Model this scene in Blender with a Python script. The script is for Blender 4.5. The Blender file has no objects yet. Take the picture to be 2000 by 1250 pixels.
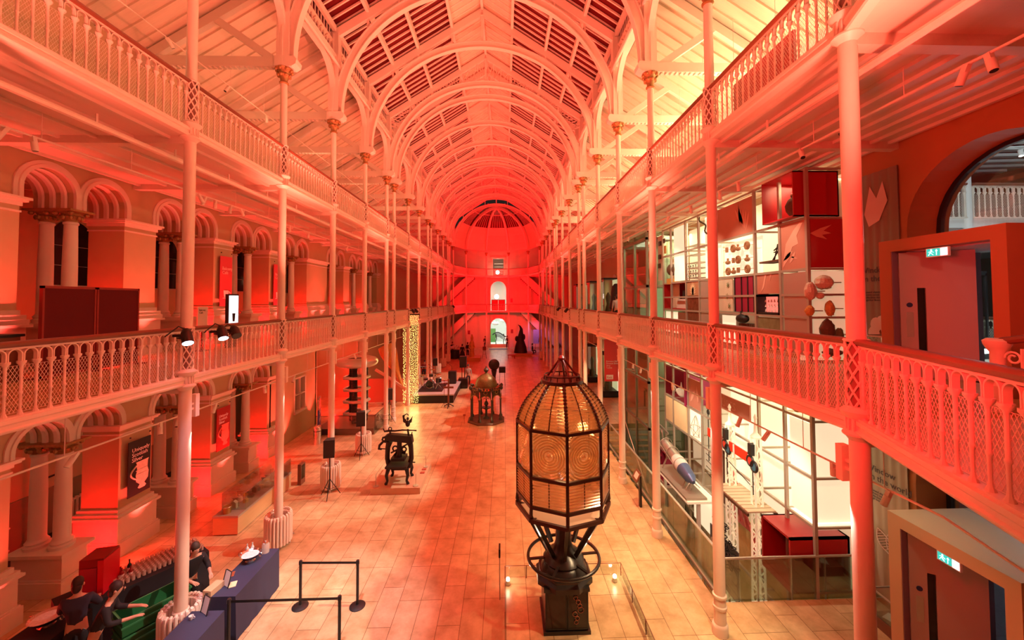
import bpy, math, random
from math import sin, cos, pi, radians, sqrt, tan, atan2
from mathutils import Vector, Matrix
random.seed(7)
SC = bpy.context.scene
COL = SC.collection

# ------------------------------------------------------------------ mesh building
class MB:
    def __init__(s): s.v = []; s.f = []
    def add(s, vs, fs):
        n = len(s.v); s.v.extend(tuple(v) for v in vs); s.f.extend(tuple(i + n for i in f) for f in fs); return s
    def box(s, x0, x1, y0, y1, z0, z1):
        return s.add([(x0,y0,z0),(x1,y0,z0),(x1,y1,z0),(x0,y1,z0),(x0,y0,z1),(x1,y0,z1),(x1,y1,z1),(x0,y1,z1)],
                     [(0,3,2,1),(4,5,6,7),(0,1,5,4),(1,2,6,5),(2,3,7,6),(3,0,4,7)])
    def cbox(s, c, d):
        return s.box(c[0]-d[0]/2,c[0]+d[0]/2,c[1]-d[1]/2,c[1]+d[1]/2,c[2]-d[2]/2,c[2]+d[2]/2)
    def bar(s, a, b, w, h, up=(0,0,1)):
        a=Vector(a); b=Vector(b); d=(b-a).normalized(); up=Vector(up)
        r=d.cross(up)
        if r.length<1e-5: r=d.cross(Vector((1,0,0)))
        r.normalize(); u=r.cross(d)
        vs=[]
        for p in (a,b):
            for i,j in ((-1,-1),(1,-1),(1,1),(-1,1)): vs.append(p+r*(i*w/2)+u*(j*h/2))
        return s.add(vs,[(0,3,2,1),(4,5,6,7),(0,1,5,4),(1,2,6,5),(2,3,7,6),(3,0,4,7)])
    def cyl(s, a, b, r0, r1=None, n=10, cap=True):
        if r1 is None: r1=r0
        a=Vector(a); b=Vector(b); d=(b-a).normalized()
        x=d.cross(Vector((0,0,1)))
        if x.length<1e-5: x=Vector((1,0,0))
        x.normalize(); y=d.cross(x)
        vs=[]
        for p,r in ((a,r0),(b,r1)):
            for i in range(n): t=2*pi*i/n; vs.append(p+x*(r*cos(t))+y*(r*sin(t)))
        fs=[(i,(i+1)%n,n+(i+1)%n,n+i) for i in range(n)]
        if cap: fs+= [tuple(range(n-1,-1,-1)),tuple(range(n,2*n))]
        return s.add(vs,fs)
    def tube(s, pts, r, n=6, closed=False):
        P=[Vector(p) for p in pts]; m=len(P); R=r if isinstance(r,(list,tuple)) else [r]*m
        prev=None; vs=[]
        for i,p in enumerate(P):
            if closed: d=P[(i+1)%m]-P[i-1]
            else: d=P[min(i+1,m-1)]-P[max(i-1,0)]
            d.normalize()
            if prev is None:
                x=d.cross(Vector((0,0,1)))
                if x.length<1e-4: x=d.cross(Vector((1,0,0)))
            else: x=prev-d*prev.dot(d)
            x.normalize(); prev=x; y=d.cross(x)
            for k in range(n): t=2*pi*k/n; vs.append(p+x*(R[i]*cos(t))+y*(R[i]*sin(t)))
        fs=[]
        for i in range(m if closed else m-1):
            j=(i+1)%m
            for k in range(n): fs.append((i*n+k,i*n+(k+1)%n,j*n+(k+1)%n,j*n+k))
        if not closed: fs+=[tuple(range(n-1,-1,-1)),tuple((m-1)*n+k for k in range(n))]
        return s.add(vs,fs)
    def lathe(s, c, prof, n=16, a0=0.0, sx=1, sy=1):
        vs=[]; m=len(prof)
        for r,z in prof:
            for k in range(n): t=a0+2*pi*k/n; vs.append((c[0]+r*cos(t)*sx,c[1]+r*sin(t)*sy,c[2]+z))
        fs=[]
        for i in range(m-1):
            for k in range(n): fs.append((i*n+k,i*n+(k+1)%n,(i+1)*n+(k+1)%n,(i+1)*n+k))
        fs+=[tuple(range(n-1,-1,-1)),tuple((m-1)*n+k for k in range(n))]
        return s.add(vs,fs)
    def torus(s, c, R, r, nR=24, nr=8, axis='z', sq=1.0):
        vs=[]
        for i in range(nR):
            a=2*pi*i/nR
            for k in range(nr):
                t=2*pi*k/nr; q=R+r*cos(t); h=r*sin(t)*sq
                p=(q*cos(a),q*sin(a),h)
                if axis=='x': p=(h,p[0],p[1])
                elif axis=='y': p=(p[0],h,p[1])
                vs.append((c[0]+p[0],c[1]+p[1],c[2]+p[2]))
        fs=[(i*nr+k,((i+1)%nR)*nr+k,((i+1)%nR)*nr+(k+1)%nr,i*nr+(k+1)%nr) for i in range(nR) for k in range(nr)]
        return s.add(vs,fs)
    def sph(s, c, r, nu=14, nv=9):
        if not isinstance(r,(list,tuple)): r=(r,r,r)
        prof=[]; vs=[]
        for j in range(1,nv):
            p=pi*j/nv-pi/2
            for k in range(nu): t=2*pi*k/nu; vs.append((c[0]+r[0]*cos(p)*cos(t),c[1]+r[1]*cos(p)*sin(t),c[2]+r[2]*sin(p)))
        b=len(vs); vs+=[(c[0],c[1],c[2]-r[2]),(c[0],c[1],c[2]+r[2])]
        fs=[(j*nu+k,j*nu+(k+1)%nu,(j+1)*nu+(k+1)%nu,(j+1)*nu+k) for j in range(nv-2) for k in range(nu)]
        fs+=[(b,(k+1)%nu,k) for k in range(nu)]+[(b+1,(nv-2)*nu+k,(nv-2)*nu+(k+1)%nu) for k in range(nu)]
        return s.add(vs,fs)
    def prism(s, poly, f, d0, d1):
        n=len(poly); vs=[f(u,v,d0) for u,v in poly]+[f(u,v,d1) for u,v in poly]
        return s.add(vs,[tuple(range(n-1,-1,-1)),tuple(range(n,2*n))]+[(i,(i+1)%n,n+(i+1)%n,n+i) for i in range(n)])
    def quad(s,a,b,c,d): return s.add([a,b,c,d],[(0,1,2,3)])
    def sweep(s, sections, closed=False, cap=True):
        m=len(sections); n=len(sections[0]); vs=[p for sec in sections for p in sec]; fs=[]
        for i in range(m if closed else m-1):
            j=(i+1)%m
            for k in range(n): fs.append((i*n+k,i*n+(k+1)%n,j*n+(k+1)%n,j*n+k))
        if cap and not closed: fs+=[tuple(range(n-1,-1,-1)),tuple((m-1)*n+k for k in range(n))]
        return s.add(vs,fs)
    def mesh(s, name, mat, smooth=0.7):
        me=bpy.data.meshes.new(name); me.from_pydata(s.v,[],s.f)
        if smooth:
            me.shade_smooth(); me.set_sharp_from_angle(angle=smooth)
        if mat is not None: me.materials.append(mat)
        me.update(); return me
    def obj(s, name, mat, parent=None, loc=None, rz=0, smooth=0.7):
        return link(name, s.mesh(name,mat,smooth), parent, loc, rz)

def fixn(me):
    import bmesh
    bm=bmesh.new(); bm.from_mesh(me); bmesh.ops.recalc_face_normals(bm,faces=bm.faces); bm.to_mesh(me); bm.free()
def link(name, data, parent=None, loc=None, rz=0):
    o=bpy.data.objects.new(name,data); COL.objects.link(o)
    if parent is not None: o.parent=parent
    if loc is not None: o.location=loc
    if rz: o.rotation_euler=(0,0,rz)
    return o
def tag(o, label=None, cat=None, group=None, kind=None):
    if label: o['label']=label
    if cat: o['category']=cat
    if group: o['group']=group
    if kind: o['kind']=kind
    return o
def thing(name, label, cat, loc=(0,0,0), rz=0, group=None):
    return tag(link(name,None,None,loc,rz),label,cat,group)
def struct(o): o['kind']='structure'; return o
def copy_tree(o, parent=None, top=True):
    c=o.copy(); COL.objects.link(c)
    if parent is not None: c.parent=parent
    for ch in KIDS(o): copy_tree(ch,c,False)
    return c
def KIDS(o): return [x for x in o.children]
def dup(o, loc, label, rz=None, group=None, scale=None):
    c=copy_tree(o); c.location=loc; c['label']=label
    if rz is not None: c.rotation_euler=(0,0,rz)
    if group: c['group']=group
    if scale: c.scale=scale
    return c
ORD=['zeroth','first','second','third','fourth','fifth','sixth','seventh','eighth','ninth','tenth','eleventh','twelfth','thirteenth','fourteenth','fifteenth','sixteenth','seventeenth','eighteenth','nineteenth','twentieth']

# ------------------------------------------------------------------ materials
def mat(name, col, rough=0.55, metal=0.0, var=0.0, scale=4.0, bump=0.0, emit=None, es=1.0, spec=0.5, alpha=1.0, stretch=None):
    m=bpy.data.materials.new(name); m.use_nodes=True; nt=m.node_tree; N=nt.nodes; L=nt.links
    b=N['Principled BSDF']
    b.inputs['Base Color'].default_value=(*col,1); b.inputs['Roughness'].default_value=rough
    b.inputs['Metallic'].default_value=metal; b.inputs['Specular IOR Level'].default_value=spec
    b.inputs['Alpha'].default_value=alpha
    if var or bump:
        tc=N.new('ShaderNodeTexCoord'); nz=N.new('ShaderNodeTexNoise'); nz.inputs['Scale'].default_value=scale; nz.inputs['Detail'].default_value=5
        src=tc.outputs['Object']
        if stretch:
            mp=N.new('ShaderNodeMapping'); mp.inputs['Scale'].default_value=stretch; L.new(src,mp.inputs[0]); src=mp.outputs[0]
        L.new(src,nz.inputs['Vector'])
        if var:
            mx=N.new('ShaderNodeMix'); mx.data_type='RGBA'
            mx.inputs[6].default_value=(*[c*(1-var) for c in col],1); mx.inputs[7].default_value=(*[min(1,c*(1+var)) for c in col],1)
            L.new(nz.outputs['Fac'],mx.inputs[0]); L.new(mx.outputs[2],b.inputs['Base Color'])
        if bump:
            bp=N.new('ShaderNodeBump'); bp.inputs['Strength'].default_value=bump; bp.inputs['Distance'].default_value=0.02
            L.new(nz.outputs['Fac'],bp.inputs['Height']); L.new(bp.outputs[0],b.inputs['Normal'])
    if emit: b.inputs['Emission Color'].default_value=(*emit,1); b.inputs['Emission Strength'].default_value=es
    return m
def glass_mat(name, tint=(0.9,0.97,0.94), rough=0.02, mixf=0.12):
    m=bpy.data.materials.new(name); m.use_nodes=True; nt=m.node_tree; N=nt.nodes; L=nt.links
    for n in list(N): N.remove(n)
    o=N.new('ShaderNodeOutputMaterial'); mx=N.new('ShaderNodeMixShader'); t=N.new('ShaderNodeBsdfTransparent'); g=N.new('ShaderNodeBsdfGlossy')
    t.inputs[0].default_value=(*tint,1); g.inputs['Roughness'].default_value=rough
    fr=N.new('ShaderNodeFresnel'); fr.inputs['IOR'].default_value=1.5
    mt=N.new('ShaderNodeMath'); mt.operation='MULTIPLY_ADD'; mt.inputs[1].default_value=0.6; mt.inputs[2].default_value=mixf*0.3
    L.new(fr.outputs[0],mt.inputs[0]); L.new(mt.outputs[0],mx.inputs[0]); L.new(t.outputs[0],mx.inputs[1]); L.new(g.outputs[0],mx.inputs[2]); L.new(mx.outputs[0],o.inputs[0])
    return m
def brick_mat(name, c1, c2, mortar, bw, bh, rough=0.35, swap=True, spec=0.5, ms=0.006, var=0.12):
    m=bpy.data.materials.new(name); m.use_nodes=True; nt=m.node_tree; N=nt.nodes; L=nt.links; b=N['Principled BSDF']
    tc=N.new('ShaderNodeTexCoord'); mp=N.new('ShaderNodeMapping')
    if swap: mp.inputs['Rotation'].default_value=(0,0,pi/2)
    br=N.new('ShaderNodeTexBrick'); br.inputs['Scale'].default_value=1; br.inputs['Brick Width'].default_value=bw; br.inputs['Row Height'].default_value=bh
    br.inputs['Mortar Size'].default_value=ms; br.inputs['Mortar Smooth'].default_value=0.1; br.offset=0.37; br.offset_frequency=3
    br.inputs['Color1'].default_value=(*c1,1); br.inputs['Color2'].default_value=(*c2,1); br.inputs['Mortar'].default_value=(*mortar,1)
    L.new(tc.outputs['Object'],mp.inputs[0]); L.new(mp.outputs[0],br.inputs['Vector'])
    nz=N.new('ShaderNodeTexNoise'); nz.inputs['Scale'].default_value=2.2; nz.inputs['Detail'].default_value=8; nz.inputs['Roughness'].default_value=.65; L.new(tc.outputs['Object'],nz.inputs['Vector'])
    mx=N.new('ShaderNodeMix'); mx.data_type='RGBA'; mx.blend_type='MULTIPLY'; mx.inputs[0].default_value=1
    rp=N.new('ShaderNodeValToRGB'); rp.color_ramp.elements[0].color=(1-var*2,1-var*2.2,1-var*2.6,1); rp.color_ramp.elements[1].color=(1,1,1,1)
    rp.color_ramp.elements[0].position=.3; rp.color_ramp.elements[1].position=.65
    L.new(nz.outputs['Fac'],rp.inputs[0]); L.new(br.outputs['Color'],mx.inputs[6]); L.new(rp.outputs[0],mx.inputs[7]); L.new(mx.outputs[2],b.inputs['Base Color'])
    b.inputs['Roughness'].default_value=rough; b.inputs['Specular IOR Level'].default_value=spec
    return m
M={}
def MM():
    M['iron']=mat('cream_painted_iron',(.82,.70,.58),.45,var=.05,scale=6)
    M['irondark']=mat('red_brown_iron_core',(.30,.16,.12),.5)  # dark red-brown core inside the lattice sleeve
    M['cap']=mat('gilded_capital',(.36,.20,.07),.45,metal=.45,var=.4,scale=25)
    M['colstone']=mat('pale_stone_column',(.74,.62,.52),.5,var=.06)
    M['plaster']=mat('tan_plaster_wall',(.52,.37,.21),.8,var=.06,scale=3,bump=.05)
    M['plasterdk']=mat('olive_plaster_dado',(.24,.21,.12),.8,var=.06)
    M['mould']=mat('pale_stone_moulding',(.72,.61,.49),.6,var=.05)
    M['ceil']=mat('cream_boarded_ceiling',(.70,.60,.48),.6,var=.06,stretch=(6,.3,6))
    M['board']=mat('pale_roof_boards',(.74,.62,.48),.6,var=.10,scale=3,stretch=(.4,8,.4))
    M['truss']=mat('pale_painted_truss',(.80,.70,.60),.5,var=.04)
    M['glassdk']=mat('roof_glass_red_reflection',(.11,.004,.006),.3,spec=.3)  # red light reflected in the panes is put into the base colour
    M['floor']=brick_mat('limestone_floor',(.78,.58,.34),(.62,.44,.24),(.24,.14,.06),1.15,.48,rough=.30,var=.2)
    M['gfloor']=brick_mat('oak_gallery_floor',(.60,.38,.15),(.52,.32,.12),(.25,.14,.05),1.6,.13,rough=.4,ms=.003)
    M['black']=mat('matt_black',(.012,.011,.011),.5)
    M['blackg']=mat('gloss_black_iron',(.02,.017,.016),.28,var=.3,scale=12)
    M['glass']=glass_mat('clear_glass')
    M['glassg']=glass_mat('green_edge_glass',(.80,.90,.80),mixf=.2)
    M['wood']=mat('dark_handrail_wood',(.20,.07,.035),.4,var=.2)
    M['brown']=mat('terracotta_painted_wall',(.42,.16,.05),.7,var=.06,bump=.03)
    M['white']=mat('white_paint',(.80,.78,.74),.5)
    M['steel']=mat('brushed_steel',(.55,.53,.48),.35,metal=.7,var=.1)
    M['greymet']=mat('grey_steel_frame',(.42,.38,.31),.45,metal=.3)
    M['redp']=mat('deep_red_panel',(.42,.015,.02),.4)
    M['maroon']=mat('maroon_case_side',(.30,.02,.06),.4)
    M['darkwin']=mat('dark_window_glass',(.008,.006,.006),.08,spec=.6)

# ------------------------------------------------------------------ lights
def aim(o, t):
    d=Vector(t)-o.location; o.rotation_euler=d.to_track_quat('-Z','Y').to_euler()
def spot(loc,t,p,col,ang=60,blend=.5,r=.08):
    l=bpy.data.lights.new('spot_light','SPOT'); l.energy=p; l.color=col; l.spot_size=radians(ang); l.spot_blend=blend; l.shadow_soft_size=r
    o=link('spot_light',l,None,loc); aim(o,t); return o
def point(loc,p,col,r=.3):
    l=bpy.data.lights.new('point_light','POINT'); l.energy=p; l.color=col; l.shadow_soft_size=r
    return link('point_light',l,None,loc)
def area(loc,t,p,col,sx,sy,spread=180):
    l=bpy.data.lights.new('area_light','AREA'); l.energy=p; l.color=col; l.shape='RECTANGLE'; l.size=sx; l.size_y=sy; l.spread=radians(spread)
    o=link('area_light',l,None,loc); aim(o,t); return o

# ------------------------------------------------------------------ dimensions
CZ=6.774458
WL,WR=-6.332,4.3485
AX=(WL+WR)/2; R0=(WR-WL)/2
BAY,Y1,SB=3.3167,8.0756,1.3975
XL,XR=-10.33,8.35
ZM0,ZM1,ZMR=5.127,5.28,6.282     # lower gallery: fascia bottom, floor, rail top
ZU0,ZU1,ZUR=10.089,10.24,11.252
ZC=13.486
def yk(k):
    y=Y1+BAY*(k-1)
    for q in (6,10,14):
        if k>=q: y+=SB-BAY
    return y
YEND=yk(15)
def camera():
    f,yaw,pitch,roll=770.0,0.03213634,0.03006679,-0.00516608
    fw=Vector((sin(yaw)*cos(pitch),cos(yaw)*cos(pitch),sin(pitch))); rt=Vector((cos(yaw),-sin(yaw),0)); up=rt.cross(fw)
    r2=cos(roll)*rt+sin(roll)*up; u2=-sin(roll)*rt+cos(roll)*up
    c=bpy.data.cameras.new('camera'); c.sensor_width=36; c.sensor_fit='HORIZONTAL'; c.lens=f/2000*36
    c.shift_x=(1000-1010.34)/2000; c.shift_y=(563.552-625)/2000; c.clip_start=.05; c.clip_end=200
    o=link('camera',c); m=Matrix((r2,u2,-fw)).transposed().to_4x4(); m.translation=(0,0,CZ); o.matrix_world=m
    SC.camera=o
# ------------------------------------------------------------------ shell
def arch_pts(yc, zs, r, n=18, stilt=0.0):
    return [(yc-r*cos(pi*i/n), zs+stilt+r*sin(pi*i/n)) for i in range(n+1)]
def arcade(mb, x, sg, th, ops, y0, y1, z0, zs, zt, stilt=0.0, minpier=.5, sill=None):
    """wall face at x running along y with round-headed openings; sg = outward direction of its thickness"""
    xb=x+sg*th
    def F(a,b,c,d):
        for q in (x,xb): mb.quad((q,*a),(q,*b),(q,*c),(q,*d))
    e=y0
    for yc,r in ops:
        g0=yc-r
        lo=z0 if (g0-e)>minpier or e==y0 else zs
        if g0-e>1e-3: F((e,lo),(g0,lo),(g0,zt),(e,zt))
        P=arch_pts(yc,zs,r,18,stilt)
        if stilt: P=[(yc-r,zs)]+P+[(yc+r,zs)]
        for a,b in zip(P,P[1:]):
            if abs(a[0]-b[0])>1e-6: F(a,b,(b[0],zt),(a[0],zt))
            mb.quad((x,*a),(x,*b),(xb,*b),(xb,*a))
        e=yc+r
    F((e,z0),(y1,z0),(y1,zt),(e,zt))
    # jambs of piers
    e=y0
    for i,(yc,r) in enumerate(ops):
        g0=yc-r
        if g0-e>minpier or e==y0: mb.quad((x,g0,z0),(x,g0,zs),(xb,g0,zs),(xb,g0,z0))
        else: mb.quad((x,e,zs),(x,g0,zs),(xb,g0,zs),(xb,e,zs))
        nx=ops[i+1][0]-ops[i+1][1] if i+1<len(ops) else y1
        if nx-(yc+r)>minpier or i==len(ops)-1: mb.quad((x,yc+r,z0),(x,yc+r,zs),(xb,yc+r,zs),(xb,yc+r,z0))
        e=yc+r
def archivolt(mb, x, sg, yc, zs, r, w, d, stilt=0.0, n=18):
    P=arch_pts(yc,zs,1.0,n,0)
    sec=[]
    full=[(-1,0,-stilt)]+[((p[0]-yc),(p[1]-zs),0) for p in P]+[(1,0,-stilt)]
    for (a,b,dz) in full:
        s=[]
        for rr,xx in ((r-.01,0),(r-.01,d),(r+w*.45,d),(r+w*.5,d*.6),(r+w,d*.55),(r+w,0)):
            s.append((x-sg*xx, yc+a*rr, zs+stilt+dz+b*rr))
        sec.append(s)
    mb.sweep(sec)
def soffit_ribs(mb,x,sg,th,yc,zs,r,stilt,n=14):
    for f in (.22,.5,.78):
        pts=[(yc-(r-.015)*cos(pi*i/n),zs+stilt+(r-.015)*sin(pi*i/n)) for i in range(n+1)]
        pts=[(pts[0][0],zs)]+pts+[(pts[-1][0],zs)]
        sec=[]
        for i,(a,b) in enumerate(pts):
            dy,dz=(yc-a),(zs+stilt-b) if b>zs+stilt else 0
            L=sqrt(dy*dy+dz*dz) or 1; dy/=L; dz/=L
            s=[]
            for o,h in ((-.07,0),(-.045,.035),(.045,.035),(.07,0)):
                s.append((x+sg*(th*f+o),a+dy*h,b+dz*h))
            sec.append(s)
        mb.sweep(sec)

COLS_MID=[]; 
XLF=-10.40; THL=0.95
PIERS=[yk(k)+.18 for k in range(-1,6)]      # centres of the first piers
def left_openings(pairs, off=.64, r=.53):
    o=[]
    for c in pairs: o+= [(c-off,r),(c+off,r)]
    return o
# column pairs sit half-way between piers
PAIRC=[(PIERS[i]+PIERS[i+1])/2 for i in range(6)]      # up to y ~ 19.9
PAIRC_UP=PAIRC+[yk(6)+1.85,yk(7)+1.85,yk(8)+1.85]
PAIRC_LO=PAIRC[:5]
def build_shell():
    # floors
    mb=MB(); 
    for (x0,x1,y0,y1) in ((-14,4.72,-4,60),(4.72,8.4,-4,8.87),(4.72,8.4,21.6,60)):
        mb.box(x0,x1,y0,y1,-.25,0)
    struct(mb.obj('floor',M['floor'],smooth=0))
    # pit below the display wall
    mb=MB(); mb.box(4.5,8.6,8.6,21.8,-4.4,-4.2)
    struct(mb.obj('floor',M['gfloor'],smooth=0))
    mb=MB()
    mb.box(4.62,4.72,8.87,21.6,-4.2,-.25); mb.box(4.72,8.4,8.77,8.87,-4.2,-.25); mb.box(4.72,8.4,21.6,21.7,-4.2,-.25)
    struct(mb.obj('wall_pit',M['white'],smooth=0))
    # left wall with arcades on both levels
    mb=MB()
    arcade(mb,XLF,-1,THL,left_openings(PAIRC_LO),-3,18.0,0,3.45,5.13,stilt=.12)
    mb.box(XLF-.6,XLF,17.9,20.0,0,5.13); mb.box(XLF-.6,XLF,21.0,22.2,0,5.13); mb.box(XLF-.6,XLF,20.0,21.0,0,1.3); mb.box(XLF-.6,XLF,20.0,21.0,2.9,5.13)
    mb.box(XLF-.6,XLF,28.5,60,0,5.13)
    arcade(mb,XLF,-1,THL,left_openings(PAIRC_UP),-3,60,5.28,9.0,10.3,stilt=.32)
    mb.box(XLF-.6,XLF,-3,60,10.2,14.4)
    w=struct(mb.obj('wall_left',M['plaster'],smooth=0))
    mb=MB()
    for c in PAIRC_LO:
        for s in (-.64,.64):
            archivolt(mb,XLF,-1,c+s,3.45,.53,.15,.07,.12); soffit_ribs(mb,XLF,-1,THL,c+s,3.45,.53,.12)
    for c in PAIRC_UP:
        for s in (-.64,.64):
            archivolt(mb,XLF,-1,c+s,9.0,.53,.15,.07,.32); soffit_ribs(mb,XLF,-1,THL,c+s,9.0,.53,.32)
    mb.obj('arch_moulding',M['mould'],w)
    # pier imposts and plinths
    def moulded(mb,y0,y1,x,prof):
        for z0,z1,p in prof: mb.box(x-THL-p,x+p,y0-p,y1+p,z0,z1)
    mb=MB()
    ed=[(-.9,PAIRC_LO[0]-1.17)]+[(PAIRC_LO[i]+1.17,PAIRC_LO[i+1]-1.17) for i in range(4)]+[(PAIRC_LO[4]+1.17,18.6)]
    for a,b in ed:
        moulded(mb,a,b,XLF,[(0,.36,.16),(.36,.40,.13),(.40,.98,.10),(.98,1.04,.17),(1.04,1.12,.12),(1.12,1.22,.06),(3.18,3.22,.02),(3.30,3.38,.03),(3.38,3.42,.10),(3.42,3.47,.13)])
    eu=[(-.9,PAIRC_UP[0]-1.17)]+[(PAIRC_UP[i]+1.17,PAIRC_UP[i+1]-1.17) for i in range(len(PAIRC_UP)-1)]+[(PAIRC_UP[-1]+1.17,33)]
    for a,b in eu:
        if b-a<.2: continue
        moulded(mb,a,b,XLF,[(5.28,5.5,.14),(5.5,6.25,.10),(6.25,6.31,.17),(6.31,6.42,.13),(6.42,6.52,.10),(6.52,6.62,.04),(8.72,8.76,.02),(8.86,8.95,.03),(8.95,9.0,.09),(9.0,9.05,.13)])
    mb.obj('pier_moulding',M['mould'],w)
    # corridor behind the arcade
    mb=MB(); mb.box(-13.6,-13.4,-3,60,0,14)
    bw=struct(mb.obj('wall_corridor',M['plaster'],smooth=0))
    mb=MB(); mb.box(-13.4,-13.37,-3,20,0,1.35); mb.obj('dado',M['plasterdk'],bw,smooth=0)
    mb=MB(); mb.box(-13.4,-11.4,-3,20,0.0,.015); struct(mb.obj('floor',M['black'],smooth=0))
    # dark arched windows on the corridor wall, upper level
    n=1
    for c in PAIRC_UP[1:8]:
        for s in (-.64,.64):
            mb=MB(); P=[(c+s-.55,7.3)]+arch_pts(c+s,8.75,.55)+[(c+s+.55,7.3)]
            mb.prism(P,lambda u,v,d:(d,u,v),-13.40,-13.34)
            o=struct(mb.obj('window_%d'%n,M['darkwin'],smooth=0)); n+=1
            mb=MB()
            for z in (7.9,8.5): mb.box(-13.34,-13.325,c+s-.55,c+s+.55,z-.006,z+.006)
            mb.box(-13.34,-13.32,c+s-.57,c+s+.57,7.26,7.31)
            mb.obj('glazing_bar',M['greymet'],o,smooth=0)
    # ground-floor window beyond the arcade
    mb=MB(); mb.box(XLF-.25,XLF-.22,20.0,21.0,1.3,2.9); o=struct(mb.obj('window_%d'%n,M['darkwin'],smooth=0)); n+=1
    mb=MB(); mb.box(XLF-.1,XLF+.09,19.9,21.1,1.2,1.31)
    for a,b,c,d in ((19.93,20.03,1.3,2.95),(20.97,21.07,1.3,2.95),(20.48,20.52,1.3,2.9),(20,21,2.08,2.12),(19.93,21.07,2.9,2.98)): mb.box(XLF-.2,XLF+.02,a,b,c,d)
    mb.obj('window_frame',M['mould'],o,smooth=0)
    # recess wall
    mb=MB(); mb.box(-13.4,-10.4,28.4,28.6,0,5.1); mb.box(-13.4,-10.4,22.1,22.3,0,5.1)
    struct(mb.obj('wall_recess',M['plaster'],smooth=0))
    # balcony slabs, fascia and boarded undersides
    def slab(name,x0,x1,z0,z1,edge,sg,y0=4.76,y1=YEND+8,hole=None):
        mb=MB(); mb.box(x0,x1,y0,y1,z1-.12,z1)
        o=struct(mb.obj(name,M['gfloor'],smooth=0))
        mb=MB()   # moulded fascia beam along the column line
        prof=[(-.06,z0),(.065,z0),(.08,z0+.025),(.08,z0+.04),(.055,z0+.055),(.055,z1-.055),(.075,z1-.035),(.075,z1+.015),(-.06,z1+.015)]
        mb.sweep([[(edge-sg*p,y,z) for p,z in prof] for y in (y0,YEND+.1)])
        e2=(edge-sg*1.156,yk(0)-3.09); nx,ny=-sg*.937,.350
        mb.sweep([[(a+nx*p,b+ny*p,z) for p,z in prof] for a,b in ((edge,yk(0)),e2)])
        e3=(AX+sg*1.6,.42)
        mb.sweep([[(a-sg*.35*p,b+.9*p,z) for p,z in prof] for a,b in (e2,e3)])
        mb.sweep([[(a,b+p,z) for p,z in prof] for a,b in (e3,(AX,.42))])
        xo=x1 if sg>0 else x0
        if z0<6 and sg>0: xo=XR
        for za,zb in ((z1-.15,z1),):
            P=[(edge,yk(0)),e2,e3,(AX,.42),(AX,-3),(xo,-3),(xo,yk(0))]; n=len(P)
            nb_=MB(); nb_.add([(a,b,zb) for a,b in P]+[(a,b,za) for a,b in P],[tuple(range(n)),tuple(range(2*n-1,n-1,-1))]+[(i,(i+1)%n,n+(i+1)%n,n+i) for i in range(n)]); nb_.obj('near_slab',M['ceil'],o,smooth=0)
        mb.obj('fascia_beam',M['iron'],o,smooth=0)
        mb=MB()
        xa,xb=min(edge,x0,x1),max(edge,x0,x1)
        mb.box(x0,x1,y0,y1,z1-.15,z1-.12)
        nb=10
        for i in range(nb):
            x=x0+(x1-x0)*(i+.5)/nb
            mb.box(x-.035,x+.035,y0,y1,z1-.21,z1-.15)
        for k in range(0,17):
            y=yk(k)
            if y<y1: mb.box(x0,x1,y-.09,y+.09,z1-.30,z1-.15)
        mb.obj('boarded_underside',M['ceil'],o,smooth=0)
        return o
    slab('gallery_floor_left',-13.4,WL,ZM0,ZM1,WL,-1)
    slab('gallery_floor_left',-13.4,WL,ZU0,ZU1,WL,-1)
    slab('gallery_floor_right',WR,XR+.0,ZU0,ZU1,WR,1)
    # the lower right gallery stops short of the display wall
    slab('gallery_floor_right',WR,6.75,ZM0,ZM1,WR,1,y1=YEND+8)
    mb=MB(); mb.box(6.75,XR,4.76,8.85,ZM1-.12,ZM1); mb.box(6.75,XR,21.6,YEND+8,ZM1-.12,ZM1); struct(mb.obj('gallery_floor_right',M['gfloor'],smooth=0))
    mb=MB(); mb.box(6.75,XR,4.76,8.85,ZM1-.2,ZM1-.12); mb.box(6.75,XR,21.6,YEND+8,ZM1-.2,ZM1-.12); struct(mb.obj('ceiling',M['ceil'],smooth=0))
    # right wall
    mb=MB()
    arcade(mb,XR,1,.9,[(6.46,1.42)],-4,9.3,0,3.0,5.2)
    arcade(mb,XR,1,.9,[(6.46,1.42)],-4,9.3,5.28,8.18,10.3)
    struct(mb.obj('wall_right',M['brown'],smooth=0))
    mb=MB(); mb.box(XR,XR+.3,9.3,60,-4.2,10.3)
    struct(mb.obj('wall_right',M['plaster'],smooth=0))
    mb=MB(); mb.box(XR,XR+.3,-4,60,10.2,14.4)
    struct(mb.obj('wall_right',M['white'],smooth=0))
    # near-end wall behind the camera is outside the frame and left open to the next bay
    mb=MB(); mb.box(-14,9,-4.3,-4,0,22); struct(mb.obj('wall_near',M['mould'],smooth=0))
# ------------------------------------------------------------------ columns
def lattice(mb, r, z0, z1, turns=1.15, n=7, w=.013, steps=16):
    for s in (1,-1):
        for i in range(n):
            a0=2*pi*i/n; pts=[]
            for j in range(steps+1):
                t=j/steps; a=a0+s*turns*pi*t
                pts.append((r*cos(a),r*sin(a),z0+(z1-z0)*t))
            mb.tube(pts,w,4)
def collar(mb, z, r=.10):
    """fluted collar under a lattice sleeve; z = underside"""
    mb.lathe((0,0,z),[(r,-.10),(r*1.35,-.05),(r*1.7,-.02),(r*1.7,.0),(r*1.3,.03),(r*1.2,.05),(r*1.2,.17),(r*1.3,.19),(r*1.75,.23),(r*1.9,.27),(r*1.4,.31),(r*1.2,.33)],18)
    for i in range(14):
        a=2*pi*i/14; mb.cyl((r*1.3*cos(a),r*1.3*sin(a),z+.04),(r*1.3*cos(a),r*1.3*sin(a),z+.18),.014,n=5)
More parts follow.
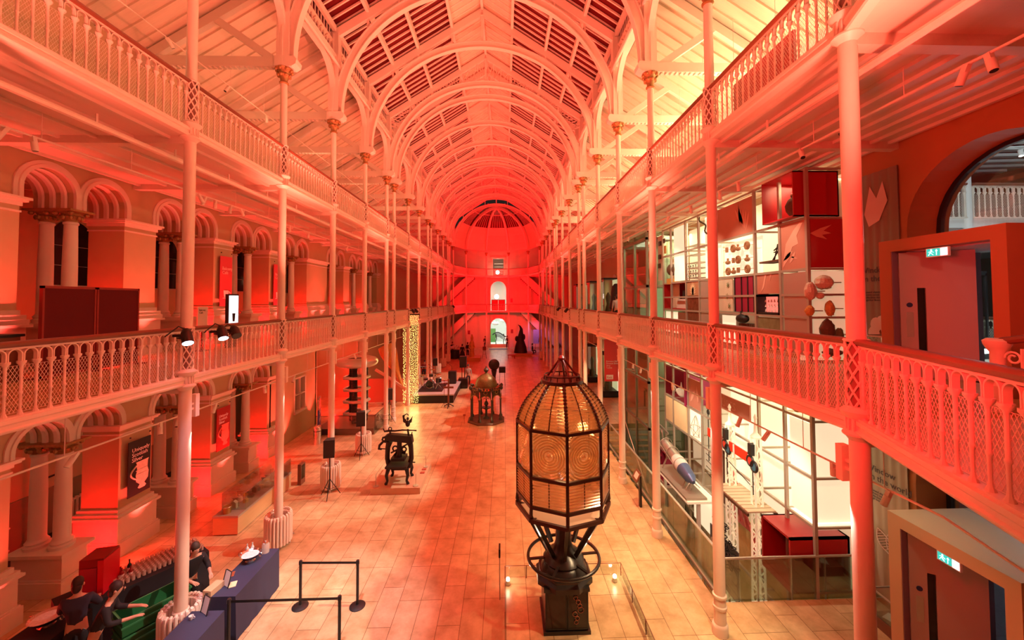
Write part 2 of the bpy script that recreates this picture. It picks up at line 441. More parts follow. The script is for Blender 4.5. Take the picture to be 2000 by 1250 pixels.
def make_column(label, kit=None):
    t=thing('cast_iron_column',label,'column',group='slender iron columns')
    if kit is None:
        kit={}
        mb=MB(); mb.lathe((0,0,0),[(.155,0),(.155,.16),(.145,.2),(.12,.22),(.115,.5),(.135,.52),(.135,.56),(.115,.58),(.112,.72),(.135,.74),(.135,.78),(.112,.80),(.105,ZM0-.05)],18)
        kit['shaft_low']=mb.mesh('shaft',M['iron'])
        mb=MB(); mb.lathe((0,0,0),[(.10,ZMR-.02),(.10,ZU0-.04)],16); kit['shaft_mid']=mb.mesh('shaft',M['iron'])
        mb=MB(); mb.lathe((0,0,0),[(.095,ZUR-.02),(.09,ZC-.42)],16); kit['shaft_up']=mb.mesh('shaft',M['iron'])
        for n,z0,zr in (('m',ZM0,ZMR),('u',ZU0,ZUR)):
            mb=MB(); collar(mb,z0); kit['collar_'+n]=mb.mesh('collar',M['iron'])
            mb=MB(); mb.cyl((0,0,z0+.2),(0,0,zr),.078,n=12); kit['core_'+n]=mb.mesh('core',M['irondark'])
            mb=MB(); lattice(mb,.118,z0+.30,zr-.03); mb.torus((0,0,zr-.02),.118,.02,18,6); mb.torus((0,0,z0+.31),.118,.02,18,6); kit['lat_'+n]=mb.mesh('lattice_sleeve',M['iron'])
        mb=MB(); mb.lathe((0,0,ZC),[(.09,-.46),(.125,-.44),(.125,-.41),(.095,-.39),(.10,-.30),(.17,-.20),(.13,-.17),(.15,-.10),(.235,-.03),(.16,-.01),(.2,0)],18)
        for i in range(8):
            a=2*pi*i/8
            for zz,rr in ((-.21,.15),(-.06,.205)): mb.sph((rr*cos(a),rr*sin(a),ZC+zz),(.05,.05,.05),7,5)
        kit['capital']=mb.mesh('capital',M['cap'])
    for n in ('shaft_low','shaft_mid','shaft_up','collar_m','core_m','lat_m','collar_u','core_u','lat_u','capital'):
        link({'shaft_low':'shaft','shaft_mid':'shaft','shaft_up':'shaft','collar_m':'collar','core_m':'core','lat_m':'lattice_sleeve','collar_u':'collar','core_u':'core','lat_u':'lattice_sleeve','capital':'capital'}[n],kit[n],t)
    return t,kit
def build_columns():
    t0,kit=make_column('x'); first=True
    for side,x,ks in (('arcade',WL,range(0,16)),('display',WR,range(0,16))):
        for n,k in enumerate(ks,1):
            if side=='arcade': lab='slender pale iron column, %s of the arcade-side row counted from the drinks bar end'%ORD[n]
            else: lab='slender iron column, %s of the display-wall row counted from the double doorway'%ORD[n]
            if first: o=t0; o['label']=lab; first=False
            else: o=copy_tree(t0); o['label']=lab
            o.location=(x,yk(k),0)
    for n,(x,y) in enumerate(APSE):
        o=copy_tree(t0); o.location=(x,y,0)
        o['label']='slim red-lit iron column at the rounded end, %s from the arcade side'%ORD[n+1]
    # up-and-down lighters fixed to the columns below the lower gallery
    t=thing('column_light','x','wall light',group='box lighters on the columns')
    mb=MB(); mb.box(-.055,.055,.20,.30,4.45,4.90); mb.obj('body',M['iron'],t,smooth=0)
    mb=MB(); mb.box(-.02,.02,.08,.21,4.60,4.64); mb.box(-.02,.02,.08,.21,4.70,4.74); mb.obj('bracket',M['iron'],t,smooth=0)
    first=True
    for side,x in (('arcade',WL),('display',WR)):
        for k in range(0,13):
            lab='narrow light box clamped to the %s iron column of the %s row'%(ORD[k+1],'arcade-side' if side=='arcade' else 'display-wall')
            if first: o=t; o['label']=lab; first=False
            else: o=dup(t,(0,0,0),lab)
            o.location=(x,yk(k),0)
            if k<11:
                sx=1 if side=='arcade' else -1
                spot((x+sx*.17,yk(k)+.16,4.40),(x+sx*.03,yk(k)-.02,2.6),LP['collight'],(1,.84,.72),52,.6,.03)
# ------------------------------------------------------------------ balustrades
NB={}
NEARA=-radians(20.5)
def baluster_mesh(pitch):
    """one baluster with its little round arch; z measured from the gallery floor beam top (0) to the rail underside"""
    mb=MB(); H=.90; zs=.70
    mb.lathe((0,0,0),[(.034,0),(.034,.02),(.018,.06),(.014,.10),(.016,.28),(.022,.29),(.024,.31),(.017,.32),(.016,.61),(.019,.63),(.019,.65),(.046,.69),(.046,.715)],8)
    r=pitch/2-.011; n=8; zc=H-r-.028
    for s in (-1,1):
        pts=[(0,s*.011,zs)]+[(0,s*(pitch/2-r*cos(pi/2*i/n)),zc+r*sin(pi/2*i/n)) for i in range(n+1)]
        sec=[]
        for i,p in enumerate(pts):
            q=pts[min(i+1,len(pts)-1)]; o=pts[max(i-1,0)]
            d=Vector((0,q[1]-o[1],q[2]-o[2])).normalized(); nn=Vector((0,d.z,-d.y))
            sec.append([tuple(Vector(p)+nn*a+Vector((b,0,0))) for a,b in ((-.007,-.026),(.007,-.026),(.007,.026),(-.007,.026))])
        mb.sweep(sec)
    return mb
def wire_mesh(L, z0, z1, p=.044, w=.0018):
    mb=MB(); h=z1-z0; run=h*.58
    def line(a,b):
        mb.bar((0,a[0],a[1]),(0,b[0],b[1]),w*2,w*2,up=(1,0,0))
    n=int((L+run)/p)
    for i in range(-int(run/p)-1,int(L/p)+1):
        for s in (1,-1):
            y0=i*p; y1=y0+run
            za,zb=z0,z1; ya,yb=y0,y1
            if ya<0: t=(0-ya)/(yb-ya); za=z0+h*t; ya=0
            if yb>L: t=(L-y0)/(y1-y0); zb=z0+h*t; yb=L
            if yb-ya<.01: continue
            if s==1: line((ya,za),(yb,zb))
            else: line((L-ya,za),(L-yb,zb))
    line((0,z1),(L,z1)); line((0,z0),(L,z0))
    return mb
def balkit(L):
    if L in NB: return NB[L]
    n=max(3,round(L/.184)); a=.13; pitch=(L-2*a)/n; k={}
    bm=baluster_mesh(pitch)
    k['pitch']=pitch; k['n']=n; k['a']=a
    k['bal']=bm.mesh('baluster',M['iron'])
    allb=MB()
    for i in range(n+1):
        y=a+pitch*i; allb.add([(x,yy+y,z) for x,yy,z in bm.v],bm.f)
    k['all']=allb.mesh('baluster',M['iron'])
    w=wire_mesh(L-2*a,.05,.655); w.v=[(x-.012,y+a,z) for x,y,z in w.v]; k['wire']=w.mesh('wire_mesh',M['iron'],smooth=0)
    mb=MB(); sec=[]
    for y in (.1,L-.1):
        sec.append([(x,y,z) for x,z in ((-.045,.90),(.045,.90),(.075,.925),(.08,.95),(.05,.975),(-.05,.975),(-.08,.95),(-.075,.925))])
    mb.sweep(sec); k['rail']=mb.mesh('handrail',M['wood'])
    mb=MB(); mb.box(-.03,.03,.1,L-.1,.872,.90); mb.box(-.025,.025,.1,.125,0,.9); mb.box(-.025,.025,L-.125,L-.1,0,.9); mb.box(-.05,.05,.1,L-.1,-.02,.015); k['frame']=mb.mesh('frame',M['iron'],smooth=0)
    NB[L]=k; return k
def balustrade(loc, rz, L, label, fine, group='iron balustrade bays'):
    k=balkit(round(L,3)); t=thing('balustrade',label,'balustrade',loc,rz,group)
    link('handrail',k['rail'],t); link('frame',k['frame'],t); link('wire_mesh',k['wire'],t)
    if fine:
        for i in range(k['n']+1): link('baluster',k['bal'],t,(0,k['a']+k['pitch']*i,0))
    else: tag(link('baluster',k['all'],t),kind='stuff')
    return t
APSE=[(AX+R0*cos(radians(a)),YEND+1.4+R0*sin(radians(a))) for a in (142,107,73,38)]
def build_balustrades():
    for lv,z in (('lower',ZM1+.025),('upper',ZU1+.025)):
        for side,x in (('arcade',WL),('display-wall',WR)):
            sg=-1 if side=='arcade' else 1
            balustrade((x,yk(0),z),pi+sg*NEARA,3.3,'%s gallery railing on the %s side, angled panel nearest the camera'%(lv,side),lv=='lower')
            for k in range(0,15):
                y=yk(k); L=yk(k+1)-y
                lab='%s gallery railing on the %s side, %s straight bay from the camera'%(lv,side,ORD[k+1])
                balustrade((x,y,z),0,L,lab,fine=(k<=4))
        pts=[(WL,YEND)]+APSE+[(WR,YEND)]
        for i in range(5):
            a,b=pts[i],pts[i+1]; L=sqrt((b[0]-a[0])**2+(b[1]-a[1])**2)
            balustrade((a[0],a[1],z),atan2(b[1]-a[1],b[0]-a[0])-pi/2,L,'%s gallery railing across the rounded far end, %s panel from the arcade side'%(lv,ORD[i+1]),False)
# ------------------------------------------------------------------ roof
RS=tan(radians(33)); RZ=6.72           # ridge height above the springing, rafter slope
def rafz(x): return ZC+RZ-abs(x-AX)*RS
def build_roof():
    kit={}
    def local(fn): # meshes around x=AX,y=0
        return fn
    R=R0-.02
    # arch band
    mb=MB(); sec=[]
    n=48
    for i in range(n+1):
        a=pi*i/n; c,s=cos(a),sin(a)
        sec.append([(AX+(R+q)*c,d,ZC+.30+(R-.30+q)*s) for q,d in ((-.30,-.11),(-.27,-.11),(-.27,-.035),(-.03,-.035),(-.03,-.11),(0,-.11),(0,.11),(-.03,.11),(-.03,.035),(-.27,.035),(-.27,.11),(-.30,.11))])
    mb.sweep(sec); kit['arch']=mb.mesh('arch_rib',M['truss'],smooth=.5)
    # rafters
    for s,nm in ((-1,'l'),(1,'r')):
        mb=MB(); x1=AX+s*5.6
        mb.bar((AX,0,rafz(AX)),(x1,0,rafz(x1)),.16,.30)
        kit['raf'+nm]=mb.mesh('rafter',M['truss'],smooth=0)
        # post above the capital, with corbel
        x=AX+s*R0; mb=MB()
        mb.sweep([[(x-s*.20,-.14,z),(x-s*.20,.14,z),(x+s*.16,.14,z),(x+s*.16,-.14,z)] for z in (ZC,rafz(x)+.05)])
        for yy in (-.15,.15): mb.box(x-.03,x+.03,yy-.012,yy+.012,ZC,rafz(x))
        kit['post'+nm]=mb.mesh('post',M['truss'],smooth=0)
        mb=MB(); mb.sweep([[(x+s*.2,-.16,ZC),(x-s*.28,-.16,ZC),(x-s*.40,-.16,ZC+.08),(x-s*.42,-.16,ZC+.2),(x-s*.36,-.16,ZC+.3),(x+s*.2,-.16,ZC+.3)],[(x+s*.2,.16,ZC),(x-s*.28,.16,ZC),(x-s*.40,.16,ZC+.08),(x-s*.42,.16,ZC+.2),(x-s*.36,.16,ZC+.3),(x+s*.2,.16,ZC+.3)]])
        kit['cor'+nm]=mb.mesh('corbel',M['truss'],smooth=0)
        # aisle half-truss: tie, rafter, strut
        w=4.05 if s<0 else 4.0
        mb=MB(); mb.box(min(x,x+s*w),max(x,x+s*w),-.10,.10,ZC+.02,ZC+.30)
        for i in range(26):
            xx=x+s*(.2+i*.145); mb.sph((xx,0,ZC+.02),(.05,.09,.035),6,4)
        kit['tie'+nm]=mb.mesh('tie_beam',M['truss'],smooth=.6)
        mb=MB(); mb.bar((x+s*w,0,ZC+.15),(x,0,ZC+.15+w*.64),.16,.26); kit['ara'+nm]=mb.mesh('aisle_rafter',M['truss'],smooth=0)
        mb=MB(); mb.bar((x+s*.15,0,ZC+.15),(x+s*2.0,0,ZC+.15+(w-2.0)*.64),.13,.2); kit['str'+nm]=mb.mesh('strut',M['truss'],smooth=0)
    mb=MB(); mb.box(AX-.05,AX+.05,-.05,.05,ZC+R0-.02,ZC+RZ); 
    for xx in (1.39,2.94,4.1):
        for s in (-1,1):
            x=AX+s*xx; za=ZC+.3+sqrt(max(0,R**2-xx**2))*(R-.3)/R
            if rafz(x)-za>.15: mb.box(x-.035,x+.035,-.04,.04,za-.02,rafz(x)-.1)
    kit['king']=mb.mesh('hanger',M['truss'],smooth=0)
    # lattice web of the paired trusses
    mb=MB(); prev=None
    N=30
    for i in range(N+1):
        a=radians(28)+radians(124)*i/N
        pi_=Vector((AX+(R-.02)*cos(a),0,ZC+.30+(R-.32)*sin(a)))
        d=min(.62 if True else 0, .62)
        # outer point on the rafter line along the radius
        c,s=cos(a),sin(a); den=s+abs(c)*RS; t=(RZ-.1)/den if den>0 else R
        po=Vector((AX+t*c,0,ZC+t*s))
        if (po-pi_).length<.1: po=pi_+Vector((c,0,s))*.1
        mb.bar(pi_,po,.04,.04,up=(0,1,0))
        if prev is not None:
            mb.bar(prev[0],po,.03,.03,up=(0,1,0)); mb.bar(prev[1],pi_,.03,.03,up=(0,1,0))
        prev=(pi_,po)
    kit['web']=mb.mesh('lattice_web',M['truss'],smooth=0)
    for k in range(0,16):
        pair=k in (5,9,13)
        t=thing('roof_truss','wide semicircular iron roof arch with side beams, %s from the camera end%s'%(ORD[k+1],', lattice-webbed' if pair else ''),'roof truss',(0,yk(k),0),0,'arched roof trusses')
        for q,nm in (('arch','arch_rib'),('rafl','rafter'),('rafr','rafter'),('postl','post'),('postr','post'),('corl','corbel'),('corr','corbel'),('tiel','tie_beam'),('tier','tie_beam'),('aral','aisle_rafter'),('arar','aisle_rafter'),('strl','strut'),('strr','strut'),('king','hanger')):
            link(nm,kit[q],t)
        if pair: link('lattice_web',kit['web'],t)
    # roof skins
    y0,y1=-3,YEND+.3
    RO=.30
    mb=MB()
    for s in (-1,1):
        xa,xb=AX,AX+s*1.42
        mb.sweep([[(xa,y,rafz(xa)+RO),(xb,y,rafz(xb)+RO),(xb,y,rafz(xb)+RO+.05),(xa,y,rafz(xa)+RO+.05)] for y in (y0,y1)])
        xb=AX+s*1.42
    o=struct(mb.obj('ceiling',M['board'],smooth=0))
    mb=MB()
    yy=y0
    while yy<y1:
        for s in (-1,1):
            mb.bar((AX,yy,rafz(AX)+RO-.02),(AX+s*1.42,yy,rafz(AX+s*1.42)+RO-.02),.05,.05)
        yy+=.37
    for xx in (0,1.39,2.94,4.1,5.3):
        for s in ((1,) if xx==0 else (-1,1)):
            x=AX+s*xx; mb.box(x-.06,x+.06,y0,y1,rafz(x)+.06,rafz(x)+RO+.0)
    mb.obj('purlin',M['truss'],o,smooth=0)
    # glazed slopes, one window per bay and side
    gk={}; n=1
    def glaz(L,s):
        if (L,s) in gk: return gk[(L,s)]
        xa,xb=AX+s*1.42,AX+s*5.35
        mb=MB(); mb.quad((xa,0,rafz(xa)+RO+.10),(xb,0,rafz(xb)+RO+.10),(xb,L,rafz(xb)+RO+.10),(xa,L,rafz(xa)+RO+.10)); g=mb.mesh('pane',M['glassdk'],smooth=0)
        mb=MB(); m=max(2,round(L/.37))
        for i in range(m+1):
            y=L*i/m; mb.bar((xa,y,rafz(xa)+RO+.03),(xb,y,rafz(xb)+RO+.03),.055,.07)
        gk[(L,s)]=(g,mb.mesh('glazing_bar',M['truss'],smooth=0)); return gk[(L,s)]
    for k in range(0,15):
        L=round(yk(k+1)-yk(k),3)
        for s in (-1,1):
            g,b=glaz(L,s); o=struct(link('window_%d'%(30+n),g,None,(0,yk(k),0))); link('glazing_bar',b,o); n+=1
    # clerestory, gutter beams, aisle roofs
    for s,w in ((-1,4.05),(1,4.0)):
        x=AX+s*R0; mb=MB(); zt=rafz(x)
        mb.box(x+s*.14-.02,x+s*.14+.02,y0,y1,zt-1.1,zt+.3)
        o=struct(mb.obj('wall_clerestory',M['glassdk'],smooth=0))
        mb=MB(); y=y0
        while y<y1: mb.box(x+s*.05-.02,x+s*.05+.02,y-.015,y+.015,zt-.8,zt+.25); y+=.22
        mb.box(x-.08,x+.08,y0,y1,zt-1.12,zt-.80); mb.box(x-.12,x+.12,y0,y1,zt-.85,zt-.80); mb.box(x-.12,x+.12,y0,y1,zt-1.14,zt-1.08); mb.box(x-.06,x+.06,y0,y1,zt+.20,zt+.30)
        mb.cyl((x-s*.2,y0,zt-1.2),(x-s*.2,y1,zt-1.2),.05,n=8)
        mb.obj('gutter_beam',M['truss'],o,smooth=.6)
        # curved longitudinal brackets
        mb=MB()
        for k in range(0,16):
            for d in (-1,1):
                if d==1 and (k in (5,9,13)) or d==-1 and (k in (6,10,14)): continue
                sec=[]; rr=1.15
                for i in range(11):
                    a=pi/2*i/10; yy=yk(k)+d*(.14+rr-rr*cos(a)); zz=zt-1.12-rr+rr*sin(a)
                    sec.append([(x-.09,yy-d*.05*cos(a)*0,zz),(x+.09,yy,zz),(x+.09,yy-d*.14*cos(a),zz+.14*sin(a)),(x-.09,yy-d*.14*cos(a),zz+.14*sin(a))])
                mb.sweep(sec)
        mb.obj('bracket',M['truss'],o,smooth=.6)
        mb=MB(); zl=lambda xx: ZC+.38+(w-abs(xx-x))*.64
        xo=x+s*(w+.3); 
        mb.sweep([[(x,y,zl(x)),(xo,y,zl(xo)),(xo,y,zl(xo)+.06),(x,y,zl(x)+.06)] for y in (y0,60)])
        o=struct(mb.obj('ceiling',M['board'],smooth=0))
        mb=MB(); y=y0
        while y<60:
            mb.bar((x,y,zl(x)-.03),(xo,y,zl(xo)-.03),.09,.07); y+=.44
        mb.obj('batten',M['board'],o,smooth=0)
    # half dome over the rounded end
    cx,cy=AX,YEND+1.4; ang=[180]+[142,107,73,38]+[0]
    mb=MB(); P=[]
    HT=ZC+R0
    for j in range(9):
        q=pi/2*j/8; P.append([(cx+(R0+.35)*cos(q)*cos(radians(a)),cy+(R0+.35)*cos(q)*sin(radians(a)),ZC+.3+(R0+.1)*sin(q)) for a in ang])
    for j in range(8):
        for i in range(5): mb.quad(P[j][i],P[j][i+1],P[j+1][i+1],P[j+1][i])
    D=mb
    lo=MB(); hi=MB()
    for j in range(8):
        t=lo if j<3 else hi
        for i in range(5): t.quad(P[j][i],P[j][i+1],P[j+1][i+1],P[j+1][i])
    # dark glazing band
    gl=MB()
    for i in range(5): [gl.quad(P[j][i],P[j][i+1],P[j+1][i+1],P[j+1][i]) for j in range(3,7)]
    struct(lo.obj('ceiling',M['board'],smooth=0)); 
    hi2=MB()
    for i in range(5): hi2.quad(P[7][i],P[7][i+1],P[8][i+1],P[8][i])
    o=struct(hi2.obj('ceiling',M['board'],smooth=0)); struct(gl.obj('window_70',M['glassdk'],smooth=0))
    mb=MB()
    for i in range(5):
        for q in range(1,8):
            t=q/8; a=[Vector(P[j][i]).lerp(Vector(P[j][i+1]),t) for j in range(3,9)]
            c=Vector((cx,cy,ZC))
            mb.tube([v+(c-v)*.02 for v in a],.03,4)
    for j in (3,5,7): mb.tube([Vector(p)+(Vector((cx,cy,p[2]))-Vector(p))*.02 for p in P[j]],.08,4)
    mb.obj('glazing_bar',M['truss'],o,smooth=0)
    # ribs of the half dome
    kr=MB(); sec=[]
    for i in range(17):
        a=pi/2*i/16; c,s=cos(a),sin(a)
        sec.append([((R0-.02-q)*c,d,ZC+.3+(R0-.32-q)*s) for q,d in ((0,-.12),(.30,-.12),(.30,.12),(0,.12))])
    kr.sweep(sec); km=kr.mesh('dome_rib',M['truss'],smooth=.5)
    for n,a in enumerate((142,107,73,38)):
        o=link('dome_rib',km,None,(cx,cy,0),radians(a)); tag(o,'slim curved rib of the end dome, %s counted from the arcade side'%ORD[n+1],'roof rib','ribs of the end dome')
# ------------------------------------------------------------------ far end of the hall
YE=57.6
def text(s, size, loc, rot, m, parent=None, align='LEFT', name='lettering', ls=1.0, ext=.002):
    c=bpy.data.curves.new(name,'FONT'); c.body=s; c.size=size; c.align_x=align; c.extrude=ext; c.space_line=ls; c.resolution_u=2
    o=bpy.data.objects.new('t',c); COL.objects.link(o); bpy.context.view_layer.update()
    me=bpy.data.meshes.new_from_object(o.evaluated_get(bpy.context.evaluated_depsgraph_get())); bpy.data.objects.remove(o); bpy.data.curves.remove(c)
    me.materials.clear(); me.materials.append(m); o=link(name,me,parent); o.location=loc; o.rotation_euler=rot; return o
def build_end():
    # end wall with the two arched doorways and the top doorway
    mb=MB()
    def ew(x0,x1,z0,z1): 
        if x1>x0 and z1>z0: mb.box(x0,x1,YE,YE+.5,z0,z1)
    dc=-.92; dr=1.15
    for z0,zs,zt in ((0,3.05,5.2),(5.2,8.45,10.3)):
        ew(-13.4,dc-dr,z0,zt); ew(dc+dr,XR+.3,z0,zt)
        P=arch_pts(dc,zs,dr)
        for a,b in zip(P,P[1:]):
            for y in (YE,YE+.5): mb.quad((a[0],y,a[1]),(b[0],y,b[1]),(b[0],y,zt),(a[0],y,zt))
            mb.quad((a[0],YE,a[1]),(b[0],YE,b[1]),(b[0],YE+.5,b[1]),(a[0],YE+.5,a[1]))
        for x in (dc-dr,dc+dr): mb.quad((x,YE,z0),(x,YE+.5,z0),(x,YE+.5,zs),(x,YE,zs))
    ew(-13.4,dc-.8,10.3,15); ew(dc+.8,XR+.3,10.3,15); ew(dc-.8,dc+.8,12.9,15)
    w=struct(mb.obj('wall_far',M['mould'],smooth=0))
    mb=MB()
    for zs in (3.05,8.45):
        sec=[]
        for i in range(19):
            a=pi*i/18; sec.append([(dc+(dr+q)*cos(a),YE-d,zs+(dr+q)*sin(a)) for q,d in ((-.02,0),(-.02,.06),(.2,.06),(.2,0))])
        mb.sweep(sec)
        for s in (-1,1): mb.box(min(dc+s*dr,dc+s*(dr+.2)),max(dc+s*dr,dc+s*(dr+.2)),YE-.06,YE,zs-3.0,zs)
    mb.box(dc-1.0,dc-.78,YE-.08,YE,10.3,13.1); mb.box(dc+.78,dc+1.0,YE-.08,YE,10.3,13.1); mb.box(dc-1.1,dc+1.1,YE-.12,YE,12.9,13.15)
    mb.obj('doorway_moulding',M['mould'],w)
    mb=MB(); mb.box(-13.4,XR+.3,YE-.03,YE,0,.45); struct(mb.obj('baseboard_far',M['mould'],smooth=0))
    # gallery slabs around the rounded end
    for z0,z1 in ((ZM0,ZM1),(ZU0,ZU1)):
        mb=MB(); pts=[(WL,YEND)]+APSE+[(WR,YEND)]
        poly=pts+[(XR,YEND),(XR,YE),(-13.4,YE),(-13.4,YEND)]
        for i in range(5):
            a,b=pts[i],pts[i+1]
            mb.add([(a[0],a[1],z1),(b[0],b[1],z1),(b[0],YE,z1),(a[0],YE,z1)],[(0,1,2,3)])
            mb.add([(a[0],a[1],z1-.15),(b[0],b[1],z1-.15),(b[0],YE,z1-.15),(a[0],YE,z1-.15)],[(0,1,2,3)])
        o=struct(mb.obj('gallery_floor_far',M['ceil'],smooth=0))
        mb=MB()
        for i in range(5):
            a,b=pts[i],pts[i+1]; mb.bar((a[0],a[1],(z0+z1)/2+.01),(b[0],b[1],(z0+z1)/2+.01),.18,z1-z0+.02)
        mb.obj('fascia_beam',M['iron'],o,smooth=0)
    # stair flights either side
    for n,(s,xb) in enumerate(((-1,-1),(1,1))):
        for lv,(z0,z1) in enumerate(((0,5.28),(5.28,10.24))):
            t=thing('staircase','straight %s stair with solid sloping side at the far end, %s side'%('ground-floor' if lv==0 else 'gallery-level','arcade' if s<0 else 'display-wall'),'staircase',(0,0,0),0,'end stairs')
            xo=AX+s*8.6; xi=AX+s*3.3
            mb=MB(); nst=24
            for i in range(nst):
                xa=xo+(xi-xo)*i/nst; xc=xo+(xi-xo)*(i+1)/nst; zz=z0+(z1-z0)*(i+1)/nst
                mb.box(min(xa,xc),max(xa,xc),YE-1.9,YE-.3,max(z0,zz-.5),zz)
            mb.obj('tread',M['wood'],t,smooth=0)
            mb=MB()
            for y in (YE-2.0,YE-.3):
                mb.add([(xo,y,z0),(xo,y,z0+.9),(xi,y,z1+.9),(xi,y,z1-.35),(xo+(xi-xo)*.08,y,z0)],[(0,1,2,3,4)])
                mb.add([(xo,y+.1,z0),(xo,y+.1,z0+.9),(xi,y+.1,z1+.9),(xi,y+.1,z1-.35),(xo+(xi-xo)*.08,y+.1,z0)],[(0,1,2,3,4)])
                mb.bar((xo,y+.05,z0+.9),(xi,y+.05,z1+.9),.16,.1)
            mb.obj('stair_side',M['iron'],t,smooth=0)
    # rooms beyond the doorways
    for z0,zt in ((0,5.1),(5.28,10.1),(10.3,14.8)):
        mb=MB(); mb.box(-6,4,YE+9,YE+9.2,z0,zt); mb.box(-6,-5.8,YE+.5,YE+9,z0,zt); mb.box(3.8,4,YE+.5,YE+9,z0,zt); mb.box(-6,4,YE+.5,YE+9,zt,zt+.1); mb.box(-6,4,YE+.5,YE+9,z0-.1,z0)
        struct(mb.obj('wall_room',M['white'],smooth=0))
    area((-1,YE+4,4.9),(-1,YE+4,0),420,(.85,1,.90),5,5); area((-1,YE+4,9.9),(-1,YE+4,5),260,(1,.92,.75),5,5); point((-.95,YE+2.0,12.3),60,(1,.75,.5),.2)
    # pieces in the ground-floor room: skeleton, foliage panel
    t=thing('animal_skeleton','dark mounted animal skeleton standing in the bright room beyond the ground-floor arch','skeleton',(-.7,YE+3.5,0))
    mb=MB(); pts=[Vector((-1.2+.12*i,0,1.5+.35*sin(i*.25))) for i in range(22)]; mb.tube(pts,.09,6); mb.obj('spine',M['black'],t)
    mb=MB()
    for i in range(4,14): p=pts[i]; mb.tube([p+Vector((0,s*.02,0)) for s in (1,)]+[p+Vector((0,.35,-.25)),p+Vector((.05,.3,-.7))],.03,5); mb.tube([p,p+Vector((0,-.35,-.25)),p+Vector((.05,-.3,-.7))],.03,5)
    mb.obj('ribs',M['black'],t)
    for x,y in ((-.7,.25),(-.7,-.25),(.5,.25),(.5,-.25)):
        mb=MB(); mb.tube([(x,y,1.6),(x+.12,y,.9),(x-.02,y,.45),(x+.04,y,0)],[.09,.07,.05,.06],6); mb.obj('leg',M['black'],t)
    mb=MB(); mb.sph((1.5,0,1.35),(.32,.16,.2),10,7); mb.obj('skull',M['black'],t)
    for i,(x,z,lab) in enumerate(((-1.45,3.2,'large pale hanging model fish seen through the ground-floor arch'),(-.2,3.6,'white spiky hanging model high inside the ground-floor arch'))):
        t=MB(); t.sph((0,0,0),(.55,.2,.25),10,7)
        for j in range(7): a=2*pi*j/7; t.cyl((0,0,0),(.75*cos(a),.1,.5*sin(a)),.06,.01,n=5)
        o=t.obj('hanging_model',M['white'],None,(x,YE+4+i,z)); tag(o,lab,'model')
    mb=MB(); mb.box(-3,-1.5,YE+7,YE+7.1,0,2.2); o=mb.obj('green_backdrop',mat('green_leaf_print',(.10,.25,.06),.7,var=.5,scale=9),None); tag(o,'green leafy printed screen at the back of the bright ground-floor room','screen')
    # clock-like globe and dark red screen behind the gallery doorway
    mb=MB(); mb.sph((0,0,0),.36,18,12); o=mb.obj('globe_lamp',mat('white_globe',(.9,.9,.85),.4,emit=(1,1,.95),es=2.2),None,(-1.2,YE+1.6,7.35)); tag(o,'round glowing white globe above the dark red screen in the gallery doorway','lamp')
    t=thing('folding_screen','dark red screen blocking the arched doorway on the lower gallery','screen',(dc,YE-.6,ZM1))
    mb=MB(); mb.box(-.95,-.02,-.03,.03,.05,1.55); mb.obj('panel',M['redp'],t); mb=MB(); mb.box(.02,.95,-.03,.03,.05,1.55); mb.obj('panel',M['redp'],t)
    mb=MB(); mb.box(-.98,.98,-.05,.05,1.55,1.62); mb.box(-.98,-.94,-.05,.05,0,1.55); mb.box(.94,.98,-.05,.05,0,1.55); mb.obj('frame',M['black'],t)
    mb=MB(); mb.sph((0,0,0),.28,14,10); o=mb.obj('stage_lamp',mat('hot_white_lamp',(1,1,1),.4,emit=(1,.85,.6),es=12),None,(-1.0,YE-1.3,ZU1+.55)); tag(o,'very bright round floodlight at the foot of the top-floor doorway','floodlight')
    mb=MB()
    for z in (10.9,11.4,11.9,12.4): mb.box(-1.6,-.2,YE+3,YE+3.3,z,z+.05)
    o=mb.obj('display_shelving',M['white'],None); tag(o,'pale shelves of small exhibits seen through the top-floor doorway','shelves')
    # small framed signs on the end wall
    for n,(x,z,lab) in enumerate(((1.0,6.5,'small dark framed sign beside the gallery doorway on the far wall'),(1.05,2.0,'small dark red sign beside the ground-floor arch on the far wall'),(-5.2,1.9,'small black panel low on the far wall near the arcade stairs'))):
        mb=MB(); mb.box(x-.16,x+.16,YE-.05,YE-.005,z,z+.55); o=mb.obj('wall_sign',M['maroon'],None,smooth=0); tag(o,lab,'sign')
    # floor mat at the door
    mb=MB(); mb.box(-2.2,.4,54.6,55.9,.002,.02); o=mb.obj('door_mat',mat('blue_grey_mat',(.18,.2,.3),.9),None,smooth=0); tag(o,'blue-grey entrance mat on the floor before the far arch','mat')
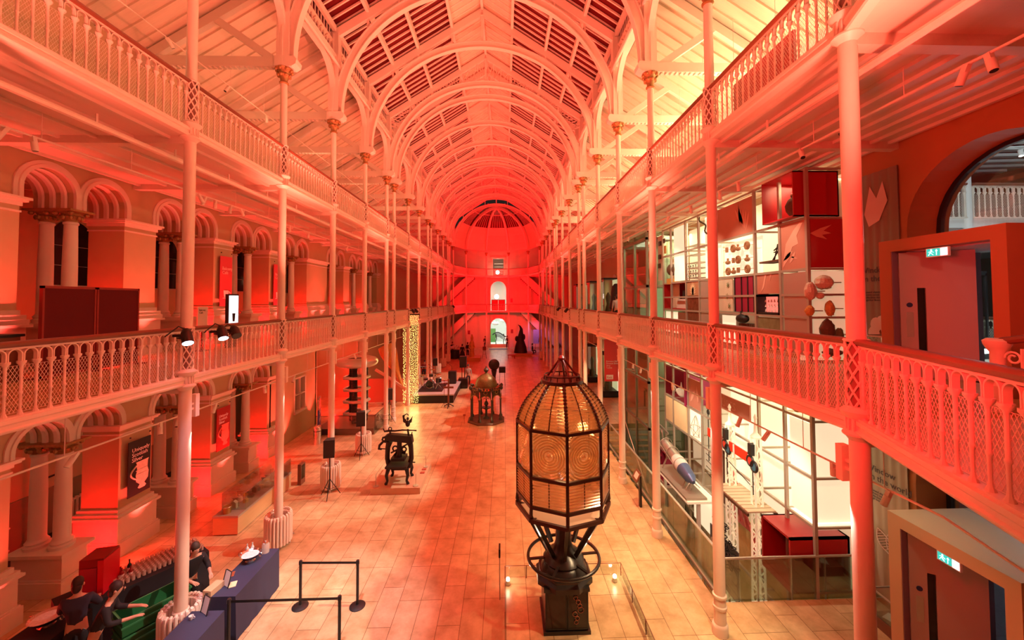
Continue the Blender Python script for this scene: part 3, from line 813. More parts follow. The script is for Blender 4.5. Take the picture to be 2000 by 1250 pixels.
    # far table groups and people are built with the people
# ------------------------------------------------------------------ display wall
DX=7.05; DB=8.30
def build_display():
    WHB=mat('self_glowing_white_board',(.86,.82,.70),.6,emit=(1,.80,.48),es=.35)  # self-glow stands in for light falling on the boards, masts and shelf
    LBX=mat('white_light_box',(.9,.88,.8),.5,emit=(1,.84,.55),es=.75)
    CREAM=mat('cream_back_panel',(.72,.68,.50),.6)
    PINK=mat('dusky_pink_panel',(.50,.20,.14),.5,var=.05)
    PINKL=mat('pale_print',(.70,.36,.27),.55)
    RED=mat('crimson_box',(.38,.008,.012),.35)
    GOLD=mat('ochre_exhibit',(.55,.30,.07),.5,var=.4,scale=20)
    STONE=mat('speckled_rock',(.60,.48,.36),.8,var=.5,scale=40)
    DKB=mat('dark_brown_exhibit',(.10,.05,.025),.6,var=.5,scale=15)
    GREY=mat('grey_back_board',(.40,.35,.29),.6)
    BLUE=mat('blue_metal',(.12,.18,.36),.35,metal=.5)
    # steel grid
    t=thing('display_grid','tall grey steel grid frame of the display wall rising through both floors','display frame')
    ys=[8.92,9.82,10.84,12.85,14.03,15.07,16.42,17.25]
    for y in ys:
        mb=MB(); mb.box(DX-.035,DX+.035,y-.035,y+.035,-4.2,9.86); mb.obj('post',M['greymet'],t,smooth=0)
    mb=MB(); zs=[9.82,8.66,7.47,6.87,6.34,3.95,2.66,1.55,.12,-1.2]
    for z in zs:
        mb.box(DX-.03,DX+.03,8.92,17.25,z-.03,z+.03)
        for y in ys: mb.box(DX,DB,y-.025,y+.025,z-.025,z+.025)
    mb.obj('rail',M['greymet'],t,smooth=0)
    mb=MB()
    for y in ys: mb.box(DB-.03,DB,y-.03,y+.03,-4.2,9.86)
    mb.obj('back_post',M['greymet'],t,smooth=0)
    # backing boards; each board is hung in the grid
    def panel(y0,y1,z0,z1,m,lab,x=DX+.0,th=.03,name='display_board',cat='panel',gap=.04):
        mb=MB(); mb.box(x,x+th,y0+gap,y1-gap,z0+gap,z1-gap); o=mb.obj(name,m,None,smooth=0); tag(o,lab,cat); return o
    def motif(o,pl,m,name='print'):
        """flat printed figure on a panel: list of polygons in (y,z)"""
        mb=MB()
        for P in pl: mb.prism(P,lambda u,v,d:(DX-.002-d,u,v),0,.004)
        return mb.obj(name,m,o,smooth=0)
    def leaf(c,a,L,w,n=7):
        pts=[]
        for i in range(n+1): q=i/n; pts.append((q,w*sin(pi*q)*(1-.4*q)))
        P=[(c[0]+L*(q*cos(a)-h*sin(a)),c[1]+L*(q*sin(a)+h*cos(a))) for q,h in pts]+[(c[0]+L*(q*cos(a)+h*sin(a)),c[1]+L*(q*sin(a)-h*cos(a))) for q,h in pts[-2:0:-1]]
        return P
    BK=DB-.06
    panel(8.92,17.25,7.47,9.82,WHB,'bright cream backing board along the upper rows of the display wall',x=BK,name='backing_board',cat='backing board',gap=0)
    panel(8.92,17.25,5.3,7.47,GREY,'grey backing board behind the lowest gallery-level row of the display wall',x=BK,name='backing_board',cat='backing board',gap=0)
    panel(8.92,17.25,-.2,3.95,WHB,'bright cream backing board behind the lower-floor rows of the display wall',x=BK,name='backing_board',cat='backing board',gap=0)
    panel(8.92,17.25,-4.2,-.2,CREAM,'dull cream backing board at the bottom of the display wall pit',x=BK,name='backing_board',cat='backing board',gap=0)
    panel(8.92,17.25,3.95,5.1,GREY,'grey backing board just under the gallery floor of the display wall',x=BK,name='backing_board',cat='backing board',gap=0)
    # upper rows
    o=panel(10.84,12.85,8.66,9.76,PINK,'dusky pink panel printed with a pale branching plant, top row')
    random.seed(3); motif(o,[leaf((11.25+.05*i,8.78+.05*i),1.9-.16*i,.55,.10) for i in range(6)]+[leaf((11.35+.06*i,8.95+.03*i),1.2+.1*i,.6,.08) for i in range(4)],PINKL)
    o=panel(9.82,8.95,7.5,8.68,PINK,'dusky pink panel printed with a pale dragon, beside the display wall corner',gap=-.02)
    motif(o,[[(9.75,7.55),(9.62,8.15),(9.35,8.45),(9.15,8.6),(9.05,8.58),(9.25,8.3),(9.2,8.1),(9.4,8.05),(9.5,7.8)],leaf((9.4,7.95),-.6,.4,.15),leaf((9.25,7.75),.3,.25,.1),leaf((9.5,7.65),2.2,.35,.16)],PINKL)
    # crimson end panel facing the camera
    mb=MB(); mb.box(DX+.06,8.02,8.90,8.93,7.5,8.66); o=mb.obj('display_board',RED,None,smooth=0); tag(o,'glossy crimson panel facing the doorway on the display wall corner','panel')
    mb=MB(); mb.prism([(7.1,8.3),(7.35,8.42),(7.62,8.5),(7.42,8.36),(7.6,8.3),(7.38,8.26),(7.5,8.16),(7.25,8.22)],lambda u,v,d:(u,8.898-d,v),0,.004); mb.obj('print',PINKL,o,smooth=0)
    # box with a vase, top row
    t=thing('vase_niche','open crimson box niche with a dark vase inside, top corner of the display wall','display niche',(0,0,0))
    y0,y1,z0,z1=9.0,10.13,8.72,9.80
    mb=MB(); mb.box(DX-.25,7.9,y0,y0+.03,z0,z1); mb.box(DX-.25,7.9,y1-.03,y1,z0,z1); mb.box(DX-.25,7.9,y0,y1,z0,z0+.03); mb.box(DX-.25,7.9,y0,y1,z1-.03,z1); mb.box(7.87,7.9,y0,y1,z0,z1); mb.obj('box',RED,t,smooth=0)
    t2=thing('lidded_vase','brown lidded vase standing inside the crimson niche','vase',(DX+.25,9.5,8.75))
    mb=MB(); mb.lathe((0,0,0),[(.12,0),(.14,.03),(.26,.22),(.28,.36),(.22,.5),(.15,.56),(.16,.6)],18); mb.obj('body',DKB,t2); mb=MB(); mb.lathe((0,0,.6),[(.17,0),(.17,.03),(.06,.09),(.03,.14)],14); mb.obj('lid',CREAM,t2)
    spot((DX+.1,9.6,9.72),(DX+.35,9.8,9.0),14,(1,.45,.25),110,.5,.03)
    # crimson side wall and pale wall of the end bay
    mb=MB(); mb.box(7.12,7.55,8.93,8.96,8.75,9.72); o=mb.obj('display_board',RED,None,smooth=0); tag(o,'narrow crimson panel facing the doorway, top of the display wall corner','panel')
    mb=MB(); mb.box(7.57,8.22,9.2,9.23,8.7,9.7); o=mb.obj('display_board',CREAM,None,smooth=0); tag(o,'pale cream panel facing the doorway behind the crimson corner box','panel')
    # white board with three rods of pendants and bells
    rods=[8.35,7.98,7.66]
    panel(10.86,12.83,7.49,8.62,LBX,'brightly lit white board behind the rows of round carvings',x=DX+.25)
    for r,z in enumerate(rods):
        mb=MB(); mb.cyl((DX+.08,10.9,z+.0),(DX+.08,12.6,z+.0),.009,n=6); o=mb.obj('hanging_rod',M['greymet'],None); tag(o,'thin steel rod across the white board, %s from the top'%ORD[r+1],'rod',group='rods of round carvings')
        for c,y in enumerate((11.3,11.75,12.0,12.3)):
            if r==0 and c==3: y=12.35
            mb=MB()
            if (r+c)%3==1: mb.lathe((0,0,-.1),[(.03,0),(.075,.03),(.08,.08),(.03,.13),(.035,.19),(.02,.2)],12)
            elif (r+c)%4==3: mb.cbox((0,0,0),(.05,.1,.16))
            else:
                mb.cyl((-.02,0,0),(.02,0,0),.125,n=20); mb.torus((-.02,0,0),.085,.018,18,6,'x'); mb.torus((-.02,0,0),.04,.012,12,6,'x')
            o=mb.obj('round_carving',mat('carved_brown_%d%d'%(r,c),(.32,.17,.08),.6,var=.5,scale=30),None,(DX+.06,y,z)); tag(o,'brown carved piece on the %s rod, %s from the doorway end'%(ORD[r+1],ORD[c+1]),'carving',group='carvings hung on rods')
    # ship model shelf
    t=thing('model_crane','small black lattice crane model standing on a white shelf of the display wall','model',(DX+.2,10.25,7.78))
    mb=MB(); mb.box(-.2,.2,-.42,.42,-.03,.02); mb.obj('base',DKB,t)
    mb=MB()
    for a,b in (((0,-.1,.02),(0,-.05,.45)),((0,.1,.02),(0,-.05,.45)),((0,-.3,.05),(0,-.05,.45)),((0,-.28,.02),(0,-.3,.5)),((0,-.3,.5),(0,.1,.3)),((0,-.1,.3),(0,.15,.05)),((0,-.38,.3),(0,.1,.25))): mb.cyl(a,b,.018,n=5)
    mb.sph((0,-.25,.2),(.09,.12,.1),8,6); mb.obj('lattice',M['black'],t)
    o=panel(9.84,10.82,6.88,7.47,PINK,'dusky pink panel printed with pale stalks, above the lit pink case')
    motif(o,[[(10.62,6.95),(10.48,7.1),(10.38,7.44),(10.44,7.44),(10.52,7.18)],[(10.24,7.25),(10.18,7.44),(10.24,7.44)]],PINKL)
    t=thing('lit_case','glowing pink case of little white figures with a black frame','display case')
    mb=MB(); mb.box(DX+.22,DX+.25,9.92,10.74,6.42,6.84); mb.obj('back',mat('pink_glow',(.8,.3,.25),.5,emit=(1,.25,.18),es=.9),t,smooth=0)
    mb=MB(); mb.box(DX-.03,DX+.25,9.86,9.92,6.36,6.9); mb.box(DX-.03,DX+.25,10.74,10.8,6.36,6.9); mb.box(DX-.03,DX+.25,9.86,10.8,6.36,6.42); mb.box(DX-.03,DX+.25,9.86,10.8,6.84,6.9); mb.obj('frame',M['black'],t,smooth=0)
    for r in range(3):
        for c in range(6):
            mb=MB(); h=.05+.03*random.random(); mb.lathe((0,0,0),[(.022,0),(.025,h*.3),(.012,h*.6),(.02,h*.8),(.008,h)],8); o=mb.obj('figurine',M['white'],None,(DX+.12,10.0+.12*c+.02*random.random(),6.43+.13*r)); tag(o,'tiny white figure in the glowing pink case, row %s, place %s'%(ORD[r+1],ORD[c+1]),'figurine',group='white figures in the pink case')
    panel(9.84,10.82,5.34,6.32,mat('green_case_glass',(.20,.20,.10),.25,var=.5,scale=6),'murky green glass-fronted case low on the display wall')
    # rocks on brackets at the corner
    panel(8.95,9.78,5.4,7.45,mat('brushed_pinkish_metal',(.46,.32,.27),.35,metal=.3),'brushed pinkish metal panel at the corner of the display wall')
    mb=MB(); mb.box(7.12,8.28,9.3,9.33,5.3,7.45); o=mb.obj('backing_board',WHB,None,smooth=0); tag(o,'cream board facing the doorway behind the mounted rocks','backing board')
    for n,(x,z,rx,rz,m,lab) in enumerate(((7.3,7.15,.2,.16,STONE,'large speckled pink rock, topmost on the corner brackets'),(6.98,6.95,.13,.2,STONE,'pale speckled rock hugging the corner post'),(7.2,6.85,.09,.08,STONE,'small pale rock under the large speckled one'),(7.42,6.55,.11,.17,GOLD,'oval ochre rock on a bracket at the corner'),(6.95,6.5,.1,.12,GOLD,'rough ochre mineral beside the corner post'),(7.35,6.05,.16,.26,DKB,'big dark brown craggy rock on the corner brackets'),(7.62,5.95,.09,.16,mat('green_rock',(.12,.14,.05),.7,var=.5,scale=20),'dark green pointed rock on a bracket'),(7.45,5.55,.2,.09,DKB,'dark twisted specimen below the bracket shelf'))):
        mb=MB(); mb.sph((0,0,0),(rx,rx*.8,rz),12,9)
        random.seed(n+20); mb.v=[tuple(c*(1+random.uniform(-.14,.14)) for c in v) for v in mb.v]
        o=mb.obj('rock',m,None,(x,8.78,z),smooth=.3); tag(o,lab,'rock')
        mb=MB(); mb.cyl((x+rx*.6,8.8,z),(x+rx+.22,8.8,z),.013,n=6); mb.cyl((x+rx+.22,8.8,z),(x+rx+.22,9.3,z),.013,n=6); b=mb.obj('wall_bracket',M['steel'],None); tag(b,'slim steel bracket holding the '+lab.split(',')[0].split(' on ')[0],'bracket',group='rock brackets')
    # cells beyond the second column
    panel(11.95,12.85,6.36,7.46,mat('pale_speckled_case',(.62,.58,.44),.5,var=.2),'pale glass-fronted case with small green sprigs')
    panel(12.0,12.8,5.35,6.3,LBX,'bright white case under the pale sprig case',x=DX+.1)
    for n,(y,z) in enumerate(((12.2,7.2),(12.25,6.85),(12.15,6.55))):
        mb=MB()
        for j in range(7): a=j*.9; mb.cyl((0,0,0),(0,.09*cos(a),.1*sin(a)+.02),.012,.004,n=5)
        o=mb.obj('pressed_plant',mat('dull_green_%d'%n,(.16,.22,.08),.8),None,(DX-.02,y,z)); tag(o,'small green sprig, %s from the top in the pale case'%ORD[n+1],'plant',group='sprigs in the pale case')
    t=thing('tall_cabinet','tall dark crimson glazed cabinet in the middle of the display wall','cabinet')
    mb=MB(); mb.box(DX,DX+.4,10.9,11.86,6.4,7.46); mb.obj('body',M['maroon'],t,smooth=0)
    mb=MB(); 
    for y in (10.92,11.2,11.5,11.84): mb.box(DX-.02,DX,y-.02,y+.02,6.4,7.46)
    mb.obj('frame',M['black'],t,smooth=0)
    t=thing('helmet_stand','dark helmet on a fluted brown plinth below the crimson cabinet','exhibit',(DX+.1,11.4,5.3))
    mb=MB(); mb.box(0,.3,-.45,.45,0,.75); 
    for i in range(9): mb.cyl((0,-.42+.105*i,0),(0,-.42+.105*i,.75),.03,n=6)
    mb.obj('plinth',DKB,t); mb=MB(); mb.sph((-.1,.1,.9),(.16,.24,.14),12,8); mb.cyl((-.1,.1,1.0),(-.12,.15,1.12),.05,.02,n=8); mb.obj('helmet',M['black'],t)
    panel(13.2,14.0,5.35,7.46,mat('brushed_grey_metal',(.48,.42,.36),.35,metal=.4),'brushed grey metal panel between the lit shelves and the iron column')
    panel(12.85,14.0,7.5,9.76,LBX,'tall glowing white board beside the lit ladder shelves',x=DX+.2)
    o=panel(14.05,15.05,6.88,7.47,mat('tan_coral_panel',(.45,.25,.14),.6),'tan panel printed with a pale branching coral')
    motif(o,[leaf((14.55+.03*(i-5),6.92),pi/2+(i-5)*.24,.52-.02*abs(i-5),.09) for i in range(11)],mat('pale_coral_print',(.80,.66,.42),.6))
    panel(14.05,15.05,5.35,6.86,mat('brown_glazed_case',(.16,.06,.03),.2,var=.6,scale=7),'brown glazed case under the coral panel')
    # ladder shelves with pens
    t=thing('ladder_shelves','glass ladder shelves of small dark tools in front of a white board','shelves')
    for r,z in enumerate((8.8,8.45,8.15,7.95,7.75,7.58)):
        mb=MB(); mb.box(DX-.02,DX+.5,14.06,15.04,z-.008,z+.008); mb.obj('shelf',M['steel'],t,smooth=0)
        if r>=3:
            for c in range(9):
                mb=MB(); mb.cyl((0,0,0),(0,.03*(-1)**c,.09),.012,.006,n=5); mb.sph((0,.03*(-1)**c,.1),.018,6,5); o=mb.obj('small_tool',M['black'],None,(DX+.05,14.15+.1*c,z+.008)); tag(o,'tiny dark tool on the ladder shelves, %s shelf down, %s along'%(ORD[r+1],ORD[c+1]),'tool',group='tools on the ladder shelves')
    panel(15.1,16.4,7.5,9.8,LBX,'tall glowing white board above the crimson recess',x=DX+.1)
    # crimson recess with a grey cloth-covered model
    t=thing('crimson_recess','deep crimson open recess in the display wall with a draped table inside','display niche')
    mb=MB(); mb.box(DX,8.2,15.1,15.13,6.4,7.45); mb.box(DX,8.2,17.18,17.21,6.4,7.45); mb.box(DX,8.2,15.1,17.2,6.38,6.42); mb.box(DX,8.2,15.1,17.2,7.42,7.45); mb.box(8.17,8.2,15.1,17.2,6.4,7.45); mb.obj('box',RED,t,smooth=0)
    t=thing('draped_table','pale draped table standing in the crimson recess','table',(7.4,15.7,6.42)); mb=MB(); mb.sweep([[( -.25,y,0),(.3,y,0),(.27,y,.38),(-.2,y,.38)] for y in (-.45,.5)]); mb.obj('drape',mat('grey_pink_cloth',(.55,.42,.38),.8),t,smooth=0)
    mb=MB(); mb.cbox((.05,.0,.56),(.3,.55,.34)); mb.obj('dark_case',M['black'],t)
    panel(15.1,15.9,5.35,6.3,mat('dark_brown_panel',(.22,.09,.05),.5),'dark brown panel of small carvings below the crimson recess')
    panel(15.95,17.2,5.35,6.3,LBX,'low white lit panel below the crimson recess',x=DX+.05)
    panel(16.45,17.2,6.3,8.62,CREAM,'cream cell with a brass diving helmet in it',x=DX+.35)
    t=thing('diving_helmet','dark dome-shaped exhibit above an ochre one in the cream cell','exhibit',(DX+.1,16.6,8.05)); mb=MB(); mb.sph((0,0,0),(.2,.28,.26),14,10); mb.obj('dome',DKB,t); mb=MB(); mb.box(-.15,.15,-.2,.2,-.62,-.38); mb.obj('block',GOLD,t)
    t=thing('snake_bone','long dark wavy snake skeleton fixed near the top of the display wall','skeleton',(DX-.05,13.3,9.3)); mb=MB(); mb.tube([(0,.55-.05*i+.12*sin(i*.8),.42-.06*i) for i in range(14)],.03,6); mb.obj('spine',mat('dark_green_bone',(.08,.09,.05),.6),t)
    panel(17.25,17.9,7.6,9.7,mat('pale_pink_board',(.62,.50,.40),.6),'pale pinkish board at the lift end of the display wall')
    t=thing('stone_tablets','x','tablet')
    for n,(y,z) in enumerate(((17.5,9.3),(17.55,8.7),(17.6,8.3),(17.0,9.35),(16.9,8.95))):
        mb=MB(); mb.cbox((0,0,0),(.04,.22 if n<3 else .16,.2 if n!=4 else .34)); o=mb.obj('stone_tablet',DKB if n<4 else GOLD,None,(DX-.05,y,z)); tag(o,'small dark tablet on the lift end of the display wall, %s of five'%ORD[n+1],'tablet',group='tablets at the lift end')
    bpy.data.objects.remove(t)
    # ------------------------------------------------ lower floor rows
    t=thing('crimson_recess','dark crimson recess under the gallery holding a pale fish model','display niche')
    mb=MB(); mb.box(DX,8.2,15.3,15.36,2.66,3.95); mb.box(DX,8.2,17.2,17.25,2.66,3.95); mb.box(DX,8.2,15.3,17.25,2.62,2.68); mb.box(8.1,8.15,15.3,17.25,2.66,3.95); mb.obj('box',mat('oxblood_box',(.16,.004,.012),.4),t,smooth=0)
    mb=MB(); mb.box(DX-.06,8.2,15.18,15.30,2.62,3.98); mb.obj('edge',mat('purple_edge',(.32,.02,.10),.4),t,smooth=0)
    t=thing('fish_model','pale grey fish model on a rod in the dark crimson recess','fish',(DX+.1,15.9,3.0)); mb=MB(); mb.sph((0,0,0),(.12,.42,.17),14,9); mb.obj('body',mat('fish_skin',(.5,.48,.42),.3,var=.4),t); mb=MB(); mb.prism([(-.4,0),(-.75,.22),(-.62,0),(-.75,-.2)],lambda u,v,d:(d,-u,v),-.015,.015); mb.prism([(.1,.12),(0,.42),(-.12,.14)],lambda u,v,d:(d,u,v),-.012,.012); mb.obj('fin',mat('fin_grey',(.45,.42,.38),.4),t)
    o=panel(14.05,15.15,2.68,3.82,PINK,'dusky pink panel printed with pale fish, lower floor'); motif(o,[leaf((14.9,2.9),2.2,.6,.16),leaf((14.3,3.0),1.4,.6,.14),leaf((14.95,3.25),1.3,.5,.16)],PINKL)
    panel(15.2,17.25,1.55,2.62,mat('yellow_cream_panel',(.80,.66,.38),.6,var=.06),'blank yellowish cream panel under the crimson recess')
    panel(14.05,15.15,1.55,2.64,LBX,'bright white panel carrying a thin wire lattice',x=DX+.05)
    t=thing('wire_lattice','thin grey wire polyhedron on the bright white panel','wire model',(DX,14.6,2.05)); mb=MB(); pp=[(-.35,.1),(-.05,.42),(.1,.05),(.4,-.1),(.15,-.4),(-.3,-.3)]
    for i in range(6):
        for j in (1,2): a=pp[i]; b=pp[(i+j)%6]; mb.cyl((0,a[0],a[1]),(.03,b[0],b[1]),.009,n=5)
    mb.obj('wires',M['greymet'],t)
    panel(11.0,13.9,.15,3.9,LBX,'large glowing white board behind the railway signal',x=DB-.3,gap=.06)
    t=thing('heading_strip','dusky pink heading strip with raised capitals under the gallery','panel'); mb=MB(); mb.box(DX-.04,DX,11.2,13.6,3.26,3.72); mb.obj('board',PINK,t,smooth=0); text('CULTURES',.34,(DX-.045,13.5,3.36),(pi/2,0,-pi/2),mat('raised_letters',(.62,.34,.26),.5),t)
    t=thing('hanging_keys','row of long iron keys and rods hung on a white board','tools')
    for i in range(3):
        y=13.3+.25*i; mb=MB(); mb.cyl((DX+.1,y,1.3-.1*i),(DX+.1,y,2.9),.018,n=6); mb.torus((DX+.1,y,3.02),.11,.03,14,6,'x'); mb.torus((DX+.1,y,2.2+.3*i),.07,.02,12,6,'x'); mb.obj('key',M['black'],t)
    for i in range(4):
        mb=MB(); mb.cyl((DX+.1,13.15,1.2-.22*i),(DX+.1,14.0,1.3-.22*i),.012,n=5); mb.obj('rod',M['black'],t)
    # pale wall patches and lit cases near the corner
    panel(8.97,9.8,1.6,3.9,LBX,'large glowing white case front at the lower corner of the display wall',x=DX+.08)
    mb=MB(); mb.box(7.15,8.25,9.05,9.08,1.6,4.4); o=mb.obj('display_board',LBX,None,smooth=0); tag(o,'tall glowing white panel facing the doorway, lower floor corner','panel')
    mb=MB(); mb.box(7.1,8.28,8.93,9.85,1.50,1.56); o=mb.obj('glass_shelf',LBX,None,smooth=0); tag(o,'bright white case floor at the lower corner of the display wall','shelf')
    for n,(x,z,m,s) in enumerate(((7.35,2.5,DKB,.12),(7.3,2.2,CREAM,.16),(7.3,1.95,GOLD,.09),(7.75,2.45,GOLD,.07),(7.75,2.2,GOLD,.08))):
        mb=MB()
        for j in range(6): a=j*1.05; mb.sph((s*.6*cos(a),0,s*.5*sin(a)),(s*.45,s*.4,s*.4),7,5)
        o=mb.obj('shell_specimen',m,None,(x,9.5 if n<3 else 9.3,z)); tag(o,'knobbly specimen on the white lower corner case, %s from the top'%ORD[n+1],'specimen',group='specimens in the lower corner case')
    t=thing('patterned_vessel','tall patterned pinkish cylinder standing in the white corner case','vessel',(7.8,9.3,1.56)); mb=MB(); mb.lathe((0,0,0),[(.11,0),(.12,.03),(.12,.5),(.09,.56),(.04,.58)],16); mb.obj('body',mat('patterned_pink',(.6,.34,.24),.6,var=.5,scale=45),t)
    t=thing('crimson_box_case','big crimson box case jutting from the lower corner of the display wall','display case')
    mb=MB(); mb.box(DX-.55,7.9,8.98,10.0,.05,.08); mb.box(DX-.55,7.9,8.98,10.0,1.25,1.30); mb.box(DX-.55,7.9,8.98,9.03,.05,1.3); mb.box(DX-.55,7.9,9.95,10.0,.05,1.3); mb.box(7.85,7.9,8.98,10.0,.05,1.3); mb.obj('box',RED,t,smooth=0)
    # railway signal with two red arms and lattice masts
    for n,(y,zt) in enumerate(((11.68,3.0),(10.46,3.05))):
        t=thing('lattice_mast','cream lattice signal mast rising from the pit, %s from the doorway'%ORD[2-n],'mast',(DX-.35,y,-4.15),0,'lattice masts')
        h=zt+4.15
        for sx in (-1,1):
            for sy in (-1,1):
                mb=MB(); mb.bar((sx*.13,sy*.13,0),(sx*.08,sy*.08,h),.045,.045); mb.obj('upright',WHB,t,smooth=0)
        mb=MB(); i=0; z=0
        while z<h-.25:
            f=1-.38*z/h; g=1-.38*(z+.25)/h
            for ax in (0,1):
                for s in (-1,1):
                    a,b=(-.13*f,.13*g) if i%2 else (.13*f,-.13*g)
                    p=(a,s*.13*f,z) if ax==0 else (s*.13*f,a,z); q=(b,s*.13*g,z+.25) if ax==0 else (s*.13*g,b,z+.25)
                    mb.bar(p,q,.018,.03)
            z+=.25; i+=1
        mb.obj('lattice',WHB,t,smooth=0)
        mb=MB(); mb.lathe((0,0,h),[(.12,0),(.14,.05),(.05,.15),(.03,.5),(.05,.55),(.01,.65)],10); mb.obj('finial',WHB,t)
        a=thing('railway_signal','red and white railway signal arm with lens discs on the %s lattice mast'%('nearer' if n else 'further'),'signal arm',(DX-.5,y,2.5),0,'railway signal arms')
        SR=mat('signal_red_%d'%n,(.62,.03,.01),.4)
        mb=MB(); mb.box(-.015,.015,.15,1.0,-.13,.13); mb.obj('blade',SR,a,smooth=0)
        mb=MB(); mb.box(-.02,.02,.72,.80,-.13,.13); mb.obj('stripe',M['white'],a,smooth=0)
        mb=MB(); mb.box(-.05,.09,-.1,.05,.12,.42); mb.obj('lamp_box',M['black'],a,smooth=0)
        mb=MB(); mb.torus((0,.02,-.05),.13,.03,16,6,'x'); mb.torus((0,-.14,-.14),.13,.03,16,6,'x'); mb.cyl((0,-.08,-.9),(0,-.08,-.2),.015,n=5); mb.obj('spectacle',M['black'],a)
        mb=MB(); mb.cyl((-.01,-.14,-.14),(.01,-.14,-.14),.11,n=16); mb.obj('blue_lens',mat('blue_glass_%d'%n,(.02,.16,.26),.15),a); mb=MB(); mb.cyl((-.01,.02,-.05),(.01,.02,-.05),.11,n=16); mb.obj('red_lens',mat('red_glass_%d'%n,(.6,.04,.03),.15),a)
    t=thing('signal_platform','slatted pale wooden platform hung below the signal arms','platform',(DX-.45,10.9,1.25))
    for i in range(9):
        mb=MB(); mb.box(-.35,.4,-.75+.18*i,-.60+.18*i,0,.04); mb.obj('plank',mat('pale_plank_%d'%i,(.62,.52,.36),.6) if i==0 else bpy.data.materials['pale_plank_0'],t,smooth=0)
    mb=MB(); mb.bar((-.36,-.78,-.03),(-.36,.9,-.03),.05,.07); mb.bar((.4,-.78,-.03),(.4,.9,-.03),.05,.07); mb.obj('beam',DKB,t,smooth=0)
    t=thing('signal_wire','thin black wire stretched between the two signal masts','wire'); mb=MB(); mb.cyl((DX-.45,12.3,2.15),(DX-.45,10.5,1.75),.012,n=5); mb.obj('wire',M['black'],t)
    # pink triangular fin panels
    for n,(P,lab) in enumerate((([(12.05,.2),(12.05,1.9),(11.6,1.2),(11.0,.25)],'pink triangular panel with pale stripes under the signal platform'),([(10.95,-.35),(10.98,.3),(10.7,.2)],'smaller pink triangular panel low in the pit'))):
        mb=MB(); mb.prism(P,lambda u,v,d:(DX-.2+d,u,v),0,.05); o=mb.obj('pink_fin',mat('pink_fin_%d'%n,(.55,.10,.10),.5),None,smooth=0); tag(o,lab,'panel')
        if n==0:
            mb=MB(); mb.bar((DX-.22,11.95,1.6),(DX-.22,11.5,.3),.03,.012); mb.bar((DX-.22,11.7,1.3),(DX-.22,11.2,.3),.03,.012); mb.obj('stripe',PINKL,o,smooth=0)
    panel(12.1,12.85,.2,1.95,DKB,'dark brown textured panel beside the pink triangular one',x=DX-.05)
    panel(13.1,14.5,-1.2,.2,LBX,'big white glowing projection screen low in the pit',x=DX-.15)
    panel(8.97,12.6,-2.6,.1,mat('ochre_rough_board',(.62,.45,.18),.8,var=.3,scale=5),'rough ochre board along the bottom of the pit display',x=DX+.3)
    # red book cabinet and grey base
    t=thing('book_cabinet','deep red cabinet with open shelves standing on a grey base','cabinet',(DX-.35,17.2,-.95))
    mb=MB(); mb.box(0,.5,-.75,-.7,0,1.3); mb.box(0,.5,.7,.75,0,1.3); mb.box(0,.5,-.75,.75,1.25,1.3); mb.box(0,.5,-.75,.75,0,.05); mb.box(.45,.5,-.75,.75,0,1.3); mb.box(0,.5,-.3,-.27,0,1.3); mb.obj('carcass',M['maroon'],t,smooth=0)
    for i in range(3):
        mb=MB(); mb.box(.02,.46,-.27,.7,.33+.32*i,.35+.32*i); mb.obj('shelf',M['maroon'],t,smooth=0)
    mb=MB(); mb.box(DX-.4,DX+.3,16.2,18.1,-4.2,-.95); o=mb.obj('cabinet_plinth',GREY,None,smooth=0); tag(o,'tall plain grey base block carrying the red cabinet in the pit','plinth')
    t=thing('beam_engine_model','pale model beam engine on top of the red cabinet','model',(DX-.1,17.2,.35)); mb=MB(); mb.box(-.2,.25,-.6,.6,0,.06); mb.cyl((0,-.3,.06),(0,-.3,.5),.07,n=10); mb.cyl((0,.2,.06),(0,.2,.75),.03,n=8); mb.bar((0,-.4,.7),(0,.5,.8),.05,.08); mb.torus((0,.45,.35),.28,.03,18,6,'x'); mb.obj('engine',M['steel'],t)
    # rocket
    t=thing('rocket','silver and blue rocket lying aslant on a frame above the pit','rocket',(DX-.75,14.4,1.0))
    a=Vector((0,1.15,.12)); b=Vector((0,-1.15,-.35)); d=(b-a)
    def P(q): return a+d*q
    mb=MB(); mb.cyl(P(.0),P(.1),.16,.2,n=20); mb.cyl(P(.1),P(.45),.2,.2,n=20); mb.obj('tail_body',M['steel'],t)
    mb=MB(); mb.cyl(P(.45),P(.52),.2,.24,n=20); mb.cyl(P(.52),P(.7),.24,.24,n=20); mb.obj('mid_body',M['white'],t)
    mb=MB(); mb.cyl(P(.7),P(.92),.24,.19,n=20); mb.cyl(P(.92),P(1.02),.19,.06,n=20); mb.obj('nose',BLUE,t)
    mb=MB()
    for q in (.05,.3,.6): mb.torus(P(q),.25,.015,18,5,'y')
    for s in (-1,1): mb.cyl(P(.02)+Vector((s*.22,0,0)),P(.6)+Vector((s*.26,0,0)),.015,n=5)
    for i in range(6): mb.cyl(P(.95),P(.95)+Vector((.25*cos(i),-.1,-.25+.1*sin(i*2))),.012,n=5)
    mb.obj('tubing',M['greymet'],t)
    mb=MB()
    for q in (.15,.8):
        for s in (-1,1): mb.cyl(P(q)+Vector((0,0,-.18)),P(q)+Vector((s*.25,0,-.75)),.03,n=6)
    mb.box(-.35,.35,-1.4,1.3,-.85,-.78); mb.obj('cradle',M['greymet'],t)
    mb=MB(); mb.box(DX-1.1,DX-.3,12.9,15.8,.08,.15); o=mb.obj('exhibit_shelf',WHB,None,smooth=0); tag(o,'long pale shelf carrying the silver rocket','shelf')
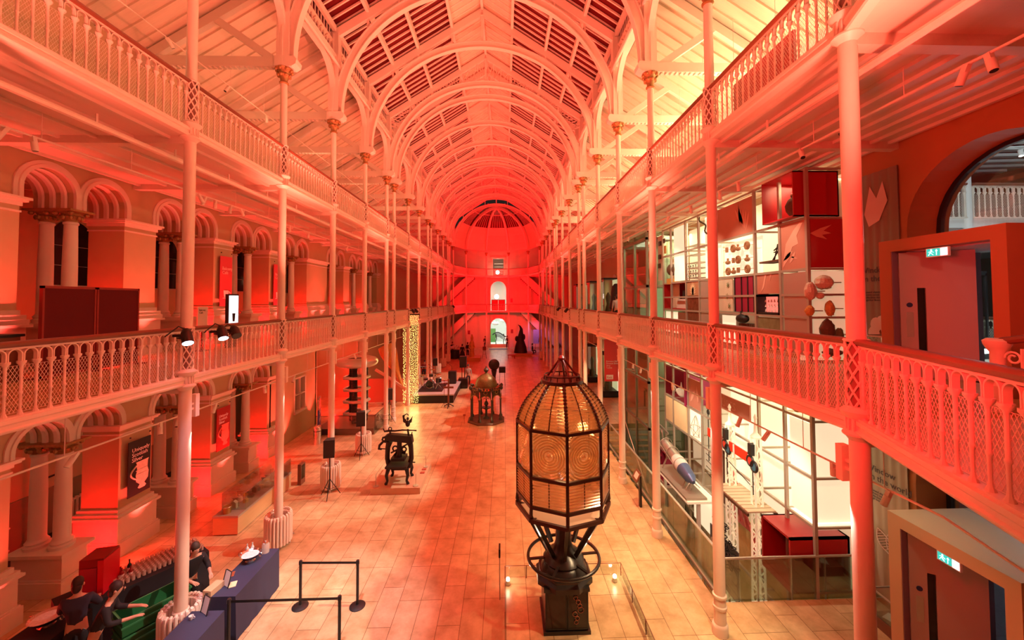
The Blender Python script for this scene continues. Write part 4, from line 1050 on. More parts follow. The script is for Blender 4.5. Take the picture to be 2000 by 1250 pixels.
    for n,y in enumerate((13.0,15.7)):
        mb=MB(); mb.box(DX-.75,DX-.65,y-.05,y+.05,-4.2,.08); o=mb.obj('shelf_post',M['white'],None,smooth=0); tag(o,'white post under the %s end of the rocket shelf'%('near' if n==0 else 'lift'),'post')
    # spiral of dark coils
    t=thing('coil_sculpture','dark cascading sculpture of curled iron hanging in the pit','sculpture',(DX-.7,11.4,0)); mb=MB(); random.seed(5)
    for i in range(46):
        q=i/45; w=.05+.28*sin(pi*min(1,q*1.15)); mb.torus((random.uniform(-.12,.12),.45-.95*q*.9+random.uniform(-w,w)*.6,.45-1.25*q+random.uniform(-.1,.1)),.055+.03*random.random(),.016,9,5,'x' if i%2 else 'z')
    mb.obj('coils',M['black'],t)
    # painted crowd panel in the pit
    PB=mat('dark_mural_ground',(.10,.09,.09),.5,var=.6,scale=5)
    o=panel(11.1,12.7,-1.9,-.35,PB,'dark mural panel painted with figures, low in the pit',x=DX-.5); 
    mb=MB()
    for (y,z,h) in ((12.5,-1.0,.26),(12.05,-1.15,.22),(11.6,-1.05,.2),(11.35,-1.2,.18)): mb.prism([(y+.16*cos(a),z+h*sin(a)) for a in [2*pi*i/12 for i in range(12)]],lambda u,v,d:(DX-.505-d,u,v),0,.004); mb.prism([(y-.14,z-.2),(y+.14,z-.2),(y+.18,z-.62),(y-.18,z-.62)],lambda u,v,d:(DX-.505-d,u,v),0,.004)
    mb.obj('figures',mat('painted_figures',(.42,.30,.22),.6,var=.7,scale=4),o,smooth=0)
    # round exhibit lamps under the gallery near the corner
    for n,(y,r) in enumerate(((9.75,.14),(9.35,.2))):
        mb=MB(); mb.cyl((0,0,0),(.06,0,0),r,n=20); mb.torus((0,0,0),r*.6,.02,16,6,'x'); o=mb.obj('round_shield',GOLD,None,(DX-.05,y,4.25)); tag(o,'round brown shield under the gallery edge, %s from the doorway'%ORD[2-n],'shield')
    # banner hung on the wall beside the display, both floors
    for n,(z0,z1,lab) in enumerate(((5.35,9.6,'tall grey-green printed banner on the wall above the gallery floor'),(.15,4.95,'tall beige printed banner on the wall at ground level'))):
        t=thing('wall_banner',lab,'banner'); BM=mat('banner_cloth_%d'%n,(.40,.33,.23) if n else (.26,.21,.14),.8)
        mb=MB(); sec=[]
        for i in range(25):
            y=8.0+.92*i/24; sec.append([(8.30+.012*sin(i*1.3),y,z0),(8.30+.012*sin(i*1.3),y,z1),(8.32,y,z1),(8.32,y,z0)])
        mb.sweep(sec); mb.obj('cloth',BM,t)
        tm=mat('banner_ink_%d'%n,(.06,.04,.04),.7); PR=mat('banner_print_%d'%n,(.66,.50,.42),.7)
        zt=(7.35,2.9)[n]
        text('Window\non the world',.19,(8.275,8.9,zt),(pi/2,0,-pi/2),tm,t)
        text('A thousand objects\nfrom every corner of\nthe collections rise\nthrough four floors',.06,(8.275,8.9,zt-.45),(pi/2,0,-pi/2),tm,t)
        mb=MB(); 
        Pz=zt-1.35
        if n==0:
            for i in range(7): a=i*.9; mb.sph((8.275,8.45+.16*cos(a),Pz+.25*sin(a)),(.004,.14,.16),8,6)
            mb.torus((8.275,8.4,Pz-.45),.12,.03,16,5,'x'); mb.prism([(8.75,8.7),(8.6,9.3),(8.45,9.0),(8.3,9.35),(8.2,8.9),(8.4,8.5),(8.65,8.4)],lambda u,v,d:(8.275+d,u,v),0,.004)
        else:
            for c,a0 in (((8.45,1.35),2.1),((8.4,1.25),1.0)):
                L=[(c[0]+.5*q*cos(a0)-h*sin(a0),c[1]+.5*q*sin(a0)+h*cos(a0)) for q,h in [(i/10,.14*sin(pi*i/10)) for i in range(11)]]
                R=[(c[0]+.5*q*cos(a0)+h*sin(a0),c[1]+.5*q*sin(a0)-h*cos(a0)) for q,h in [(i/10,.14*sin(pi*i/10)) for i in range(11)]]
                for S in (L,R): mb.tube([(8.275,u,v) for u,v in S],.012,5)
                for i in range(2,10): mb.tube([(8.275,*L[i]),(8.275,*R[i])],.007,4)
            mb.prism([(8.75,3.8),(8.5,3.5),(8.15,3.42),(8.1,3.6),(8.2,3.55),(8.3,3.7),(8.55,3.75),(8.7,4.1)],lambda u,v,d:(8.275+d,u,v),0,.004)
        mb.obj('print',PR,t)
    # glass lift shaft
    t=thing('glass_lift','tall green-tinted glass lift shaft at the far end of the display wall','lift')
    mb=MB()
    for x in (6.55,8.2):
        for y in (17.9,19.6,21.3): mb.box(x-.05,x+.05,y-.05,y+.05,-4.2,9.9)
    for z in (9.6,7.4,5.2,3.0,.9):
        mb.box(6.5,6.6,17.9,21.3,z-.06,z+.06)
        for y in (17.9,21.3): mb.box(6.5,8.2,y-.05,y+.05,z-.06,z+.06)
    mb.obj('frame',mat('lift_steel',(.34,.34,.27),.4,metal=.4),t,smooth=0)
    mb=MB()
    for y in (17.86,): mb.box(6.58,8.2,y,y+.015,-4.2,9.9)
    mb.box(6.53,6.545,17.95,21.25,-4.2,9.9); mb.obj('glass_wall',M['glassg'],t,smooth=0)
    mb=MB(); mb.box(6.75,8.1,18.2,19.5,5.3,7.3); mb.obj('car',mat('lift_car',(.50,.56,.36),.3,emit=(.75,.9,.5),es=.35),t,smooth=0)
    mb=MB(); mb.box(8.22,8.3,17.9,21.3,-4,9.9); mb.obj('back_wall',mat('lift_back',(.40,.42,.30),.5,var=.15,scale=2),t,smooth=0)
    area((7.4,19.6,9.6),(7.4,19.6,0),60,(.95,1,.75),1.2,2.5); area((7.4,19.6,4.9),(7.4,19.6,0),50,(.95,1,.75),1.2,2.5)
    # wall niches beyond the lift
    for n,y in enumerate((26.2,29.5)):
        mb=MB(); P=[(y-.6,5.9)]+arch_pts(y,8.1,.6)+[(y+.6,5.9)]
        mb.prism(P,lambda u,v,d:(d,u,v),8.28,8.34); o=struct(mb.obj('window_%d'%(80+n),mat('pale_niche_%d'%n,(.62,.55,.42),.6),smooth=0))
    t=thing('stone_statue','dark rough standing stone sculpture on an ochre plinth beyond the lift','sculpture',(6.9,24.2,5.28)); mb=MB(); mb.box(-.5,.5,-.6,.9,0,.75); mb.obj('plinth',GOLD,t); mb=MB(); mb.lathe((0,0,.75),[(.3,0),(.42,.3),(.34,.7),(.3,1.2),(.22,1.6),(.1,1.75)],9); random.seed(9); mb.v=[(x*(1+random.uniform(-.15,.15)),y*(1+random.uniform(-.15,.15)),z) for x,y,z in mb.v]; mb.obj('stone',M['black'],t,smooth=.2)
    # tall lit cases further along both floors
    for n,(y,z) in enumerate(((32,5.3),(27.6,5.3),(33,.05),(28,.05),(38,5.3))):
        t=thing('glass_showcase','tall lit glass showcase against the display-side wall, %s on the %s'%(ORD[1+(n%3)],'gallery' if z>1 else 'ground floor'),'showcase',(7.3,y,z),0,'tall lit showcases')
        mb=MB(); mb.box(-.5,.6,-.7,.7,0,.4); mb.box(-.5,.6,-.7,.7,2.9,3.0); mb.obj('base',M['black'],t,smooth=0); mb=MB(); mb.box(.5,.55,-.68,.68,.4,2.9); mb.obj('back',LBX,t,smooth=0); mb=MB(); mb.box(-.48,-.465,-.68,.68,.4,2.9); mb.box(-.48,.5,-.68,-.665,.4,2.9); mb.obj('glass',M['glassg'],t,smooth=0)
        mb=MB(); mb.lathe((0,0,.4),[(.2,0),(.25,.3),(.12,.8),(.2,1.3),(.05,1.6)],10); mb.obj('exhibit',DKB,t)
    # upper gallery: red screens and lit cases seen through the railings
    for n,(y0,y1,lab) in enumerate(((7.3,8.9,'tall deep red screen on the upper gallery beside the bright case'),(8.95,9.3,'narrow dark lattice screen on the upper gallery next to the red screen'),(14.9,15.6,'red screen on the upper gallery above the lift'),(19.9,20.6,'far red screen on the upper gallery of the display side'))):
        t=thing('gallery_screen',lab,'screen',(5.6,0,ZU1)); mb=MB(); mb.box(0,.06,y0,y1,.03,1.75); mb.obj('panel',M['redp'] if n!=1 else M['wood'],t,smooth=0); mb=MB(); mb.box(-.15,.2,y0,y0+.05,0,.03); mb.box(-.15,.2,y1-.05,y1,0,.03); mb.obj('foot',M['black'],t,smooth=0)
    for n,y in enumerate((6.2,10.4,12.6,14.2,17.3,22,27,32)):
        t=thing('lit_wall_case','bright white lit wall case on the upper gallery, %s from the camera end'%ORD[n+1],'showcase',(7.9,y,ZU1+.05),0,'lit cases on the upper gallery'); mb=MB(); mb.box(.1,.35,-.8,.8,.3,2.3); mb.obj('light_panel',LBX,t,smooth=0); mb=MB(); mb.box(0,.4,-.85,-.8,0,2.4); mb.box(0,.4,.8,.85,0,2.4); mb.box(0,.4,-.85,.85,2.3,2.4); mb.box(0,.4,-.85,.85,0,.3); mb.obj('frame',M['greymet'],t,smooth=0)
        area((7.6,y,ZU1+2.0),(6.0,y,ZC+2),130,(1,.72,.36),.5,1.4)
# ------------------------------------------------------------------ doorways, pit glass and the hall beyond the right wall
def build_right():
    ORG=M['brown']
    DOORM=mat('mauve_pink_door',(.52,.33,.30),.5)
    for lv,z0 in (('gallery',ZM1),('ground-floor',0.0)):
        PM=mat('portal_paint_%s'%lv,(.42,.13,.05) if lv=='gallery' else (.62,.42,.26),.6)
        t=thing('doorway_portal','deep square-edged %s portal built out from the wall around the double doors'%lv,'doorway',(0,0,z0))
        xf,y0,y1,ht=7.5,5.63,7.62,2.62; ya,yb,hi=5.83,7.40,2.40
        mb=MB(); mb.box(xf,9.3,y0,ya,0,ht); mb.box(xf,9.3,yb,y1+.02,0,ht); mb.box(xf,9.3,ya,yb,hi,ht); mb.obj('surround',PM,t,smooth=0)
        mb=MB(); mb.box(xf+.01,9.3,yb-.012,yb,0,hi); mb.obj('lining',mat('violet_lining_%s'%lv,(.28,.13,.17),.6),t,smooth=0)
        mb=MB(); mb.box(xf+.3,9.32,ya,ya+.02,0,hi); mb.box(xf+.3,9.32,ya,yb,hi-.02,hi); mb.obj('inner_lining',mat('pale_lining_%s'%lv,(.62,.60,.68),.5),t,smooth=0)
        d=thing('door_leaf','pinkish grey door leaf with narrow glass panel standing open in the %s portal'%lv,'door',(xf+.12,yb-.02,z0+.01),radians(-62) if False else 0)
        W=1.02; ang=radians(58)   # opened away from the camera
        d.rotation_euler=(0,0,0)
        ex=Vector((sin(ang),-cos(ang),0)); en=Vector((-cos(ang),-sin(ang),0))
        def slabm(a,b,c,e,th0,th1):
            mb=MB(); vs=[]
            for h in (c,e):
                for q,tt in ((a,th0),(b,th0),(b,th1),(a,th1)): p=ex*q+en*tt; vs.append((p.x,p.y,h))
            mb.add(vs,[(0,3,2,1),(4,5,6,7),(0,1,5,4),(1,2,6,5),(2,3,7,6),(3,0,4,7)]); return mb
        mb=slabm(0,.24,0,2.36,0,.05); 
        for q in ((.36,W,0,2.36),(.24,.36,0,.35),(.24,.36,1.68,2.36)): m2=slabm(*q,0,.05); mb.add(m2.v,m2.f)
        mb.obj('leaf',DOORM,d,smooth=0)
        slabm(.25,.35,.35,1.68,.02,.03).obj('vision_panel',M['darkwin'],d,smooth=0)
        slabm(.08,.18,.75,1.22,.05,.056).obj('push_plate',M['steel'],d,smooth=0)
        mb=MB(); c=ex*.13+en*.053+Vector((0,0,1.36)); mb.cyl(c-en*.003,c+en*.004,.045,n=16); mb.obj('fire_sign',mat('blue_disc_%s'%lv,(.02,.03,.12),.4),d)
        # exit sign
        e=thing('exit_sign','lit green running-man exit sign hung in the %s portal'%lv,'exit sign',(xf+.06,6.62,z0+hi-.10))
        mb=MB(); mb.box(-.02,.02,-.18,.18,-.08,.08); mb.obj('box',M['white'],e,smooth=0)
        mb=MB(); mb.box(-.024,-.02,-.05,.165,-.065,.065); mb.obj('green_panel',mat('exit_green_%s'%lv,(.01,.30,.22),.4,emit=(.02,.5,.42),es=1.2),e,smooth=0)
        EW=mat('exit_white_%s'%lv,(.9,.95,1),.4,emit=(.8,.9,1),es=1.6)
        mb=MB(); mb.box(-.024,-.02,-.165,-.06,-.065,.065)
        for a,b in (((.1,.0),(.07,.03)),((.1,0),(.05,-.045)),((.1,0),(.13,-.05)),((.09,.02),(.04,.0)),((.09,.02),(.13,.01))): mb.bar((-.026,a[0],a[1]),(-.026,b[0],b[1]),.003,.016,up=(1,0,0))
        mb.cyl((-.028,.085,.045),(-.024,.085,.045),.014,n=8)
        mb.bar((-.026,.0,-.05),(-.026,.0,.02),.004,.014,up=(1,0,0)); mb.prism([(.02,.02),(-.02,.02),(0,.05)],lambda u,v,d:(-.028+d,u,v),0,.004)
        mb.obj('symbol',EW,e,smooth=0)
    # arch-window glass and black frame
    for lv,zs,z0 in ((1,8.18,ZM1),(0,3.0,0)):
        mb=MB(); r=1.40
        sec=[]
        P=[(6.46-r,z0)]+arch_pts(6.46,zs,r)+[(6.46+r,z0)]
        for i,(a,b) in enumerate(P):
            dy,dz=(a-6.46)/r,max(0,(b-zs)/r); L=sqrt(dy*dy+dz*dz) or 1
            sec.append([(8.98+q,a-dy/L*w,b-dz/L*w) for q,w in ((0,-.02),(0,.06),(.08,.06),(.08,-.02))])
        mb.sweep(sec); mb.box(8.99,9.05,6.30,6.33,z0+2.6,zs+r-.02)
        o=struct(mb.obj('window_%d'%(90+lv),M['black'],smooth=0))
        mb=MB(); mb.prism(P,lambda u,v,d:(9.03+d,u,v),0,.01); mb.obj('pane',M['glass'],o,smooth=0)
    # hall beyond
    BT=brick_mat('blue_grey_tiles',(.20,.22,.28),(.17,.19,.25),(.07,.07,.08),.6,.6,rough=.3,swap=False,spec=.5)
    mb=MB(); mb.box(9.25,30,-6,30,-.2,0); struct(mb.obj('floor',BT,smooth=0))
    mb=MB(); mb.box(9.25,13.0,-6,13,ZM1-.2,ZM1); mb.box(9.25,13,-6,13,ZM1-.25,ZM1-.2); struct(mb.obj('gallery_floor_beyond',mat('pale_stone_floor',(.5,.45,.36),.4,var=.1),smooth=0))
    mb=MB(); mb.box(24,24.2,-6,30,0,16); mb.box(9.25,24,22,22.2,0,16); struct(mb.obj('wall_beyond',mat('brown_grey_wall',(.20,.15,.10),.7),smooth=0))
    mb=MB(); mb.box(9.25,24,-6,30,13.5,13.7); struct(mb.obj('ceiling',M['black'],smooth=0))
    # white gallery opposite, upper level
    mb=MB(); mb.box(9.25,16.5,10.6,22,8.75,9.0); struct(mb.obj('gallery_floor_beyond',M['white'],smooth=0))
    mb=MB(); mb.box(16.3,24,-6,22,8.75,9.0); struct(mb.obj('gallery_floor_beyond',M['white'],smooth=0))
    WI=bpy.data.materials['white_paint']
    def wbal(loc,rz,L,lab):
        t=balustrade(loc,rz,L,lab,False,'white railings of the hall beyond'); 
        return t
    for n,(a,b) in enumerate((((9.4,10.55),(13.0,10.55)),((13.0,10.55),(16.3,10.55)),((16.3,10.55),(16.3,7.2)),((16.3,7.2),(16.3,3.8)))):
        wbal((a[0],a[1],9.02),atan2(b[1]-a[1],b[0]-a[0])-pi/2,sqrt((b[0]-a[0])**2+(b[1]-a[1])**2),'white railing of the upper gallery in the hall beyond the arch, %s length'%ORD[n+1])
    for n,(a,b) in enumerate((((12.9,12.5),(12.9,9.2)),((12.9,9.2),(12.9,5.9)),((9.4,12.6),(12.9,12.6)))):
        wbal((a[0],a[1],ZM1+.02),atan2(b[1]-a[1],b[0]-a[0])-pi/2,sqrt((b[0]-a[0])**2+(b[1]-a[1])**2),'white railing seen through the gallery double doors, %s length'%ORD[n+1])
    for n,(x,y) in enumerate(((13.0,10.6),(16.3,10.6),(16.3,6.0))):
        t=thing('white_column','slim white column of the hall beyond the arch, %s from the doorway'%ORD[n+1],'column',(x,y,0),0,'white columns beyond'); mb=MB(); mb.lathe((0,0,0),[(.12,0),(.1,.3),(.1,11.2),(.2,11.5)],14); mb.obj('shaft',M['white'],t)
    mb=MB()
    for i in range(9): mb.bar((9.3,10.7+1.1*i,11.9+.12*i),(24,9.2+1.1*i,11.9+.12*i),.25,.12)
    mb.box(9.3,24,10.4,11.0,11.3,11.75); o=struct(mb.obj('ceiling',M['white'],smooth=0))
    t=thing('lighting_track','white lighting track with lit spots in the hall beyond the arch','track',(0,0,0)); mb=MB(); mb.cyl((9.4,9.9,10.55),(16,9.9,10.9),.02,n=6); mb.obj('rail',M['white'],t)
    HOT=mat('lit_spot_face',(1,1,1),.4,emit=(1,.95,.85),es=14)
    for n,(x,z) in enumerate(((11.6,10.5),(11.85,10.5),(12.1,10.5),(13.6,10.65))):
        s=thing('track_spotlight','small lit white spotlight in the hall beyond the arch, %s along its track'%ORD[n+1],'spotlight',(x,9.85,z),0,'lit spotlights beyond the arch'); mb=MB(); mb.cyl((0,0,.02),(0,-.02,-.14),.05,n=10); mb.obj('body',M['white'],s); mb=MB(); mb.cyl((0,-.02,-.14),(0,-.022,-.15),.045,n=10); mb.obj('lens',HOT,s)
    t=thing('track_spotlight','lit hanging downlight near the top of the arch window','spotlight',(13.2,12.0,11.55)); mb=MB(); mb.cyl((0,0,0),(0,0,.25),.1,n=12); mb.obj('body',M['brown'],t); mb=MB(); mb.cyl((0,0,-.01),(0,0,0),.09,n=12); mb.obj('lens',HOT,t)
    for p,pw in (((12,7.5,12.6),260),((17,9,12.5),380),((11.0,8.8,8.2),130),((11.5,7.5,4.4),150),((14,9,5.5),120)): point(p,pw,(.80,.88,1),.4)
    # free-standing showcase and doorway seen through the doors
    t=thing('glass_showcase','tall black-framed glass showcase with bright foot lights beyond the gallery doors','showcase',(11.55,9.6,ZM1)); mb=MB(); mb.box(-.3,.3,-.3,.3,0,.12); mb.box(-.3,.3,-.3,.3,2.05,2.15)
    for a in (-.28,.28):
        for b in (-.28,.28): mb.box(a-.02,a+.02,b-.02,b+.02,.1,2.1)
    mb.obj('frame',M['black'],t,smooth=0); mb=MB(); mb.box(-.31,.31,-.31,.31,.14,.24); mb.obj('foot_light',LITE(),t,smooth=0); mb=MB(); mb.box(-.27,.27,-.27,-.26,.25,2.05); mb.obj('glass',M['glass'],t,smooth=0)
    mb=MB(); mb.box(12.7,13.9,15.0,15.1,ZM1,ZM1+2.2); o=mb.obj('lit_doorway',mat('pale_lit_room',(.75,.7,.6),.6,emit=(1,.85,.6),es=.5),None,smooth=0); tag(o,'pale lit doorway across the void beyond the gallery doors','doorway')
    # glass case with a purple book beside each portal
    for n,(z0,lab) in enumerate(((ZM1,'gallery'),(0,'ground-floor'))):
        t=thing('label_case','low glass case on a brown base beside the %s portal'%lab,'display case',(7.95,7.98,z0)); mb=MB(); mb.box(-.3,.3,-.3,.25,0,.22); mb.obj('base',M['wood'],t,smooth=0)
        mb=MB()
        for a in (-.29,.29):
            for b in (-.29,.24): mb.box(a-.012,a+.012,b-.012,b+.012,.22,.72)
        mb.box(-.3,.3,-.3,-.28,.70,.73); mb.box(-.3,.3,.23,.25,.70,.73); mb.box(-.3,-.28,-.3,.25,.70,.73); mb.box(.28,.3,-.3,.25,.70,.73); mb.obj('frame',M['steel'],t,smooth=0)
        mb=MB(); mb.box(-.285,-.28,-.28,.23,.22,.7); mb.box(-.28,.28,-.285,-.28,.22,.7); mb.obj('glass',M['glass'],t,smooth=0)
        b=thing('purple_sign','purple book-shaped sign standing on the %s glass case'%lab,'sign',(7.98,7.85,z0+.735)); mb=MB(); mb.box(-.02,.02,-.16,.16,0,.42); mb.obj('board',mat('plum_board_%d'%n,(.26,.01,.10),.4),b,smooth=0); mb=MB(); mb.box(.02,.05,-.16,.16,0,.42); mb.obj('edge',M['white'],b,smooth=0)
        mb=MB(); mb.box(-.15,.1,-.1,.12,0,.006); o=mb.obj('paper_sheet',M['white'],None,(7.9,8.0,z0+.24),.4,smooth=0); tag(o,'white paper sheet lying inside the %s glass case'%lab,'paper')
    # glass barrier around the pit
    GB=[]
    ys=[8.9+1.28*i for i in range(11)]
    t=thing('glass_barrier','long green-tinted glass barrier with slim handrail along the pit edge','barrier',(4.86,0,0))
    for a,b in zip(ys,ys[1:]): mb=MB(); mb.box(-.008,.008,a+.01,b-.01,-.1,1.0); mb.obj('glass_pane',M['glassg'],t,smooth=0)
    mb=MB(); mb.box(-.03,.03,ys[0],ys[-1],1.0,1.03); mb.obj('handrail',M['steel'],t,smooth=0)
    mb=MB(); mb.box(-.05,.05,ys[0],ys[-1],0,.05); mb.obj('shoe',M['greymet'],t,smooth=0)
    t=thing('glass_barrier','short glass barrier with pale tubular handrail across the near edge of the pit','barrier',(0,8.9,0))
    xs=[4.9,5.68,6.46,7.24,8.02]
    for a,b in zip(xs,xs[1:]): mb=MB(); mb.box(a+.01,b-.01,-.008,.008,0,.9); mb.obj('glass_pane',M['glassg'],t,smooth=0)
    mb=MB()
    for x in xs[:-1]: mb.cyl((x+.02,0.03,-.2),(x+.02,.03,.93),.018,n=8)
    mb.obj('post',M['steel'],t); mb=MB(); mb.cyl((4.86,0,.94),(8.3,0,.94),.028,n=12); mb.obj('handrail',M['steel'],t)
    # wooden stair down
    t=thing('pit_stair','pale wooden stair descending into the pit beside the glass lift','staircase',(0,0,0))
    for i in range(22):
        mb=MB(); mb.box(5.0,6.3,21.4-.28*i-.28,21.4-.28*i,-.19*(i+1)-.04,-.19*(i+1)); mb.obj('tread',bpy.data.materials['oak_gallery_floor'],t,smooth=0)
    for n,x in enumerate((5.0,6.3)):
        r=thing('stair_rail','steel handrail on the %s side of the pit stair'%('hall' if n==0 else 'display'),'handrail',(0,0,0),0,'pit stair handrails'); mb=MB(); mb.cyl((x,21.6,1.0),(x,15.4,-3.2),.025,n=8); mb.obj('rail',M['steel'],r)
        mb=MB()
        for i in range(6): mb.cyl((x,21.4-1.1*i,.9-.745*i),(x,21.4-1.1*i,-.1-.745*i),.015,n=6)
        mb.obj('post',M['steel'],r)
    # lectern label by the barrier
    t=thing('label_lectern','dark angled label stand beside the glass barrier','lectern',(4.42,13.0,0)); mb=MB(); mb.box(-.03,.03,-.07,.07,0,1.0); mb.obj('post',M['black'],t,smooth=0)
    mb=MB(); mb.prism([(-.22,-.17),(.22,-.17),(.22,.17),(-.22,.17)],lambda u,v,d:(-.10+v*.45-d*.7,u,1.0+v*.85+d*.5),0,.03); mb.obj('board',M['wood'],t,smooth=0)
    mb=MB(); mb.prism([(-.14,-.10),(.14,-.10),(.14,.10),(-.14,.10)],lambda u,v,d:(-.121+v*.45-d*.7,u-.01,1.015+v*.85+d*.5),0,.006); mb.obj('label',M['white'],t,smooth=0)
    for n,y in enumerate((20.5,22.5,25)):
        c=dup(t,(4.2,y,0),'dark angled label stand far along the display side, %s beyond the glass barrier'%ORD[n+1])
    # red hanging totem
    t=thing('hanging_sign','tall red hanging directory board with white lettering between the display-side columns','sign',(5.35,19.5,2.75)); mb=MB(); mb.box(-.42,.42,-.03,.03,0,2.1); mb.obj('board',mat('signal_red_board',(.60,.03,.03),.5),t,smooth=0)
    text('Entrance Hall\nMuseum Entrance\nShop\nToilets',.105,(-.34,-.035,.95),(pi/2,0,0),M['white'],t); mb=MB(); mb.box(-.34,.0,-.035,-.03,.1,.32); mb.obj('exit_patch',M['white'],t,smooth=0); text('Exit',.16,(-.31,-.04,.15),(pi/2,0,0),M['redp'],t)
    mb=MB(); mb.cyl((-.3,0,2.1),(-.3,0,2.4),.01,n=5); mb.cyl((.3,0,2.1),(.3,0,2.4),.01,n=5); mb.obj('hanger',M['steel'],t)
    # turned newel and rising handrail at the camera end of the lower gallery
    t=thing('newel_post','turned red-lit newel post with sloping handrail and scroll ironwork at the gallery stair','newel',(6.5,5.02,ZM1)); mb=MB(); mb.lathe((0,0,0),[(.11,0),(.11,.08),(.075,.12),(.075,.3),(.09,.34),(.075,.38),(.075,.78),(.10,.82),(.13,.88),(.14,.93),(.10,.96)],16); mb.obj('post',M['iron'],t)
    mb=MB(); mb.tube([(0,-.05,.93),(.0,-.35,1.0),(0,-.8,1.25),(0,-1.6,1.75)],.05,8); mb.obj('handrail',M['wood'],t)
    mb=MB()
    for c,r in (((0,-.16,.72),.09),((0,-.62,1.0),.11)): mb.tube([(0,c[1]+r*(1-i*.035)*cos(i*.45),c[2]+r*(1-i*.035)*sin(i*.45)) for i in range(20)],.014,5)
    for i in range(5): mb.cyl((0,-.25-.27*i,-.0+.16*i),(0,-.25-.27*i,.85+.16*i),.02,n=7)
    mb.obj('scrollwork',M['iron'],t)
    # camera domes and small devices on the gallery undersides
    t=thing('dome_camera','small black dome camera under the upper gallery by the arch window','camera',(6.7,7.5,ZU0-.02)); mb=MB(); mb.cyl((0,0,0),(0,0,.08),.09,n=14); mb.obj('base',M['white'],t); mb=MB(); mb.sph((0,0,-.01),(.07,.07,.07),12,8); mb.obj('dome',M['blackg'],t)
_L={}
def LITE():
    if 'm' not in _L: _L['m']=mat('foot_light_white',(1,1,1),.4,emit=(.9,.95,1),es=4)
    return _L['m']
